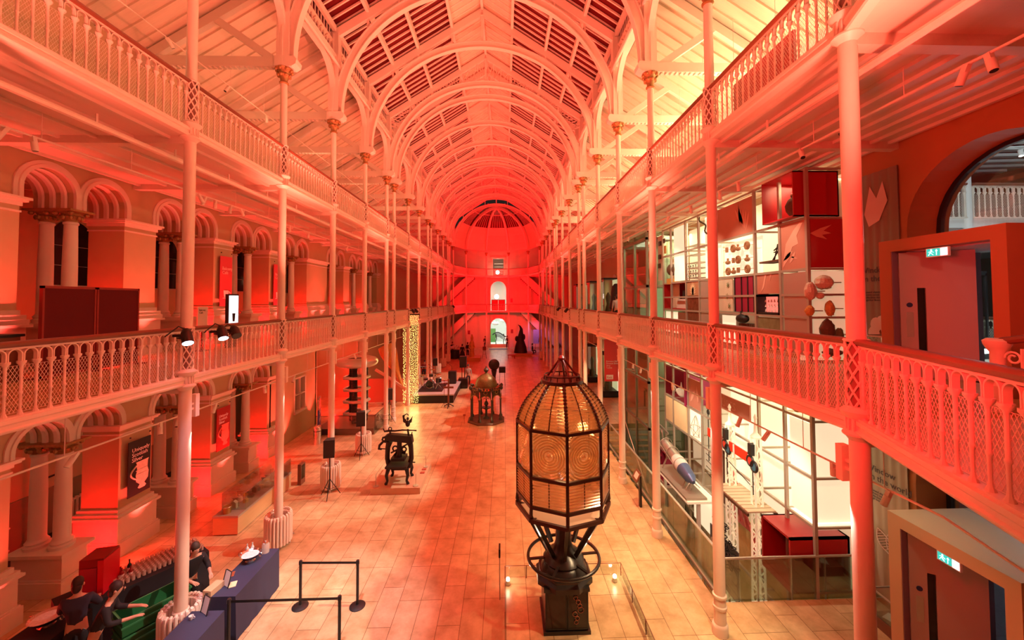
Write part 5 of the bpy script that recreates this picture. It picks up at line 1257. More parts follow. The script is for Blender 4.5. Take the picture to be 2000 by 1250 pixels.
# ------------------------------------------------------------------ arcade side
def build_left():
    # paired stone columns with gilded capitals on pedestals
    def col_mesh(zb,zt,r):
        h=zt-zb; mb=MB(); mb.lathe((0,0,zb),[(r*1.45,0),(r*1.45,.04),(r*1.5,.07),(r*1.2,.10),(r*1.35,.14),(r*1.15,.18),(r,.22),(r*.98,h*.5),(r*.86,h-.36),(r*1.0,h-.34),(r*1.0,h-.30),(r*.84,h-.28)],20); return mb.mesh('shaft',M['colstone'])
    def cap_mesh(zt,r):
        mb=MB(); mb.lathe((0,0,zt),[(r*.84,-.30),(r*.95,-.24),(r*1.35,-.16),(r*1.1,-.13),(r*1.3,-.08),(r*1.95,-.05)],16)
        for i in range(8):
            a=2*pi*i/8; mb.sph((r*1.25*cos(a),r*1.25*sin(a),zt-.19),(.045,.045,.06),7,5)
            if i%2: mb.sph((r*1.8*cos(a),r*1.8*sin(a),zt-.09),(.055,.055,.05),7,5)
        mb.box(-r*2.0,r*2.0,-r*2.0,r*2.0,zt-.05,zt); return mb.mesh('capital',M['cap'])
    sets=(('ground-floor',0.0,.98,3.47,PAIRC_LO,.155),('gallery',ZM1,1.02+ZM1,9.02,PAIRC_UP,.14))
    for lv,z0,zp,zt,cs,r in sets:
        sm=col_mesh(zp,zt,r); cm=cap_mesh(zt,r)
        mb=MB(); 
        for a,b,p in ((0,.34,.13),(.34,.38,.10),(.38,.86,.06),(.86,.90,.10),(.90,zp-z0,.15)): mb.box(-.52-p,.50+p,-.22-p,.22+p,z0+a,z0+b)
        pm=mb.mesh('pedestal',M['mould'],smooth=0)
        for n,c in enumerate(cs,1):
            p=thing('column_pedestal','stepped stone pedestal under the %s pair of %s arcade columns'%(ORD[n],lv),'pedestal',(XLF-.42,c,0),0,'arcade pedestals'); link('pedestal',pm,p)
            for q,x in (('hall',XLF-.17),('corridor',XLF-.74)):
                t=thing('stone_column','round pale stone column with gilded capital, %s side of the %s %s arcade pair'%(q,ORD[n],lv),'column',(x,c,0),0,'arcade columns'); link('shaft',sm,t); link('capital',cm,t)
    # posters and cafe banners on the piers
    def poster(y,w,z0,z1,label,m,lines,ts,tz,jug,tm=None):
        t=thing('wall_poster',label,'poster',(XLF+.10,y,0)); mb=MB(); mb.box(0,.015,-w/2,w/2,z0,z1); mb.obj('board',m,t,smooth=0)
        text(lines,ts,(.018,-w/2+.1,tz),(pi/2,0,pi/2),tm or M['white'],t,ls=.9)
        if jug:
            mb=MB(); c=(z0+.55); prof=[(.10,-.42),(.15,-.38),(.09,-.3),(.20,-.2),(.22,-.02),(.18,.1),(.19,.28),(.22,.34)]
            P=[(.06+a,c+b) for a,b in prof]+[(.06-a+.04,c+b) for a,b in prof[::-1]]
            P=[(min(u,w/2-.02),v) for u,v in P]
            mb.prism(P,lambda u,v,d:(.016+d,u,v),0,.006); mb.tube([(.022,-.10-.17*sin(pi*i/10),c+.25-.38*i/10) for i in range(11)],.022,6)
            for k in (-.02,.1): mb.box(.02,.026,-.12,.24,c+k-.012,c+k+.012)
            mb.obj('jug_picture',jug,t,smooth=0)
        mb=MB()
        for a in (-w/2+.04,w/2-.04): mb.sph((.02,a,z1+.12),.022,8,6)
        mb.obj('wire_fixing',M['black'],t)
    pw=.68
    piy=[(PAIRC_LO[i]+1.17+PAIRC_LO[i+1]-1.17)/2 for i in range(4)]
    piu=[(PAIRC_UP[i]+PAIRC_UP[i+1])/2 for i in range(6)]
    def py(i): return piu[i]
    ip=min(range(4),key=lambda i:abs(piy[i]-11.6))
    poster(piy[ip],pw,1.42,2.93,'black poster reading Uniquely Scottish Silver with a pale silver jug on the pier',M['black'],'Uniquely\nScottish\nSilver',.15,2.62,mat('silver_print',(.62,.55,.45),.5,var=.3,scale=14))
    poster(piy[ip+1],pw,1.42,2.93,'red-lit poster of the silver jug on the next pier along',mat('poster_painted_red_light',(.30,.01,.012),.5),'Uniquely\nScottish\nSilver',.13,2.6,mat('jug_print_painted_red_light',(.85,.18,.14),.5))  # red light on this poster is painted into its board and jug colours
    RB=mat('red_cafe_banner',(.62,.04,.06),.6)
    for n in (0,1):
        poster(piu[ip+1+n],.62,6.62,8.45,'red cafe banner with white cup symbol, %s pier from the camera'%('second' if n==0 else 'third'),RB,'Balcony\nCafé',.17,7.95,None,mat('pale_red_text_%d'%n,(.9,.5,.45),.5))
    t=[o for o in bpy.data.objects if o.name.startswith('wall_poster')]
    for o in t[2:]:
        mb=MB(); mb.prism([(-.1,6.95),(.1,6.95),(.13,7.2),(-.13,7.2)],lambda u,v,d:(.016+d,u,v),0,.006); mb.torus((.02,.15,7.1),.05,.015,12,5,'x'); mb.box(.016,.022,-.17,.17,6.9,6.93); mb.obj('cup_symbol',M['white'],o,smooth=0)
    # near pier: exit sign and black plaque
    e=thing('exit_sign','lit green and white exit sign on the first gallery pier','exit sign',(XLF+.02,8.22,8.05)); mb=MB(); mb.box(0,.06,-.2,.13,-.1,.1); mb.obj('box',M['white'],e,smooth=0); mb=MB(); mb.box(.06,.065,-.05,.12,-.085,.085); mb.obj('green_panel',mat('exit_green_left',(.02,.35,.28),.4,emit=(.03,.5,.42),es=1.2),e,smooth=0)
    mb=MB(); mb.box(.06,.065,-.19,-.06,-.085,.085); mb.obj('arrow_panel',mat('exit_white_left',(.8,.9,1),.4,emit=(.75,.9,1),es=1.4),e,smooth=0)
    e=thing('wall_plaque','small black plaque with white lettering low on the first gallery pier','plaque',(XLF+.01,8.05,6.85)); mb=MB(); mb.box(0,.02,-.35,.25,-.15,.17); mb.obj('plate',M['black'],e,smooth=0); text('displays',.11,(.024,-.30,-.02),(pi/2,0,pi/2),M['white'],e); mb=MB(); [mb.sph((.02,a,b),.014,7,5) for a in (-.32,.22) for b in (-.12,.14)]; mb.obj('screw',M['steel'],e)
    # dark folding screens, totem and menu board on the gallery
    for n,(a,b) in enumerate(((7.95,8.96),(8.98,9.98))):
        t=thing('gallery_partition','plain dark red partition panel on the gallery, %s of two'%ORD[n+1],'partition',(-9.0,(a+b)/2,ZM1)); w=(b-a)/2; mb=MB(); mb.box(-.025,.025,-w+.03,w-.03,.05,1.78); mb.obj('panel',mat('dark_red_felt_%d'%n,(.12,.005,.006),.9),t,smooth=0)
        mb=MB(); mb.box(-.035,.035,-w,-w+.035,.0,1.83); mb.box(-.035,.035,w-.035,w,.0,1.83); mb.box(-.035,.035,-w,w,1.78,1.83); mb.box(-.035,.035,-w,w,.03,.07); mb.box(-.25,.25,-w,-w+.05,0,.03); mb.box(-.25,.25,w-.05,w,0,.03); mb.obj('frame',mat('red_frame_%d'%n,(.30,.03,.02),.6),t,smooth=0)
    t=thing('digital_totem','bright white upright screen showing a dark takeaway cup, on the gallery','screen',(-9.0,13.33,ZM1)); mb=MB(); mb.box(-.05,.05,-.25,.25,0,1.75); mb.obj('case',M['black'],t,smooth=0); mb=MB(); mb.box(.05,.055,-.22,.22,.72,1.70); mb.obj('screen',mat('totem_screen',(.9,.95,1),.3,emit=(.88,.95,1),es=1.5),t,smooth=0)
    mb=MB(); mb.prism([(-.05,.85),(.05,.85),(.07,1.08),(-.07,1.08)],lambda u,v,d:(.056+d,u,v),0,.004); mb.prism([(-.08,1.08),(.08,1.08),(.07,1.12),(-.07,1.12)],lambda u,v,d:(.056+d,u,v),0,.004); mb.obj('cup_picture',M['black'],t,smooth=0)
    mb=MB(); mb.torus((.058,.12,1.25),.05,.006,12,4,'x'); mb.tube([(.058,.1,1.0),(.058,.15,1.1),(.058,.1,1.2)],.006,4); mb.obj('doodle',mat('green_doodle',(.1,.6,.45),.5),t)
    t=thing('menu_board','small cream notice with dark heading on a stand behind the gallery column','notice',(-9.3,12.45,ZM1)); mb=MB(); mb.box(-.02,.02,-.2,.2,.75,1.35); mb.obj('board',M['mould'],t,smooth=0); text('Balcony\nCafé',.08,(.022,-.15,1.22),(pi/2,0,pi/2),M['black'],t); mb=MB(); mb.box(-.02,.02,-.02,.02,0,.75); mb.box(-.15,.15,-.15,.15,0,.02); mb.obj('stand',M['black'],t,smooth=0)
    t=thing('cafe_counter','low dark counter with a wooden rail behind the partitions on the gallery','counter',(-9.6,7.2,ZM1)); mb=MB(); mb.box(-.3,.3,-2.4,.7,0,.85); mb.obj('body',M['wood'],t,smooth=0); mb=MB(); mb.box(-.33,.33,-2.45,.75,.85,.9); mb.obj('top',M['black'],t,smooth=0)
    # corridor radiators and tall lamp frame
    for n,c in enumerate(PAIRC_LO[1:4]):
        t=thing('wall_radiator','old cream column radiator on the corridor wall behind the %s arcade pair'%ORD[n+2],'radiator',(-13.15,c+.2,0),0,'corridor radiators')
        mb=MB()
        for i in range(14): mb.tube([(0,-.85+.13*i,.15),(0,-.85+.13*i,.85)],.045,7)
        mb.tube([(0,-.9,.22),(0,.95,.22)],.03,6); mb.tube([(0,-.9,.8),(0,.95,.8)],.03,6); mb.obj('sections',M['mould'],t)
        mb=MB(); mb.tube([(.05,-1.0,0),(.05,-1.0,.75),(.05,-.85,.8)],.022,6); mb.obj('pipe',M['mould'],t)
    t=thing('banner_stand','thin tall black stand in the corridor beside the first pier','stand',(-12.3,11.1,0)); mb=MB(); mb.box(-.02,.02,-.02,.02,0,2.1); mb.box(-.02,.02,-.02,.4,2.06,2.1); mb.box(-.02,.02,.38,.4,0,2.1); mb.box(-.1,.1,-.1,.5,0,.03); mb.obj('frame',M['black'],t,smooth=0)
    # oval radiators round the column feet
    kit=None
    for n,(k,side,lab) in enumerate(((1,-1,'by the drinks tables'),(2,-1,'beside the long glass case'),(3,-1,'behind the first tripod speaker'),(4,-1,'behind the second tripod speaker'),(11,-1,'beyond the stage'),(12,-1,'second beyond the stage'),(13,-1,'third beyond the stage'),(14,1,'at the far display-side corner'))):
        t=thing('column_radiator','oval cream radiator wrapped round an iron column foot, '+lab,'radiator',(WL if side<0 else WR,yk(k),0),0,'oval column radiators')
        if kit is None:
            A,Bq=.30,.36; mb=MB(); N=24
            for i in range(N):
                a=2*pi*i/N; x,y=A*cos(a),Bq*sin(a)
                mb.tube([(x,y,.10),(x,y,.80),(x*.96,y*.96,.86),(x*.86,y*.86,.88)],[.036,.036,.034,.025],7)
                mb.tube([(x*.78,y*.78,.10),(x*.78,y*.78,.82)],.03,6)
            m1=mb.mesh('sections',M['iron'])
            mb=MB(); mb.tube([(A*.9*cos(2*pi*i/24),Bq*.9*sin(2*pi*i/24),.13) for i in range(24)],.03,6,True); mb.tube([(A*.9*cos(2*pi*i/24),Bq*.9*sin(2*pi*i/24),.8) for i in range(24)],.03,6,True)
            m2=mb.mesh('header',M['iron'])
            mb=MB()
            for a in (.4,2.0,3.5,5.1): mb.cyl((A*.9*cos(a),Bq*.9*sin(a),0),(A*.9*cos(a),Bq*.9*sin(a),.12),.03,n=6)
            mb.tube([(.2,.45,.06),(.0,.5,.06),(-.15,.42,.06)],.02,6); m3=mb.mesh('foot',M['steel'])
            kit=(m1,m2,m3)
        for m,nm in zip(kit,('sections','header','foot')): link(nm,m,t)
    # drinks tables
    NAVY=mat('navy_tablecloth',(.030,.032,.075),.7,var=.1,bump=.05); BLK=mat('black_tablecloth',(.012,.012,.018),.8)
    def table(loc,sx,sy,h,m,lab,rz=0):
        t=thing('trestle_table',lab,'table',loc,rz)
        mb=MB(); mb.box(-sx/2,sx/2,-sy/2,sy/2,h-.03,h); mb.obj('table_top',M['wood'],t,smooth=0)
        for a in (-1,1):
            for b in (-1,1): mb=MB(); mb.box(a*(sx/2-.08)-.02,a*(sx/2-.08)+.02,b*(sy/2-.08)-.02,b*(sy/2-.08)+.02,0,h-.03); mb.obj('leg',M['steel'],t,smooth=0)
        c=thing('tablecloth',lab.replace('table ','tablecloth of the table ') if False else 'floor-length cloth over the '+' '.join(lab.split()[:9]),'tablecloth',loc,rz)
        mb=MB(); e=.012; n=44; ring=[]
        per=[]
        for i in range(n):
            q=i/n*4; s=int(q); f=q-s; a,b=sx/2+e,sy/2+e
            x,y=[(-a+2*a*f,-b),(a,-b+2*b*f),(a-2*a*f,b),(-a,b-2*b*f)][s]; per.append((x,y,s))
        top=[(x,y,h+.006) for x,y,s in per]; bot=[]
        for i,(x,y,s) in enumerate(per):
            d=.012*sin(i*2.4)+.012; nx,ny=[(0,-1),(1,0),(0,1),(-1,0)][s]; bot.append((x+nx*d,y+ny*d,.01))
        mid=[((a[0]*.5+b[0]*.5),(a[1]*.5+b[1]*.5),h*.55) for a,b in zip(top,bot)]
        mb.add(top+mid+bot,[tuple(range(n))]+[(i,(i+1)%n,n+(i+1)%n,n+i) for i in range(n)]+[(n+i,n+(i+1)%n,2*n+(i+1)%n,2*n+i) for i in range(n)])
        mb.obj('cloth',m,c,smooth=.5); return t
    table((-5.68,8.98,0),.56,1.5,.90,NAVY,'long navy-clothed drinks table nearest the silver bowl end')
    table((-5.66,7.35,0),.58,1.0,.90,NAVY,'second navy-clothed drinks table nearest the camera')
    table((-8.0,9.0,0),.8,2.3,.90,BLK,'long black-clothed bar table covered with drinking glasses',radians(-35))
    # glasses
    GL=mat('drinking_glass',(.80,.66,.56),.08,alpha=.38,spec=.8)
    mb=MB(); mb.lathe((0,0,0),[(.028,0),(.032,.002),(.034,.11),(.031,.11),(.029,.008)],10); gm=mb.mesh('drinking_glass',GL)
    mb=MB(); mb.cyl((0,0,.012),(0,0,.075),.028,.03,n=10); fm=mb.mesh('drink',mat('red_drink',(.5,.02,.02),.2))
    ca,sa=cos(radians(-35)),sin(radians(-35))
    for i in range(18):
        for j in range(7):
            u,v=-.28+.085*j,1.08-.085*i
            t=thing('drinking_glass','stemless glass on the black bar table, %s row from the hall edge, place %d from its far end'%(ORD[7-j],i+1),'glass',(-8.0+u*ca-v*sa,9.0+u*sa+v*ca,.908),0,'rows of glasses on the bar table'); t['label']='small stemless glass among the rows covering the black bar table'
            link('glass',gm,t); 
            if i<8: link('drink',fm,t)
    def bottle(loc,m,lab,h=.3,r=.037):
        t=thing('bottle',lab,'bottle',loc,0,'bottles on the bar'); mb=MB(); mb.lathe((0,0,0),[(r,0),(r,h*.6),(r*.8,h*.68),(r*.36,h*.76),(r*.36,h*.96),(r*.42,h*.97),(r*.42,h)],12); mb.obj('body',m,t); mb=MB(); mb.lathe((0,0,h*.2),[(r+.001,0),(r+.001,h*.26)],12); mb.obj('label_band',M['white'],t); return t
    DG=mat('dark_green_glass',(.01,.02,.01),.1); RG=mat('red_glass_bottle',(.25,.01,.01),.1); CL=mat('clear_bottle',(.6,.6,.58),.08)
    for n,(x,y,m,lab) in enumerate(((-8.28,8.72,DG,'dark wine bottle, outermost on the little bar shelf'),(-8.2,8.84,RG,'red bottle between two dark bottles on the bar shelf'),(-8.12,8.95,DG,'dark wine bottle next to the rows of glasses'),(-8.0,8.85,RG,'squat red bottle at the glass end of the bar shelf'),(-8.12,8.78,RG,'short red bottle in front of the dark ones'))):
        bottle((x,y,.93),m,lab,.30 if n in (0,2) else .22)
    t=thing('bar_shelf','small orange crate raising the bottles at the end of the bar','crate',(-8.15,8.8,.908),radians(35)); mb=MB(); mb.box(-.22,.22,-.12,.12,0,.02); mb.obj('top',M['wood'],t,smooth=0)
    # green rack crate, red drape stand, silver bowls
    GR=mat('green_plastic',(.02,.16,.05),.4)
    for n,(dz,lab) in enumerate(((0,'green plastic crate, lower of the two by the column radiator'),(.33,'open green plastic crate, upper of the two by the column radiator'))):
        t=thing('plastic_crate',lab,'crate',(-7.0,8.25,.25+dz),radians(-32),'green crates'); mb=MB(); w,l,h=.24,.52,.31
        mb.box(-w,w,-l,l,0,.015); mb.box(-w,-w+.015,-l,l,0,h); mb.box(w-.015,w,-l,l,0,h); mb.box(-w,w,-l,-l+.015,0,h); mb.box(-w,w,l-.015,l,0,h); mb.obj('tub',GR,t,smooth=0)
        mb=MB(); 
        for zz in (h-.03,h*.5): mb.box(-w-.015,w+.015,-l-.015,-l,zz,zz+.03); mb.box(-w-.015,w+.015,l,l+.015,zz,zz+.03); mb.box(-w-.015,-w,-l,l,zz,zz+.03); mb.box(w,w+.015,-l,l,zz,zz+.03)
        mb.obj('rim',mat('green_rim_%d'%n,(.05,.26,.10),.4),t,smooth=0)
    t=thing('crate_trolley','low black wheeled trolley under the green crates','trolley',(-7.0,8.25,0),radians(-32)); mb=MB(); mb.box(-.27,.27,-.55,.55,.19,.25); mb.obj('deck',M['black'],t,smooth=0)
    for a in (-.2,.2):
        for b in (-.45,.45): mb=MB(); mb.cyl((a-.02,b,.09),(a+.02,b,.09),.09,n=12); mb.box(a-.025,a+.025,b-.02,b+.02,.09,.19); mb.obj('wheel',M['black'],t)
    t=thing('draped_tower','tall red-draped upright fridge glowing red behind the bar','fridge',(-8.35,8.55,0),radians(12)); mb=MB(); mb.box(-.2,.2,-.22,.22,.02,1.62); mb.obj('body',mat('dark_red_body',(.22,.004,.006),.35),t,smooth=0); mb=MB(); mb.box(.201,.212,-.22,.22,.1,1.58); mb.box(.11,.212,-.232,-.22,.1,1.58); mb.obj('side_panel',mat('bright_red_side',(.65,.012,.03),.3),t,smooth=0); mb=MB(); mb.box(-.18,.1,-.232,-.22,.2,1.45); mb.obj('door',M['maroon'],t,smooth=0)
    SV=mat('polished_silver',(.75,.72,.70),.18,metal=1)
    def bowl(loc,lab,r=.2):
        t=thing('silver_bowl',lab,'bowl',loc); mb=MB(); mb.lathe((0,0,0),[(r*.5,0),(r*.5,.015),(r*.25,.03),(r*.3,.05),(r*.8,.10),(r,.17),(r*1.04,.175),(r*.96,.165),(r*.75,.11),(r*.2,.07)],22); mb.obj('bowl',SV,t); mb=MB(); mb.cyl((0,0,.13),(0,0,.14),r*.86,n=20); mb.obj('ice',mat('pale_ice_'+lab[:5].replace(' ','_'),(.7,.74,.8),.2,var=.3,scale=30),t)
        mb=MB(); mb.torus((r*1.1,0,.14),.04,.01,12,5,'y'); mb.torus((-r*1.1,0,.14),.04,.01,12,5,'y'); mb.obj('handle',SV,t)
    bowl((-5.78,9.3,.91),'shallow silver ice bowl on the long navy drinks table'); bowl((-8.35,7.62,.91),'shallow red-lit silver bowl at the camera end of the bar',.24)
    t=table((-8.3,7.5,0),.7,1.0,.9,BLK,'short black-clothed bar table under the red-lit bowl')
    for n,(x,y) in enumerate(((-5.98,9.5),(-5.9,9.56))): bottle((x,y,.91),CL,'clear glass bottle behind the silver bowl, %s of two'%ORD[n+1],.26,.035)
    t=thing('water_jar','clear lidded water jar at the far end of the navy table','jar',(-5.62,9.6,.91)); mb=MB(); mb.lathe((0,0,0),[(.075,0),(.08,.02),(.08,.19),(.06,.22)],16); mb.obj('jar',GL,t); mb=MB(); mb.lathe((0,0,.22),[(.065,0),(.065,.02),(.02,.035),(.02,.06)],14); mb.obj('lid',SV,t)
    t=thing('donation_box','pale wooden box with a slot on the navy table','box',(-5.93,8.38,.908),radians(-8)); mb=MB(); mb.box(-.09,.09,-.16,.16,0,.11); mb.obj('box',mat('pale_wood_box',(.62,.42,.24),.5),t,smooth=0); mb=MB(); mb.box(-.035,.035,-.162,-.159,.05,.07); mb.obj('slot',M['black'],t,smooth=0)
    for n,(x,y,lab) in enumerate(((-5.78,8.5,'upright blank menu card in a black easel on the long navy table'),(-5.68,7.78,'upright blank pinkish menu card in a black easel on the nearer navy table'))):
        t=thing('menu_card',lab,'card',(x,y,.908),radians(-30)); mb=MB(); mb.prism([(-.1,0),(.1,0),(.1,.26),(-.1,.26)],lambda u,v,d:(u,d+v*.25,v+.01),0,.006); mb.obj('card',mat('blank_card_%d'%n,(.75,.62,.58),.5),t,smooth=0); mb=MB()
        for s in (-.105,.105): mb.bar((s,-.01,.0),(s,.06,.28),.012,.012)
        mb.bar((-.1,.01,.01),(.1,.01,.01),.014,.012); mb.bar((-.1,.07,.28),(.1,.07,.28),.012,.012); mb.obj('easel',M['black'],t,smooth=0)
    for n,(x,y,lab,m) in enumerate(((-5.66,8.55,'small yellowish lit card lying behind the wooden box',mat('cream_card',(.9,.75,.45),.5)),(-5.9,8.85,'silver phone lying on the navy table edge',SV))):
        mb=MB(); mb.box(-.06,.06,-.09,.09,0,.012); o=mb.obj('table_card',m,None,(x,y,.908),.4,smooth=0); tag(o,lab,'card' if n==0 else 'phone')
    t=thing('white_cup','small white cup on the nearer navy table','cup',(-5.82,7.66,.908)); mb=MB(); mb.lathe((0,0,0),[(.025,0),(.028,.01),(.04,.07),(.036,.07),(.024,.012)],14); mb.obj('cup',M['white'],t); mb=MB(); mb.torus((.048,0,.04),.02,.006,10,5,'y'); mb.obj('handle',M['white'],t)
    for n in range(9):
        a=n*.28; bottle((-6.33+.36*cos(-1.9+a),8.08+.42*sin(-1.9+a),.0),(mat('bottle_tint_%d'%n,((.3,.12,.06),(.45,.40,.5),(.08,.2,.1))[n%3],.15)),'upright bottle at the foot of the drinks-side radiator, %s of nine'%ORD[n+1],.9 if False else .33)
    # long glass case of models
    t=thing('glass_display_case','long glass-topped case of architectural models on a pale wooden base','display case',(-8.15,13.4,0),radians(1)); WD=mat('pale_oak_base',(.62,.42,.20),.5,var=.12,stretch=(1,.2,4))
    mb=MB(); mb.box(-.35,.35,-1.5,1.45,.03,.50); mb.obj('base',WD,t,smooth=0); mb=MB(); mb.box(-.36,.36,-1.51,1.46,.5,.56); mb.obj('ledge',M['greymet'],t,smooth=0)
    mb=MB(); mb.box(.335,.345,-1.15,1.44,.56,1.05); mb.box(-.345,-.335,-1.15,1.44,.56,1.05); mb.box(-.34,.34,-1.15,-1.14,.56,1.05); mb.box(-.34,.34,1.43,1.44,.56,1.05); mb.obj('glass',M['glass'],t,smooth=0)
    random.seed(11)
    for n in range(22):
        y=-1.05+.11*n; c=[(.62,.55,.4),(.3,.2,.12),(.16,.12,.09),(.6,.38,.08)][n%4]
        mb=MB(); x=random.uniform(-.2,.18); s=.05+.05*random.random(); h=.08+.16*random.random()
        if n%3==0: mb.box(-s,s,-.05,.05,0,h*.7); mb.prism([(-s*1.1,h*.7),(s*1.1,h*.7),(0,h)],lambda u,v,d:(u,d,v),-.055,.055)
        elif n%3==1: mb.lathe((0,0,0),[(s,0),(s*.9,h*.6),(s*.3,h*.7),(s*.35,h)],10)
        else:
            for q in range(4): mb.cyl((-s+.5*s*q,0,0),(-s+.5*s*q,.01,h),.008,n=5)
            mb.box(-s*1.2,s*.8,-.03,.03,h,h+.02)
        o=mb.obj('architectural_model',mat('model_paint_%d'%n,c,.6),None,(-8.15+x,13.4+y,.562)); tag(o,'small building model in the long glass case, %s from the camera end'%('%s'%ORD[n+1] if n<20 else ('twenty-first','twenty-second')[n-20]),'model',group='models in the long glass case')
    t=thing('metal_bucket','brassy bucket standing on the open end of the long case','bucket',(-8.2,12.08,.562)); mb=MB(); mb.lathe((0,0,0),[(.10,0),(.12,.18),(.125,.19),(.11,.18)],14); mb.obj('body',mat('brass_bucket',(.45,.28,.08),.35,metal=.7),t); mb=MB(); mb.torus((0,0,.19),.12,.008,16,5); mb.obj('rim',SV,t)
    t=thing('label_post','small dark framed label box at the far end of the long case','label stand',(-7.6,15.15,0)); mb=MB(); mb.box(-.06,.06,-.16,.16,0,.75); mb.obj('body',M['wood'],t,smooth=0); mb=MB(); mb.box(.06,.065,-.12,.12,.2,.7); mb.obj('panel',M['glassg'],t,smooth=0)
    # blue info panel and bin
    t=thing('information_board','tall blue standing information panel with a photo strip on top','sign',(-9.2,20.0,0),radians(20)); mb=MB(); mb.box(-.04,.04,-.45,.45,0,1.5); mb.obj('blue_panel',mat('royal_blue_panel',(.02,.08,.26),.5),t,smooth=0); mb=MB(); mb.box(-.04,.04,-.45,.45,1.5,2.0); mb.obj('photo_strip',mat('photo_strip',(.35,.28,.22),.5,var=.9,scale=14),t,smooth=0)
    text('Welcome to the\nGrand Gallery',.10,(.045,-.38,1.36),(pi/2,0,pi/2),M['white'],t); text('Discover treasures from\naround the world across\nfive floors of galleries',.055,(.045,-.38,1.02),(pi/2,0,pi/2),M['white'],t)
    t=thing('litter_bin','shiny steel cylinder bin in front of the blue panel','bin',(-8.95,19.3,0)); mb=MB(); mb.lathe((0,0,0),[(.18,0),(.18,.74),(.17,.80),(.10,.86),(.02,.88)],20); mb.obj('body',SV,t); mb=MB(); mb.lathe((0,0,.6),[(.182,0),(.182,.03)],20); mb.obj('band',M['black'],t)
    # tripod speakers
    def tspeaker(loc,lab,rz=0,zs=1.38,h=.6,w=.36):
        s=thing('tripod_stand','black tripod stand under the '+lab[1],'speaker stand',loc,rz); mb=MB(); mb.cyl((0,0,.25),(0,0,zs),.02,n=8); mb.obj('pole',M['black'],s)
        for i in range(3):
            a=2*pi*i/3+.5; mb=MB(); mb.tube([(0,0,.62),(.36*cos(a),.36*sin(a),.015)],.013,6); mb.tube([(0,0,.25),(.24*cos(a),.24*sin(a),.30)],.009,5); mb.obj('leg',M['black'],s)
        t=thing('loudspeaker',lab[0],'loudspeaker',(loc[0],loc[1],loc[2]+zs),rz); mb=MB(); mb.sweep([[(-w/2,-.15,z),(w/2,-.15,z),(w/2*.7,.17,z),(-w/2*.7,.17,z)] for z in (0,h)]); mb.obj('cabinet',M['black'],t,smooth=0); mb=MB(); mb.box(-w/2+.02,w/2-.02,-.165,-.15,.03,h-.03); mb.obj('grille',mat('speaker_grille_'+lab[0][:14].replace(' ','_'),(.018,.016,.015),.6),t,smooth=0)
    tspeaker((-6.1,14.08,0),('black loudspeaker on a tripod beside the second oval radiator','loudspeaker by the second radiator'),.2)
    tspeaker((-6.25,17.5,0),('black loudspeaker on a tripod beside the third oval radiator','loudspeaker by the third radiator'),.2)
    tspeaker((-6.34,22.0,0),('black loudspeaker on a tripod beside the paired iron columns','loudspeaker by the paired columns'),.2)
    tspeaker((-5.8,33.2,0),('black loudspeaker on a tripod beyond the fairy-light curtain','loudspeaker beyond the light curtain'),.2)
    # accelerator-like ring stack on a plinth
    t=thing('ring_generator','tall generator of stacked rings under a huge flattened metal torus','machine',(-7.95,21.6,0)); COP=mat('painted_steel_torus',(.62,.58,.50),.3,metal=.5)
    mb=MB(); mb.torus((0,0,3.52),.74,.34,40,14,'z',.72); mb.cyl((0,0,3.4),(0,0,3.45),.7,n=30); mb.obj('top_torus',COP,t); mb=MB(); mb.cyl((0,0,3.60),(0,0,3.68),.66,n=30); mb.obj('dark_opening',M['black'],t)
    for q,(x,y) in enumerate(((-.35,.2),(.38,.2),(-.0,-.35))):
        mb=MB(); mb.cyl((x,y,.35),(x,y,3.3),.13,n=14)
        for i in range(36): mb.torus((x,y,.45+.078*i),.14,.022,12,4)
        mb.obj('insulator',M['blackg'],t)
    for i in range(4):
        mb=MB(); z=.85+.62*i; mb.tube([(-.58+.0,-.25,z),(-.5,-.42,z),(0,-.5,z),(.5,-.42,z),(.58,.2,z),(.4,.42,z),(-.4,.42,z),(-.58,.2,z)],.085,8,True); mb.obj('stress_ring',COP,t)
    t2=thing('generator_plinth','low dark plinth with a wooden kerb under the ring generator','plinth',(-8.2,21.7,0)); mb=MB(); mb.box(-1.4,1.5,-1.2,1.3,0,.30); mb.obj('deck',M['wood'],t2,smooth=0)
    t=thing('plinth_glass','low glass barrier round the ring generator','barrier',(-8.2,21.7,0)); mb=MB(); mb.box(1.55,1.56,-1.25,1.5,.0,.95); mb.box(-1.4,1.55,-1.26,-1.25,0,.95); mb.obj('glass',M['glass'],t,smooth=0); mb=MB(); mb.box(1.54,1.57,-1.27,1.5,.95,.965); mb.box(-1.4,1.57,-1.27,-1.24,.95,.965); mb.obj('edge',M['black'],t,smooth=0)
    t=thing('red_backdrop','wide red low wall behind the ring generator','partition',(-9.2,27.0,0)); mb=MB(); mb.box(-1.0,2.4,-.06,.06,0,1.55); mb.obj('wall',mat('salmon_low_wall',(.62,.18,.13),.6),t,smooth=0)
    # big horn hung beyond
    t=thing('giant_horn','giant orange-brown flared wooden horn model leaning beyond the ring generator','horn',(-7.65,26.6,0)); HW=mat('orange_horn_wood',(.55,.22,.06),.4,var=.3,scale=5)
    a=Vector((-.35,.3,3.75)); b=Vector((.95,-.1,.95)); d=b-a; mb=MB()
    pts=[a+d*(i/12) for i in range(13)]; mb.tube(pts,[.52,.56,.55,.5,.43,.36,.29,.23,.18,.13,.10,.08,.06],18); mb.obj('bell',HW,t)
    mb=MB()
    for q in (0,1.3,2.6,3.9,5.2): mb.tube([p+Vector((0,r*cos(q),r*sin(q))) for p,r in zip(pts[1:9],[.57,.56,.51,.44,.37,.3,.24,.19])],.018,5)
    mb.obj('rib',M['wood'],t)
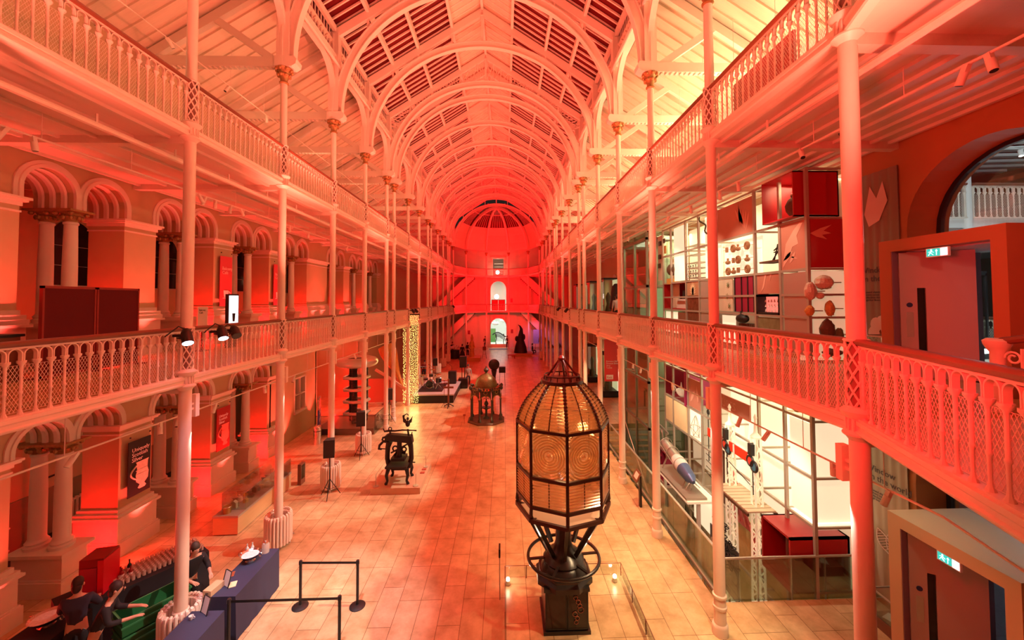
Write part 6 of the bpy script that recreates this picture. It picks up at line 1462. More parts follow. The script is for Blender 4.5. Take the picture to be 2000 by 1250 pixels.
    mb=MB(); mb.tube([(-.8,-.4,2.3),(.2,-.45,1.7),(1.2,-.5,1.0)],.10,8); mb.obj('pink_strut',mat('pink_strut',(.7,.35,.28),.5),t); mb=MB(); mb.cyl((.0,0,0),(.0,0,2.6),.05,n=8); mb.box(-.4,.4,-.4,.4,0,.05); mb.obj('stand',M['wood'],t)
    # fairy-light curtain
    t=thing('fairy_light_curtain','tall glowing yellow curtain of fairy lights hanging from the gallery rail','light curtain',(-6.25,26.3,0)); FL=mat('warm_fairy_light',(1,.8,.3),.5,emit=(1,.74,.20),es=4.5)
    mb=MB(); random.seed(2)
    for i in range(12):
        x=-.42+.085*i
        for j in range(64):
            z=.12+.09*j+random.uniform(-.03,.03); xx=x+random.uniform(-.025,.025); yy=random.uniform(-.07,.07); s=.017
            mb.add([(xx-s,yy,z),(xx,yy-s,z),(xx+s,yy,z),(xx,yy+s,z),(xx,yy,z-s*1.4),(xx,yy,z+s*1.4)],[(0,1,4),(1,2,4),(2,3,4),(3,0,4),(1,0,5),(2,1,5),(3,2,5),(0,3,5)])
    tag(mb.obj('bulb',FL,t,smooth=0),kind='stuff')
    mb=MB()
    for i in range(12): x=-.42+.085*i; mb.bar((x,0,.1),(x,0,5.85),.004,.004)
    mb.obj('cable',mat('gold_wire',(.5,.4,.1),.4),t,smooth=0); mb=MB(); mb.box(-.42,.62,-.04,.04,5.84,5.92); mb.obj('rail',M['black'],t,smooth=0)
    area((-6.0,25.9,2.6),(-4,20,1.5),70,(1,.72,.22),.9,4.8)
    # stage with drums, speakers
    t=thing('stage_platform','low grey-topped stage platform with black skirt beside the fairy lights','stage',(-4.8,28.8,0)); mb=MB(); mb.box(-1.3,1.4,-2.35,2.4,.5,.58); mb.obj('deck',mat('pale_grey_stage',(.48,.46,.48),.5),t,smooth=0); mb=MB(); mb.box(-1.26,1.36,-2.3,2.35,0,.5); mb.obj('skirt',M['black'],t,smooth=0)
    t=thing('drum_mat','black mat under the drum kit on the stage','mat',(-5.2,28.6,.582)); mb=MB(); mb.box(-.8,.9,-1.4,1.3,0,.01); mb.obj('mat',M['black'],t,smooth=0)
    CH=mat('drum_chrome',(.6,.58,.55),.2,metal=.9)
    def drum(name,loc,r,h,lab,axis='z'):
        t=thing(name,lab,'drum',loc,0,'drum kit'); mb=MB(); e=(0,0,h) if axis=='z' else (0,h,0); mb.cyl((0,0,0),e,r,n=18); mb.obj('shell',M['blackg'],t); mb=MB(); mb.torus((0,0,0),r,.012,20,5,'z' if axis=='z' else 'y'); mb.torus(e,r,.012,20,5,'z' if axis=='z' else 'y'); mb.obj('hoop',CH,t)
        mb=MB(); 
        for i in range(3): a=2.1*i; mb.cyl((r*.8*cos(a),r*.8*sin(a) if axis=='z' else 0,0),(r*1.2*cos(a),r*1.2*sin(a) if axis=='z' else 0,-(loc[2]-.592)),.012,n=5)
        mb.obj('leg',CH,t)
    drum('bass_drum',(-5.35,28.3,.86),.27,.4,'big bass drum standing on edge on the stage','y'); drum('floor_tom',(-4.8,28.9,.85),.2,.35,'floor tom nearest the hall on the stage'); drum('snare_drum',(-5.75,29.0,1.05),.17,.13,'snare drum on the fairy-light side of the kit'); drum('rack_tom',(-5.3,28.6,1.35),.15,.2,'small tom above the bass drum')
    for n,(x,y,z) in enumerate(((-4.75,28.3,1.55),(-5.85,28.4,1.5),(-5.3,29.4,1.7))):
        t=thing('cymbal_stand','thin cymbal on its stand, %s in the drum kit'%ORD[n+1],'cymbal',(x,y,.592),0,'cymbals'); mb=MB(); mb.lathe((0,0,z-.59),[(.24,0),(.08,.03),(.03,.05)],20); mb.obj('cymbal',mat('brass_cymbal_%d'%n,(.5,.35,.1),.25,metal=.9),t); mb=MB(); mb.cyl((0,0,.2),(0,0,z-.59),.01,n=6); [mb.cyl((0,0,.3),(.25*cos(2.1*i),.25*sin(2.1*i),.01),.009,n=5) for i in range(3)]; mb.obj('stand',CH,t)
    t=thing('subwoofer','black box subwoofer at the far hall corner of the stage','loudspeaker',(-3.25,31.0,0)); mb=MB(); mb.box(-.35,.35,-.3,.3,.02,.75); mb.obj('cabinet',M['black'],t,smooth=0); mb=MB(); mb.box(-.3,.3,-.315,-.3,.08,.69); mb.obj('grille',M['blackg'],t,smooth=0)
    t=thing('stacked_loudspeaker','tall black loudspeaker raised on twin poles above the subwoofer','loudspeaker',(-3.25,31.0,.75)); mb=MB(); mb.box(-.26,.26,-.22,.22,.85,1.7); mb.obj('cabinet',M['black'],t,smooth=0); mb=MB(); mb.cyl((-.1,0,0),(-.1,0,.86),.025,n=7); mb.cyl((.1,0,0),(.1,0,.86),.025,n=7); mb.obj('pole',M['black'],t)
    t=thing('stage_loudspeaker','black loudspeaker cabinet standing on the hall side of the stage','loudspeaker',(-3.95,30.0,.582)); mb=MB(); mb.box(-.28,.28,-.25,.25,0,.9); mb.obj('cabinet',M['black'],t,smooth=0); mb=MB(); mb.box(-.24,.24,-.265,-.25,.05,.85); mb.obj('grille',M['blackg'],t,smooth=0)
    def micstand(loc,lab,h=1.5,boom=True):
        t=thing('microphone_stand',lab,'microphone stand',loc,0,'microphone stands'); mb=MB(); mb.cyl((0,0,.02),(0,0,h),.012,n=6); mb.obj('pole',M['black'],t); mb=MB(); [mb.tube([(0,0,.25),(.3*cos(2.1*i),.3*sin(2.1*i),.01)],.01,5) for i in range(3)]; mb.obj('base',M['black'],t)
        mb=MB(); mb.cyl((0,0,h),(-.3,-.1,h+.25) if boom else (0,0,h+.12),.01,n=5); mb.sph((-.3,-.1,h+.25) if boom else (0,0,h+.14),.035,8,6); mb.obj('microphone',M['black'],t)
    micstand((-3.9,25.6,0),'thin microphone stand in front of the stage',1.5,False); micstand((-4.3,32.2,0),'boom microphone stand beyond the stage'); micstand((-5.7,31.6,0),'boom microphone stand at the arcade end beyond the stage')
    t=thing('music_stand','dark wooden lectern-like music stand at the hall corner of the stage','music stand',(-3.6,25.4,0)); mb=MB(); mb.box(-.05,.05,-.05,.05,.03,1.55); mb.obj('post',M['wood'],t,smooth=0); mb=MB(); mb.box(-.32,.32,-.03,.03,1.2,1.32); mb.box(-.05,.05,-.04,.04,1.5,1.8); mb.obj('crossbar',M['wood'],t,smooth=0); mb=MB(); mb.tube([(-.3,.2,.02),(0,0,.25),(.3,.2,.02)],.03,6); mb.tube([(0,-.35,.02),(0,0,.25)],.03,6); mb.obj('foot',M['black'],t)
    t=thing('keyboard','black keyboard on a cross stand at the arcade side beyond the stage','keyboard',(-7.1,35.6,0)); mb=MB(); mb.box(-.6,.6,-.15,.15,.85,.93); mb.obj('body',M['black'],t,smooth=0); mb=MB(); mb.bar((-.4,0,0),(.4,0,.85),.04,.04); mb.bar((.4,0,0),(-.4,0,.85),.04,.04); mb.obj('stand',M['black'],t,smooth=0); mb=MB(); mb.box(-.55,.55,-.14,-.02,.931,.936); mb.obj('keys',M['white'],t,smooth=0)
    # pipes, tracks and spotlights under the galleries
    def track(name,a,b,lab,r=.02,hang=None,m='iron'):
        t=thing(name,lab,'lighting track' if 'track' in name else 'pipe'); mb=MB(); mb.tube([a,b],r,8); mb.obj('rail' if 'track' in name else 'pipe',M[m],t)
        if hang:
            mb=MB(); n=int(abs(b[1]-a[1])/1.66)
            for i in range(n+1):
                q=(i+.5)/(n+1); p=Vector(a).lerp(Vector(b),q)
                if p.y<46: mb.cyl(p,(p.x,p.y,hang),.007 if r<.04 else .02,n=5)
            mb.obj('hanger',M['iron'],t)
    track('ceiling_pipe',(-6.95,-2,9.80),(-6.95,48,9.80),'long cream pipe slung under the upper gallery on the arcade side',.055,10.0)
    track('ceiling_pipe',(4.75,-2,9.80),(4.75,48,9.80),'long red-lit pipe slung under the upper gallery on the display side',.055,10.0)
    track('lighting_track',(-7.85,-2,9.55),(-7.85,48,9.55),'thin lighting track under the upper gallery on the arcade side',.018,10.0)
    track('lighting_track',(5.6,-2,9.6),(5.6,48,9.6),'thin lighting track under the upper gallery on the display side',.018,10.0)
    track('lighting_track',(-7.25,-2,4.24),(-7.25,30,4.24),'thin lighting track under the lower gallery on the arcade side',.018,5.0)
    track('lighting_track',(5.55,4.9,4.0),(5.55,30,4.0),'thin lighting track under the lower gallery on the display side',.018,5.0)
    track('lighting_track',(5.55,-2,2.6),(5.55,4.9,4.0),'sloping near length of lighting track under the lower gallery by the doorway',.018,None)
    track('lighting_track',(-8.3,-2,13.3),(-8.3,46,13.3),'thin lighting track under the sloping roof of the arcade side',.015,14.5)
    track('lighting_track',(6.3,-2,13.2),(6.3,46,13.2),'thin lighting track under the sloping roof of the display side',.015,14.5)
    kit={}
    mb=MB(); mb.cyl((0,0,0),(0,0,.15),.045,n=12); kit['b']=mb.mesh('housing',M['iron']); mb=MB(); mb.cyl((0,0,-.004),(0,0,.0),.038,n=12); kit['l']=mb.mesh('lens',M['black']); mb=MB(); mb.box(-.03,.03,-.03,.03,.12,.24); kit['m']=mb.mesh('mount',M['iron'],smooth=0)
    rows=(('upper arcade-side',-7.85,9.55,(6.4,6.75,10.3,10.55,10.9,11.5,11.9,14.6,16,18.2,20)),('lower arcade-side',-7.25,4.24,(7.0,8.6,9.1,10.2,12.2,13.9,16.6,19.3)),('upper display-side',5.6,9.6,(4.3,4.5,6.2,7.2,9.2,10.0,10.3,11.6,13.1,15,17.5,20,24)),('lower display-side',5.55,4.0,(5.6,6.6,8.2,9.2,10.4,13.0,14.6,15.2,16.0,17.0)),('sloping-roof display-side',6.3,13.2,(6.5,8.3,10.1,12.4)),('sloping-roof arcade-side',-8.3,13.3,(9.8,12.0,13.9)))
    for nm,x,z,ys in rows:
        for i,y in enumerate(ys):
            t=thing('track_spotlight','small cylindrical spotlight on the %s track, %s from the camera end'%(nm,ORD[i+1]),'spotlight',(x+.02,y,z-.20),0,'track spotlights'); 
            a=random.uniform(-.6,.6); t.rotation_euler=(a,random.uniform(-.5,.5),0); t.location=(x,y,z); 
            for q,n2 in (('b','housing'),('l','lens'),('m','mount')): o=link(n2,kit[q],t); o.location=(0,0,-.24)
    # stage spotlights clamped to the lower gallery rails
    BL=mat('blue_white_beam_face',(1,1,1),.4,emit=(.75,.85,1),es=18)
    for n,(x,y,lit,lab) in enumerate(((-6.12,7.62,1,'lit stage spotlight clamped to the gallery rail before the first lattice post'),(-6.12,8.55,1,'lit stage spotlight clamped to the gallery rail just past the lattice post'),(-6.12,8.95,0,'unlit black stage spotlight next to the lit one past the lattice post'),(-6.12,26.0,0,'dark spotlight clamped above the fairy-light curtain, arcade end'),(-6.12,26.9,0,'dark spotlight clamped above the fairy-light curtain, far end'),(4.15,25.6,0,'black spotlight clamped to the display-side rail, nearer one'),(4.15,29.4,0,'black spotlight clamped to the display-side rail, further one'),(-6.0,45.5,0,'white-topped spotlight clamped to the far arcade-side rail'))):
        sg=1 if x<0 else -1
        t=thing('stage_spotlight',lab,'spotlight',(x,y,6.12),0,'clamped stage spotlights'); dr=Vector((sg*.45,-.35,-.9 if lit else -.5)).normalized()
        c=Vector((sg*.16,0,-.03)); mb=MB(); mb.cyl(c-dr*.12,c+dr*.10,.085,.095,n=14); mb.cyl(c-dr*.2,c-dr*.12,.05,.085,n=12); mb.obj('housing',M['black'],t)
        mb=MB(); mb.cyl(c+dr*.10,c+dr*.104,.085,n=14); mb.obj('lens',BL if lit else M['blackg'],t)
        mb=MB(); mb.tube([c+Vector((0,-.11,0)),c+Vector((-sg*.1,-.11,.02)),c+Vector((-sg*.1,.11,.02)),c+Vector((0,.11,0))],.012,5); mb.box(min(-sg*.09,sg*.08),max(-sg*.09,sg*.08),-.03,.03,.0,.05); mb.tube([c-dr*.2,c-dr*.25+Vector((0,-.15,.02)),Vector((0,-.3,.03))],.012,5); mb.obj('yoke',M['black'],t)
        if lit: spot((x+sg*.28,y-.06,6.0),(x+sg*1.1,y-.3,2.0),120,(.62,.72,1),70,.5,.05)
# ------------------------------------------------------------------ centre of the hall
def build_centre():
    # ---- lighthouse lens
    LX,LY=1.24,8.62
    IRN=mat('dark_brown_lens_iron',(.055,.018,.012),.35)
    PR=bpy.data.materials.new('amber_prism_glass'); PR.use_nodes=True; nt=PR.node_tree; N=nt.nodes; L=nt.links
    for n in list(N): N.remove(n)
    o=N.new('ShaderNodeOutputMaterial'); a=N.new('ShaderNodeAddShader'); m1=N.new('ShaderNodeMixShader'); m2=N.new('ShaderNodeMixShader'); tr=N.new('ShaderNodeBsdfTransparent'); gl=N.new('ShaderNodeBsdfGlossy'); tl=N.new('ShaderNodeBsdfTranslucent')
    tr.inputs[0].default_value=(.97,.82,.62,1); gl.inputs[0].default_value=(1,.9,.75,1); gl.inputs['Roughness'].default_value=.12; tl.inputs[0].default_value=(.95,.64,.38,1)
    m1.inputs[0].default_value=.30; m2.inputs[0].default_value=.38
    L.new(tr.outputs[0],m1.inputs[1]); L.new(tl.outputs[0],m1.inputs[2]); L.new(m1.outputs[0],m2.inputs[1]); L.new(gl.outputs[0],m2.inputs[2]); L.new(m2.outputs[0],o.inputs[0])
    t=thing('lighthouse_lens','giant octagonal lighthouse lens of amber glass prisms on an iron pedestal','lighthouse lens',(LX,LY,0))
    R=.98; V=[radians(-93+45*i) for i in range(8)]
    def vp(i,r,z): a=V[i%8]; return Vector((r*cos(a),r*sin(a),z))
    z1,z2,z3=2.66,3.24,4.17; zt,rt=5.02,.40; zb=2.40
    def prof(q):  # dome: bulged between shoulder and crown
        return (R+(rt-R)*q+ .10*sin(pi*q), z3+(zt-z3)*q)
    fr=MB()
    for i in range(8):
        fr.bar(vp(i,R,zb),vp(i,R,z3),.055,.055)
        pts=[vp(i,*[prof(q)[0],prof(q)[1]]) for q in [j/60 for j in range(61)]]; fr.tube(pts,[(.028,.042,.042,.030)[j%4] for j in range(61)],6)
        for z in (z1,z2,z3): fr.bar(vp(i,R,z),vp(i+1,R,z),.06,.06)
        m=lambda r,z:(vp(i,r,z)+vp(i+1,r,z))/2
        fr.tube([m(prof(q)[0],prof(q)[1]) for q in [j/8 for j in range(9)]],.014,5)
        fr.bar(m(R,z1),m(R,z2),.02,.02)
        for q in (.25,.75):
            a_=vp(i,R,z1).lerp(vp(i+1,R,z1),q); b_=vp(i,R,z2).lerp(vp(i+1,R,z2),q); 
    fr.obj('frame',IRN,t,smooth=.6)
    for i in range(8):
        # crown prisms
        mb=MB(); n=15
        for j in range(n):
            q=(j+.5)/n; r,z=prof(q); dz=(zt-z3)/n*.40; a_=vp(i,r-.01,z).lerp(vp(i+1,r-.01,z),.03); b_=vp(i,r-.01,z).lerp(vp(i+1,r-.01,z),.97)
            out=((a_+b_)/2); out.z=0; out.normalize()
            mb.sweep([[p-out*.05+Vector((0,0,-dz)),p+out*.03+Vector((0,0,-dz*.6)),p+out*.05+Vector((0,0,dz*.2)),p-out*.03+Vector((0,0,dz))] for p in (a_,b_)])
        mb.obj('crown_prism',PR,t,smooth=0)
        # drum: bullseye rings
        mb=MB(); a_,b_=vp(i,R-.02,0),vp(i+1,R-.02,0); ex=(b_-a_); W=ex.length; ex.normalize(); c=(a_+b_)/2; cz=(z2+z3)/2; H=z3-z2; out=Vector((c.x,c.y,0)).normalized()
        for k in range(11):
            rr=.055+.052*k
            if k==0:
                mb.sph((c.x,c.y,cz),(.06,.06,.06),12,8); continue
            cur=[]
            for s in range(49):
                th=2*pi*s/48; u,v=rr*cos(th),rr*sin(th)
                ok=abs(u)<W/2-.03 and abs(v)<H/2-.03
                if ok: cur.append(c+ex*u+Vector((0,0,cz+v)))
                if (not ok or s==48) and cur:
                    if len(cur)>2: mb.tube([p+out*.012 for p in cur],.021,5)
                    cur=[]
        mb.quad(*[c+ex*(s*(W/2-.02))+Vector((0,0,cz+w*(H/2-.02))) for s,w in ((-1,-1),(1,-1),(1,1),(-1,1))])
        mb.obj('bullseye_panel',PR,t,smooth=.9)
        # lower prisms
        mb=MB(); n=9
        for j in range(n):
            z=z1+.03+(z2-z1-.06)*(j+.5)/n; dz=(z2-z1)/n*.40
            a1=vp(i,R-.02,z).lerp(vp(i+1,R-.02,z),.04); b1=vp(i,R-.02,z).lerp(vp(i+1,R-.02,z),.96)
            mb.sweep([[p-out*.04+Vector((0,0,dz)),p+out*.03+Vector((0,0,dz*.5)),p+out*.045+Vector((0,0,-dz*.2)),p-out*.02+Vector((0,0,-dz))] for p in (a1,b1)])
        mb.obj('lower_prism',PR,t,smooth=0)
    mb=MB(); mb.lathe((0,0,zt-.03),[(rt+.0,0),(rt+.06,0),(rt+.06,.07),(rt,.07)],24); 
    for i in range(16): a=2*pi*i/16; mb.cyl((rt*cos(a),rt*sin(a),zt),(rt*.95*cos(a),rt*.95*sin(a),zt+.13),.012,n=5)
    mb.torus((0,0,zt+.13),rt*.95,.016,24,6); mb.obj('crown_ring',IRN,t)
    mb=MB()
    for i in range(5): a=radians(-70+72*i); mb.tube([(rt*1.02*cos(a),rt*1.02*sin(a),zt),(.045*cos(a),.045*sin(a),zt+.47)],.024,6)
    mb.lathe((0,0,zt+.43),[(.05,0),(.085,.03),(.085,.07),(.04,.12)],14); mb.obj('finial',mat('dark_red_finial',(.16,.015,.012),.35),t)
    # base ring, raking struts, handwheel
    mb=MB()
    for i in range(8): mb.bar(vp(i,R+.02,zb),vp(i+1,R+.02,zb),.06,.07); mb.tube([vp(i,R,2.62),vp(i,R+.015,2.5),vp(i,R-.04,2.40),vp(i,R-.2,2.34)],.035,6)
    mb.obj('base_ring',IRN,t,smooth=.6)
    mb=MB(); mb.lathe((0,0,2.36),[(.0,0),(R-.06,0),(R-.06,.03),(0,.03)],8,a0=V[0]); mb.obj('floor_plate',mat('pale_orange_plate',(.85,.62,.45),.4),t,smooth=0)  # plain pale orange plate below the prisms
    for i in range(8): mb=MB(); mb.bar(vp(i,R-.1,2.36),vp(i,.34,1.42),.06,.09); mb.obj('raking_strut',M['blackg'],t,smooth=0)
    mb=MB(); mb.lathe((0,0,1.0),[(.46,0),(.50,.06),(.46,.14),(.40,.2),(.44,.26),(.36,.36),(.22,.46),(.17,.6),(.15,1.38)],20); mb.obj('turret',M['blackg'],t)
    mb=MB(); mb.torus((0,0,1.28),.76,.035,40,8)
    for i in range(6): a=pi*i/3+.1; mb.bar((.3*cos(a),.3*sin(a),1.28),(.76*cos(a),.76*sin(a),1.28),.05,.035)
    mb.obj('handwheel',M['blackg'],t)
    mb=MB(); mb.lathe((0,0,.86),[(.62,0),(.62,.10),(.56,.16),(.56,.2)],8,a0=pi/8); mb.obj('deck',M['blackg'],t,smooth=0)
    mb=MB(); mb.box(-.44,.44,-.44,.44,.06,.88); mb.box(-.48,.48,-.48,.48,0,.07); mb.box(-.47,.47,-.47,.47,.84,.90); mb.obj('pedestal',M['blackg'],t,smooth=0)
    for s in (-1,1):
        mb=MB(); mb.box(s*.22-.19,s*.22+.19,-.462,-.442,.12,.82); mb.obj('glazed_door',mat('cabinet_glass_%d'%s,(.02,.006,.005),.06),t,smooth=0)
        mb=MB(); 
        for a in (-.2,.2): mb.box(s*.22+a-.012,s*.22+a+.012,-.47,-.44,.1,.84)
        mb.box(s*.22-.2,s*.22+.2,-.47,-.44,.1,.125); mb.box(s*.22-.2,s*.22+.2,-.47,-.44,.815,.84); mb.obj('door_frame',M['black'],t,smooth=0)
    mb=MB(); random.seed(4)
    for i in range(7): mb.torus((.22+random.uniform(-.07,.07),-.475,.25+.08*i),.035+.03*random.random(),.008,14,5,'y')
    mb.obj('gear_train',mat('coppery_gears',(.30,.10,.05),.35,metal=.5),t)
    point((LX,LY,3.5),LP['lens'],(1,.66,.36),.12); point((LX,LY,4.5),LP['lens']*.5,(1,.70,.42),.12)
    # glass rail around and two floor lamps
    t=thing('wire_barrier','low glass barrier on slim posts round the lighthouse lens','barrier'); GX0,GX1,GY0,GY1=-.02,2.83,6.9,9.82
    mb=MB(); 
    for a,b in (((GX0,GY0),(GX0,GY1)),((GX0,GY1),(GX1,GY1)),((GX1,GY1),(GX1,GY0))): mb.bar((a[0],a[1],.30),(b[0],b[1],.30),.012,.012)
    mb.obj('top_rail',M['wood'],t,smooth=0)
    for x,y in ((GX0,GY1),(.5,GY1),(1.2,GY1),(2.0,GY1),(GX1,GY1),(GX1,8.95),(GX1,8.1),(GX0,8.4)): mb=MB(); mb.cyl((x,y,0),(x,y,.30),.011,n=6); mb.obj('post',M['wood'],t)
    mb=MB(); mb.box(GX0+.1,GX1-.1,GY1-.004,GY1+.004,.04,.27); mb.box(GX1-.004,GX1+.004,GY0,GY1-.1,.04,.27); mb.box(GX0-.004,GX0+.004,GY0,GY1-.1,.04,.27); mb.obj('glass',M['glass'],t,smooth=0)
    t=thing('label_stand','thin label stand at the near arcade corner of the lens barrier','label stand',(-.14,9.15,0)); mb=MB(); mb.cyl((0,0,0),(0,0,1.0),.012,n=6); mb.obj('post',M['steel'],t); mb=MB(); mb.box(-.02,.02,-.12,.12,1.0,1.18); mb.obj('label',M['black'],t,smooth=0)
    FLM=mat('floor_lamp_glow',(1,1,.9),.4,emit=(1,.86,.6),es=22)
    for n,x in enumerate((.05,2.62)):
        t=thing('floor_lamp','small bright uplight on the floor %s of the lighthouse lens'%('at the arcade side' if n==0 else 'at the display side'),'lamp',(x,9.62,0),0,'lens floor lamps'); mb=MB(); mb.lathe((0,0,0),[(.055,0),(.06,.02),(.045,.08),(.05,.1)],12); mb.obj('body',M['steel'],t); mb=MB(); mb.sph((0,0,.13),.042,12,8); mb.obj('bulb',FLM,t); spot((x,9.58,.2),(LX,LY,3.0),60,(1,.80,.52),80,.6,.04); point((x,9.62,.25),3,(1,.8,.5),.04)
    # ---- printing press on its plinth
    t=thing('press_plinth','low salmon stone plinth under the iron printing press','plinth',(-3.86,15.2,0)); mb=MB(); mb.box(-.86,.86,-1.05,1.05,0,.22); mb.obj('block',mat('salmon_stone',(.62,.40,.24),.5,var=.15),t,smooth=0)
    t=thing('printing_press','black ornate cast-iron hand printing press topped by an eagle','printing press',(-3.88,14.75,.22)); BI=mat('black_press_iron',(.010,.008,.007),.5); mb=MB()
    for s in (-1,1): mb.tube([(s*.36,0,.52),(s*.44,0,.8),(s*.42,0,1.2),(s*.36,0,1.42)],[.10,.085,.09,.12],8)
    mb.sweep([[(-.50,d,1.48),(.50,d,1.36),(.46,d,1.62),(-.36,d,1.70),(-.50,d,1.64)] for d in (-.13,.13)])
    mb.tube([(-.4,0,.55),(-.2,0,.46),(.2,0,.46),(.4,0,.55)],.10,8); mb.obj('frame',BI,t)
    for x,y in ((-.36,-.3),(.36,-.3),(-.34,.35),(.36,.35)): mb=MB(); mb.tube([(x*.9,y*.8,.52),(x*1.05,y,.3),(x*.95,y,.12),(x*1.1,y*1.05,0)],[.08,.06,.045,.06],7); mb.obj('leg',BI,t)
    mb=MB(); mb.cyl((0,0,.85),(0,0,1.4),.09,n=12); mb.box(-.24,.24,-.25,.25,.78,.88); mb.box(-.38,.38,-.5,.5,.62,.68); mb.torus((-.15,0,1.15),.09,.03,12,6,'y'); mb.torus((.17,0,1.12),.08,.03,12,6,'y'); mb.bar((-.3,0,1.0),(.28,0,1.3),.05,.05); mb.tube([(-.3,.1,.75),(-.1,.1,1.0),(.2,.1,.95)],.05,6); mb.obj('platen',BI,t)
    mb=MB(); mb.tube([(-.55,0,1.78),(-.36,0,1.80),(-.15,0,1.79),(.1,0,1.82),(.5,0,1.80),(.62,0,1.79)],[.03,.04,.028,.028,.022,.03],7); mb.torus((-.34,0,1.87),.055,.02,14,6,'y'); mb.cyl((-.34,0,1.66),(-.34,0,1.80),.03,n=7); mb.cyl((.34,0,1.62),(.30,0,1.85),.035,n=7); mb.cyl((.44,0,1.6),(.46,0,1.74),.02,n=6); mb.tube([(-.55,0,1.78),(-.58,0,1.88)],.02,5); mb.obj('counterweight_lever',BI,t)
    mb=MB(); mb.tube([(-.38,0,1.4),(-.58,0,1.42),(-.72,0,1.28),(-.74,0,1.15),(-.64,0,1.13)],[.06,.05,.045,.05,.03],7); mb.tube([(-.40,0,1.6),(-.6,0,1.55),(-.62,0,1.46)],.04,6); mb.cyl((-.68,0,1.16),(-.4,0,1.14),.018,n=6); mb.cyl((.3,0,.66),(.58,0,.64),.022,n=6); mb.obj('bar_handle',BI,t)
    mb=MB(); c=Vector((.30,0,2.05)); mb.sph(c,(.09,.07,.12),10,8); mb.sph(c+Vector((.0,0,.18)),(.05,.05,.06),8,6); mb.prism([(-.05,.0),(-.16,.06),(-.19,.30),(-.10,.34),(-.12,.20),(-.05,.14)],lambda u,v,d:(c.x+u,d,c.z+v),-.02,.02); mb.prism([(.05,.0),(.14,.05),(.18,.28),(.1,.16),(.05,.12)],lambda u,v,d:(c.x+u,d,c.z+v),-.02,.02); mb.tube([c+Vector((-.1,0,.32)),c+Vector((-.03,0,.36)),c+Vector((.03,0,.3))],.02,5); mb.obj('eagle',BI,t)
    t=thing('plinth_barrier','low wire and glass barrier on the printing press plinth','barrier',(-3.86,15.2,.22))
    for n,(x,y) in enumerate(((-.72,-.9),(.68,-.9),(-.72,.8),(.72,.7))):
        mb=MB(); mb.cyl((0,0,0),(0,0,.02),.10,n=14); mb.cyl((0,0,.015),(0,0,.42),.009,n=6); o=mb.obj('post',M['steel'],t,(x,y,0))
    mb=MB(); mb.bar((-.72,-.9,.42),(-.72,.8,.42),.01,.01); mb.bar((.68,-.9,.42),(.72,.7,.42),.01,.01); mb.bar((-.72,.8,.42),(.72,.7,.42),.01,.01); mb.obj('wire',M['steel'],t,smooth=0)
    for n,(y,) in enumerate(((.45,),(.15,))): mb=MB(); mb.box(-.08,.08,-.07,.07,0,.02); o=mb.obj('red_label',M['redp'],None,(-3.16,15.2+y,.222),smooth=0); tag(o,'small red label on the plinth of the printing press, %s'%('by the barrier post' if n==0 else 'further from the post'),'label')
    # ---- domed drinking fountain
    t=thing('drinking_fountain','dark green cast-iron domed drinking fountain canopy on an octagonal base','fountain',(-1.07,22.6,0)); GI=mat('dark_bronze_green_iron',(.045,.04,.022),.38,var=.4,scale=15); GD=mat('gilded_fretwork',(.30,.22,.07),.4,metal=.4,var=.4,scale=30)
    mb=MB(); mb.lathe((0,0,0),[(1.10,0),(1.10,.06),(1.02,.10),(1.02,.12)],8,a0=pi/8); mb.obj('base',mat('dark_stone_base',(.12,.06,.035),.6),t,smooth=0)
    for i in range(8):
        a=pi/8+pi/4*i; mb=MB(); mb.lathe((.88*cos(a),.88*sin(a),.12),[(.10,0),(.10,.10),(.06,.16),(.05,.22),(.045,1.12),(.07,1.16),(.05,1.2)],10); mb.obj('post',GI,t)
    for i in range(8):
        a,b=pi/8+pi/4*i,pi/8+pi/4*(i+1); p=Vector((.88*cos(a),.88*sin(a),0)); q=Vector((.88*cos(b),.88*sin(b),0)); ex=(q-p); W=ex.length; ex.normalize(); c=(p+q)/2; out=c.normalized()
        mb=MB(); r=W/2-.04
        Pp=[(-r*cos(pi*j/10),1.28+r*.9*sin(pi*j/10)) for j in range(11)]
        for (u1,v1),(u2,v2) in zip(Pp,Pp[1:]):
            for d in (-.02,.02): mb.quad(c+ex*u1+out*d+Vector((0,0,v1)),c+ex*u2+out*d+Vector((0,0,v2)),c+ex*u2+out*d+Vector((0,0,1.82)),c+ex*u1+out*d+Vector((0,0,1.82)))
        mb.obj('arch_panel',GI,t,smooth=0)
        mb=MB(); mb.tube([c+ex*u+out*.03+Vector((0,0,v)) for u,v in Pp],.022,6)
        for k in range(12):
            pass
        th=[c+ex*(.10*cos(s))+out*.03+Vector((0,0,1.72+.10*sin(s))) for s in [2*pi*j/14 for j in range(14)]]; mb.tube(th,.018,5,True); mb.obj('medallion',GD,t)
        mb=MB(); 
        for k in range(4): mb.sph(c+ex*(-W/2+W*(k+.5)/4)+Vector((0,0,1.86+.05*(k%2))),.06,7,5)
        mb.sph(p*1.06+Vector((0,0,1.9)),(.09,.09,.12),8,6); mb.obj('cresting',GI,t)
    mb=MB(); mb.lathe((0,0,1.82),[(.90,0),(.80,.06),(.62,.10),(.62,.16),(.60,.34),(.50,.55),(.34,.70),(.14,.80),(.08,.84)],24); mb.obj('dome',mat('perforated_gilt_dome',(.20,.15,.05),.4,metal=.4,var=.8,scale=26),t)
    mb=MB(); mb.lathe((0,0,2.64),[(.07,0),(.05,.05),(.12,.12),(.15,.2),(.10,.28),(.03,.33),(.05,.36),(.01,.4)],12); mb.obj('finial',GI,t)
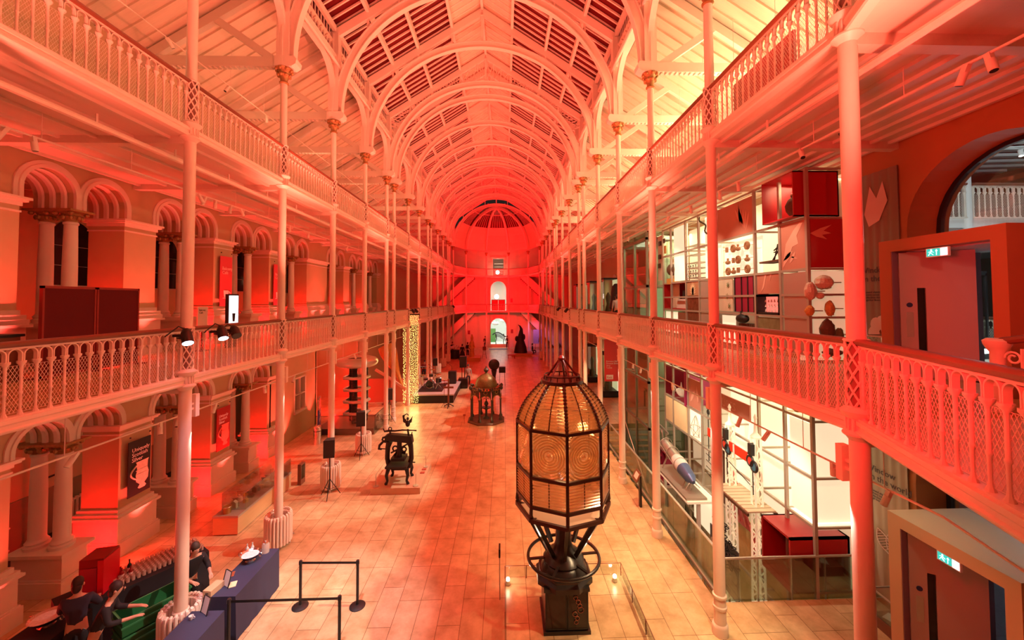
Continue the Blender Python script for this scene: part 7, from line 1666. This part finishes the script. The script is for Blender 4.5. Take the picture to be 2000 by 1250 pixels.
    mb=MB(); mb.lathe((0,0,.12),[(.18,0),(.16,.06),(.07,.12),(.06,.45),(.10,.5),(.27,.58),(.29,.62),(.08,.62),(.06,.7),(.13,.78),(.10,.9),(.03,.98),(.03,1.1)],14); mb.tube([(-.16,0,1.18),(-.1,0,1.24),(0,0,1.2),(.1,0,1.24),(.16,0,1.18)],.02,5); mb.sph((0,0,1.32),.06,8,6); mb.obj('basin',GI,t)
    for n,(x,y,z) in enumerate(((.33,-.75,.22),)):
        o=thing('floor_lamp','tiny bright uplight at the foot of the drinking fountain','lamp',(-1.07+x,22.6+y,.125)); mb=MB(); mb.cyl((0,0,0),(0,0,.05),.05,n=10); mb.obj('body',M['black'],o); mb=MB(); mb.sph((0,0,.09),.045,10,7); mb.obj('bulb',FLM,o); point((-1.07+x,22.5+y,.3),14,(1,.8,.45),.05)
    o=thing('label_stand','thin little label stand at the arcade side of the drinking fountain','label stand',(-2.25,22.0,0)); mb=MB(); mb.cyl((0,0,0),(0,0,.42),.012,n=6); mb.obj('post',M['wood'],o); mb=MB(); mb.prism([(-.07,0),(.07,0),(.07,.1),(-.07,.1)],lambda u,v,d:(u,v,.42+v*.6+d),0,.01); mb.obj('label',M['wood'],o,smooth=0)
    # black round exhibit and boxes behind the fountain
    t=thing('round_exhibit','black round-headed exhibit standing behind the fountain dome','exhibit',(-.83,30.2,0)); mb=MB(); mb.sph((0,0,1.9),(.42,.35,.42),16,11); mb.obj('head',M['black'],t); mb=MB(); mb.lathe((0,0,0),[(.4,0),(.4,.1),(.14,.2),(.12,1.0),(.22,1.5)],14); mb.obj('stand',M['black'],t)
    t=thing('monitor_box','small black box on a thin stand beside the round exhibit','box',(-.22,31.6,0)); mb=MB(); mb.box(-.26,.26,-.2,.2,1.05,1.5); mb.obj('box',M['black'],t,smooth=0); mb=MB(); [mb.cyl((a,b,0),(a*.8,b*.8,1.05),.014,n=5) for a in (-.22,.22) for b in (-.18,.18)]; mb.obj('leg',M['black'],t)
    # queue barrier posts and tapes
    sp=[(-4.57,9.12,'by the long navy table'),(-3.30,9.08,'behind the others toward the lens'),(-3.26,8.02,'nearest the camera in the open floor'),(-5.38,8.02,'against the navy table end')]
    for n,(x,y,lab) in enumerate(sp):
        t=thing('queue_post','black queue barrier post '+lab,'barrier post',(x,y,0),0,'queue barrier'); mb=MB(); mb.cyl((0,0,.02),(0,0,.98),.03,n=12); mb.obj('post',M['black'],t); mb=MB(); mb.lathe((0,0,0),[(.17,0),(.17,.015),(.12,.04),(.04,.05)],20); mb.obj('base',M['black'],t); mb=MB(); mb.lathe((0,0,.92),[(.038,0),(.038,.07),(.03,.085),(.005,.09)],12); mb.obj('cap',M['blackg'],t)
    for n,(a,b,lab) in enumerate(((0,1,'black tape stretched between the two further queue posts'),(3,2,'black tape stretched between the two nearer queue posts'))):
        p,q=sp[a],sp[b]; mb=MB(); mb.bar((p[0]+.035,p[1],.95),(q[0]-.035,q[1],.95),.004,.05); o=mb.obj('queue_tape',M['black'],None,smooth=0); tag(o,lab,'tape',group='queue barrier')
    # far sculptures and tables
    t=thing('statue_plinth','low orange plinth under the tall carved statue at the far end','plinth',(-3.65,45.2,0)); mb=MB(); mb.box(-.9,.9,-1.0,1.2,0,.4); mb.obj('block',mat('orange_plinth',(.55,.25,.05),.5),t,smooth=0)
    t=thing('carved_statue','tall slim golden carved wooden statue on the orange plinth','statue',(-3.75,45.3,.4)); mb=MB(); random.seed(8)
    sec=[]; 
    for r,z in ((.34,0),(.36,.3),(.30,.7),(.34,1.1),(.36,1.5),(.24,1.75),(.16,1.85),(.19,2.0),(.2,2.15),(.12,2.35),(.06,2.55)): sec.append((r,z))
    mb.lathe((0,0,0),sec,14,sx=.8); mb.obj('figure',mat('golden_wood',(.60,.34,.08),.4,var=.4,scale=8),t); mb=MB(); mb.tube([(.2,-.25,1.45),(.34,-.3,1.1),(.1,-.36,.95)],.07,7); mb.tube([(-.2,-.25,1.45),(-.34,-.3,1.1),(-.1,-.36,.95)],.07,7); mb.obj('arm',bpy.data.materials['golden_wood'],t)
    t=thing('easel_stand','thin dark lattice easel beside the orange plinth','easel',(-2.4,46.4,0)); mb=MB(); mb.tube([(-.25,0,0),(0,0,1.7),(.25,0,0)],.03,5); mb.bar((-.2,0,.5),(.2,0,.5),.03,.03); mb.bar((-.15,0,.9),(.15,0,.9),.03,.03); mb.box(-.2,.2,-.03,.0,.95,1.4); mb.obj('frame',M['wood'],t,smooth=0)
    t=thing('flower_table','round black-clothed table with a mass of white flowers at the far end','table',(-5.9,46.9,0)); mb=MB(); mb.lathe((0,0,0),[(.62,0),(.58,.4),(.55,.98),(.02,1.0)],18); mb.obj('cloth',M['black'],t)
    tf=thing('flower_arrangement','big arrangement of white flowers on the far black table','flowers',(-5.9,46.9,1.0)); mb=MB(); random.seed(6)
    for i in range(60): a=random.uniform(0,6.28); r=.62*sqrt(random.random()); mb.sph((r*cos(a),r*sin(a),.12+.34*(1-r)+random.uniform(-.08,.1)),.075,6,4)
    tag(mb.obj('blossoms',mat('white_blossom',(.85,.72,.75),.6),tf),kind='stuff')
    t=thing('dark_sculpture','tall dark pointed sculpture with a hooked tip at the far display side','sculpture',(1.95,49.2,.3)); mb=MB(); mb.tube([(0,0,0),(0,0,.7),(.0,0,1.5),(.05,0,2.3),(.1,0,2.9),(-.05,0,3.25),(-.3,0,3.45)],[.85,.72,.45,.3,.18,.1,.03],12); mb.sph((-.45,.1,1.7),(.25,.25,.35),9,7); mb.sph((.4,.1,1.9),(.2,.2,.4),9,7); mb.obj('stone',mat('dark_bronze_sculpture',(.035,.015,.015),.5,var=.5),t)
    t=thing('sculpture_plinth','low tan plinth under the dark pointed sculpture','plinth',(2.1,49.0,0)); mb=MB(); mb.box(-1.3,1.3,-1.3,1.3,0,.3); mb.obj('block',mat('tan_plinth',(.55,.33,.12),.5),t,smooth=0)
    t=thing('far_picture','lilac-lit framed picture of a dark figure on an easel at the far display corner','picture',(4.6,53.5,0)); mb=MB(); mb.box(-.75,.75,-.03,.03,.9,2.8); mb.obj('canvas',mat('lilac_canvas',(.40,.34,.62),.5,var=.2),t,smooth=0); mb=MB(); mb.prism([(-.05,1.1),(.3,1.1),(.32,1.8),(.2,2.2),(.08,2.0),(.0,1.6)],lambda u,v,d:(u,-.035-d,v),0,.006); mb.obj('figure',M['black'],t,smooth=0); mb=MB(); mb.bar((-.5,.05,0),(-.3,.05,2.9),.05,.05); mb.bar((.5,.05,0),(.3,.05,2.9),.05,.05); mb.obj('easel',M['wood'],t,smooth=0)
    spot((4.2,51,4.8),(4.6,54,1.5),260,(.62,.45,1),80,.6,.1)
    for n,(x,y) in enumerate(((.75,46.3),(3.5,45.2))):
        t=thing('bench','small %s at the far end of the open floor'%('red upholstered bench' if n==0 else 'pale slatted bench'),'bench',(x,y,0)); mb=MB(); mb.box(-.45,.45,-.25,.25,.38,.46); mb.obj('seat',M['redp'] if n==0 else M['mould'],t,smooth=0)
        for a in (-.38,.38):
            for b in (-.2,.2): mb=MB(); mb.cyl((a,b,0),(a,b,.38),.03,n=6); mb.obj('leg',M['redp'] if n==0 else M['mould'],t)
    # ---- people
    def person(loc,rz,lab,top,bottom,hair,pose='stand',skin=(.62,.36,.25),dress=False):
        t=thing('person',lab,'person',loc,rz); sk=mat('skin_'+pose+str(len(bpy.data.materials)),skin,.5); J={}
        lean=.0; h=1.0
        if pose=='lean': lean=.38
        hip=(0,0,.92); 
        if pose=='sit': hip=(0,0,.50)
        if pose=='kneel': hip=(0,0,.42)
        def S(z,y=0,x=0):  # torso coordinates with forward lean (towards -y)
            return (x,hip[1]-(z)*sin(lean)+y,hip[2]+z*cos(lean))
        neck=S(.56); head=S(.74,-.015); 
        if pose=='sit': legs=[[(s*.09,0,.50),(s*.11,-.44,.50),(s*.11,-.44,.08),(s*.11,-.58,.04)] for s in (-1,1)]
        elif pose=='kneel': legs=[[(-.09,0,.42),(-.1,-.42,.40),(-.1,-.40,.06),(-.1,-.55,.04)],[(.09,0,.42),(.1,-.28,.06),(.1,.12,.06),(.1,.2,.04)]]
        elif pose=='walk': legs=[[(-.09,0,.90),(-.10,-.16,.50),(-.10,-.22,.09),(-.10,-.36,.04)],[(.09,0,.90),(.10,.06,.48),(.10,.26,.12),(.10,.14,.04)]]
        else: legs=[[(s*.09,0,.90),(s*.11,-.02,.49),(s*.11,.02,.09),(s*.12,-.12,.04)] for s in (-1,1)]
        if pose in ('lean','reach'): arms=[[S(.50,0,s*.17),S(.26,-.14,s*.25),S(.22,-.42,s*.17)] for s in (-1,1)]
        elif pose=='sit': arms=[[S(.50,0,s*.17),S(.24,-.06,s*.24),S(.26,-.34,s*.16)] for s in (-1,1)]
        else: arms=[[S(.50,0,s*.17),S(.24,.03,s*.23),S(.0,-.08,s*.24)] for s in (-1,1)]
        def skin_obj(name,chains,m,par,sub=1):
            vs=[];es=[];rs=[]
            for ch in chains:
                st=None
                for q,(p,r) in enumerate(ch):
                    key=tuple(round(c,4) for c in p); idx=None
                    for ii,v in enumerate(vs):
                        if tuple(round(c,4) for c in v)==key: idx=ii
                    if idx is None: vs.append(tuple(p)); rs.append(r); idx=len(vs)-1
                    if st is not None and st!=idx: es.append((st,idx))
                    st=idx
            me=bpy.data.meshes.new(name); me.from_pydata(vs,es,[]); me.materials.append(m); o=link(name,me,par)
            md=o.modifiers.new('skin','SKIN'); md.use_smooth_shade=True
            if not me.skin_vertices: me.attributes
            lay=me.skin_vertices[0].data
            for ii,r in enumerate(rs): lay[ii].radius=(r,r) if not isinstance(r,tuple) else r
            for ii in range(len(rs)): lay[ii].use_root=(ii==0)
            sm=o.modifiers.new('sub','SUBSURF'); sm.levels=sub; sm.render_levels=sub; return o
        sh=S(.46)
        ch=[[(hip,(.13,.10)),(S(.22),(.12,.09)),(sh,(.15,.095)),(neck,.05),(S(.63),.06),(head,(.075,.09)),(S(.83,-.01),(.06,.07))]]
        for A in arms:
            w=Vector(A[2]); d=(w-Vector(A[1])).normalized(); c=[(sh,(.15,.095)),(A[0],.055),(A[1],.042),(A[2],.030),(w+d*.08,(.034,.022))]
            ch.append(c)
            sx=Vector((1,0,0))
            for f,(o_,l) in enumerate(((-.028,.075),(-.01,.09),(.01,.085),(.028,.07))): ch.append([(w+d*.08,(.034,.022)),(w+d*.11+sx*o_,.010),(w+d*(.11+l*.55)+sx*o_*1.1+Vector((0,0,-.008)),.009),(w+d*(.11+l)+sx*o_*1.1+Vector((0,0,-.02)),.007)])
            ch.append([(w+d*.03,.03),(w+d*.06+sx*(.045 if A[0][0]<0 else -.045),.011),(w+d*.10+sx*(.052 if A[0][0]<0 else -.052),.009)])
        for G in legs: ch.append([(hip,(.13,.10)),(G[0],.085),(G[1],.058),(G[2],.04),(G[3],(.045,.03))])
        skin_obj('body',ch,sk,t)
        cm=mat('cloth_top_'+str(len(bpy.data.materials)),top,.8); bm=mat('cloth_low_'+str(len(bpy.data.materials)),bottom,.8)
        ch=[[(S(.02),(.15,.125)),(S(.22),(.14,.11)),(sh,(.17,.115)),(S(.53),.075)]]
        for A in arms: v=Vector(A[1]).lerp(Vector(A[2]),.7); ch.append([(sh,(.17,.115)),(A[0],.072),(A[1],.056),(tuple(v),.045)])
        skin_obj('shirt',ch,cm,t)
        if dress:
            mb=MB(); mb.lathe((0,0,.04),[(.40,0),(.36,.3),(.24,.75),(.15,1.0)],16); mb.obj('skirt',bm,t)
        else:
            ch=[[(hip,(.155,.125)),(S(.06),(.15,.12))]]
            for G in legs: ch.append([(hip,(.155,.125)),(G[0],.10),(G[1],.072),(G[2],.058)])
            skin_obj('trousers',ch,bm,t)
        mb=MB(); hd=Vector(head)+Vector((0,.02,.055)); mb.sph(hd,(.082,.098,.105),12,9); mb.sph(hd+Vector((0,.05,-.08)),(.07,.06,.09),9,7); mb.obj('hair',mat('hair_'+str(len(bpy.data.materials)),hair,.6),t)
        mb=MB(); f=Vector(head)+Vector((0,-.092,.0)); 
        for s in (-1,1): mb.sph(f+Vector((s*.028,.0,.02)),(.010,.006,.007),6,5)
        mb.sph(f+Vector((0,.0,-.045)),(.022,.005,.006),7,5); mb.obj('face_features',mat('face_dark_'+str(len(bpy.data.materials)),(.12,.04,.03),.5),t)
        mb=MB(); mb.sph(f+Vector((0,-.006,-.01)),(.012,.016,.02),7,5); [mb.sph(Vector(head)+Vector((s*.078,.01,.0)),(.012,.022,.03),7,5) for s in (-1,1)]; mb.obj('nose_and_ears',sk,t)
        return t
    BK=(.015,.014,.018)
    person((-6.72,8.75,0),radians(60),'person in black leaning over the long navy table to set drinks out',BK,BK,(.05,.03,.02),'lean')
    person((-7.75,7.55,0),radians(-150),'person in dark clothes standing at the bar beside the red-draped fridge',(.03,.025,.05),BK,(.03,.02,.02),'reach')
    person((-7.25,7.35,0),radians(120),'person in black with a pale hand, nearest the green crates',BK,BK,(.04,.02,.02),'lean')
    person((-2.88,31.2,0),radians(10),'person in a pale grey shirt walking across the open floor',(.42,.38,.34),(.06,.03,.04),(.10,.06,.04),'walk')
    person((-4.9,45.7,0),radians(180),'person in a long black dress beside the white flowers',BK,BK,(.03,.02,.02),'stand',dress=True)
    person((-4.45,47.6,0),radians(150),'person in black suit standing behind the golden statue',BK,BK,(.05,.03,.02),'stand')
    person((-6.9,47.4,0),radians(90),'person in black standing on the arcade side of the flower table',BK,BK,(.05,.03,.02),'stand')
    person((-6.35,48.2,0),radians(20),'person in black behind the flower table',BK,(.02,.02,.02),(.1,.06,.03),'stand')
    person((.35,55.9,0),radians(0),'person in dark red coat standing by the far arch, display side',(.10,.01,.015),BK,(.03,.02,.02),'stand')
    person((-2.75,55.6,0),radians(0),'person in dark red coat standing by the far arch, arcade side',(.10,.01,.015),BK,(.03,.02,.02),'stand')
    person((3.5,50.3,0),radians(90),'person in black crouching beside the lilac picture',BK,BK,(.03,.02,.02),'kneel')
    person((-7.3,36.3,0),radians(0),'person in a red-striped top sitting behind the keyboard',(.25,.03,.03),BK,(.03,.02,.02),'sit')
    t=thing('stool','small black stool under the seated keyboard player','stool',(-7.3,36.35,0)); mb=MB(); mb.cyl((0,0,.34),(0,0,.40),.17,n=14); mb.obj('seat',M['black'],t); 
    for i in range(3): mb=MB(); mb.cyl((.08*cos(2.1*i),.08*sin(2.1*i),.34),(.18*cos(2.1*i),.18*sin(2.1*i),0),.015,n=6); mb.obj('leg',M['black'],t)
    person((6.35,22.2,ZM1),radians(180),'person in a white shirt standing on the gallery beyond the stone sculpture',(.6,.58,.55),BK,(.03,.02,.02),'stand')
LP=dict(collight=60)
def build_lights():
    RED=(1,.13,.085); DRED=(1,.004,.010); WARM=(1,.45,.17); WHT=(1,.82,.66)
    # red floods aimed up at the roof from both gallery rails
    for k,y in enumerate((3,11,19,27,35,43)):
        c=(RED,RED,(1,.10,.065),(1,.06,.045),(1,.025,.025),DRED)[k]
        spot((WL+.6,y,7.0),(AX+3.0,y+4,20),LP['roof'],c,115,.8,.3)
        spot((WR-.6,y,7.0),(AX-3.0,y+4,20),LP['roof'],c,115,.8,.3)
    for x in (AX-3,AX+3): spot((x,47,6.6),(x,58,9),LP['end'],DRED,120,.8,.3)
    for x in (-4.2,-2.7,.9,2.3):
        spot((x,YE-.5,ZM1+.1),(x,YE-.1,ZM1+5),60,DRED,60,.8,.05); spot((x,YE-.4,.1),(x,YE-.1,5),16,(1,.08,.06),40,.8,.05)
    for x in (AX-3,AX+3): spot((x,52,4.6),(x,YE,1.8),70,(1,.62,.38),90,.8,.2)  # added warm wash on the low far wall, without a fitting
    spot((2.6,1.4,7.6),(-6.3,7.4,5.2),LP['fasc'],(1,.62,.46),42,.9,.2)  # added warm fill for the near arcade-side fascia, no lamp stands here
    spot((4.9,3.4,8.6),(8.0,6.8,6.6),110,(1,.42,.28),60,.8,.2)  # added pinkish fill to brighten the gallery door, no real source
    spot((AX,50,10.7),(AX,YE,12.4),900,DRED,130,.8,.3)  # added red wash to tint the top gallery end wall
    # red flood near the doorway end of the lower gallery
    spot((1.2,2.2,7.2),(5.2,6.2,6.8),LP['near'],(1,.012,.02),95,.8,.3)
    spot((-1.0,2.2,7.4),(-6.3,8.5,6.5),LP['nearl'],(1,.04,.03),100,.8,.3)
    for y in (8,17,27,38): spot((AX,y,13.0),(AX,y,0),LP['mid'],(1,.012,.006),100,.7,.5)  # added red fill over the open floor, no lamps hang there
    # added warm fill for the hall, aisles and corridor, no fittings stand there
    for y in (6,18): point((AX,y,12.0),LP['warm'],WARM,1.2)
    for y in (3,8,13,18,23,28): point((-8.4,y,12.6),LP['aisle'],(1,.52,.26),.4); point((-8.9,y,8.2),LP['aisle']*.35,(1,.50,.26),.3); point((-12.3,y,3.9),LP['aisle']*.3,(1,.72,.42),.3); point((-8.9,y+1,3.6),LP['aisle']*.2,(1,.55,.30),.3)
    for y in (1,6,11,16): point((6.6,y,12.6),LP['aisle']*1.2,(1,.66,.34),.4)
    # warm-white track spots over the arcade side and down the open floor
    for y in (7.5,11,14.5,18,22,26,30,35): spot((WR-.3,y+1,9.6),(WL+1.0,y+.3,0),LP['pool'],WHT,24,.5,.06)
    for y in (8,12,16,21,27,34): spot((WL+.3,y+1,9.6),(AX+2.6,y+1.5,0),LP['pool']*.07,(1,.50,.20),34,.8,.06)
    for y in (6.5,9,12,16,20): spot((WR-.35,y,4.9),(WR-1.4,y+.6,0),LP['rfl'],(1,.68,.36),85,.7,.06)
    spot((-3.2,6.0,9.8),(-4.0,8.6,0),LP['pool']*.6,(1,.86,.95),30,.5,.06)
    spot((6.4,7.2,4.9),(6.2,8.0,0),90,(1,.72,.40),110,.7,.1)
    # red uplights at the feet of the arcade piers
    for z in (5.4,.15):
        for y in PIERS[2:]+[yk(6)-.2,yk(7)+.1,yk(8)+.1]:
            spot((XLF+.55,y,z),(XLF+.05,y,z+3.0),LP['up'],(1,.06,.05),52,.9,.04)
            point((XLF-.1,y-1.25,z+.35),LP['up2'],(1,.005,.006),.08)
    for y in (19,24,28): spot((XLF+.34,y,.15),(XLF,y,3.5),LP['up'],(1,.05,.04),75,.9,.04)
    # display-wall lights
    for y in (9.6,11.5,13.5,15.5,17.5,19.5):
        area((7.9,y,9.7),(7.6,y,5),LP['disp'],(1,.76,.44),.9,1.4)
        area((7.9,y,4.9),(7.6,y,0),LP['disp'],(1,.76,.44),.9,1.4)
    for y in (10,11.6,13.2,14.8,16.4):
        spot((5.5,y-.6,9.45),(7.05,y,7.4),LP['dfr'],(1,.80,.54),75,.7,.05)
        spot((5.5,y-.6,3.9),(7.0,y,1.6),LP['dfr'],(1,.82,.58),80,.7,.05)
    w=bpy.data.worlds.new('world'); SC.world=w; w.use_nodes=True; w.node_tree.nodes['Background'].inputs[0].default_value=(.02,.012,.01,1); w.node_tree.nodes['Background'].inputs[1].default_value=1
LP.update(roof=3700,near=1150,nearl=400,mid=2000,warm=75,aisle=30,pool=4100,rfl=640,up=820,up2=180,disp=42,dfr=180,lens=24,end=3600,collight=90,fasc=190)
MM()
camera()
build_shell()
build_columns()
build_balustrades()
build_roof()
build_end()
build_display()
build_right()
build_left()
build_centre()
build_lights()
vs=SC.view_settings; vs.view_transform='Standard'; vs.look='None'; vs.exposure=0.0; vs.gamma=1.0; vs.use_curve_mapping=False
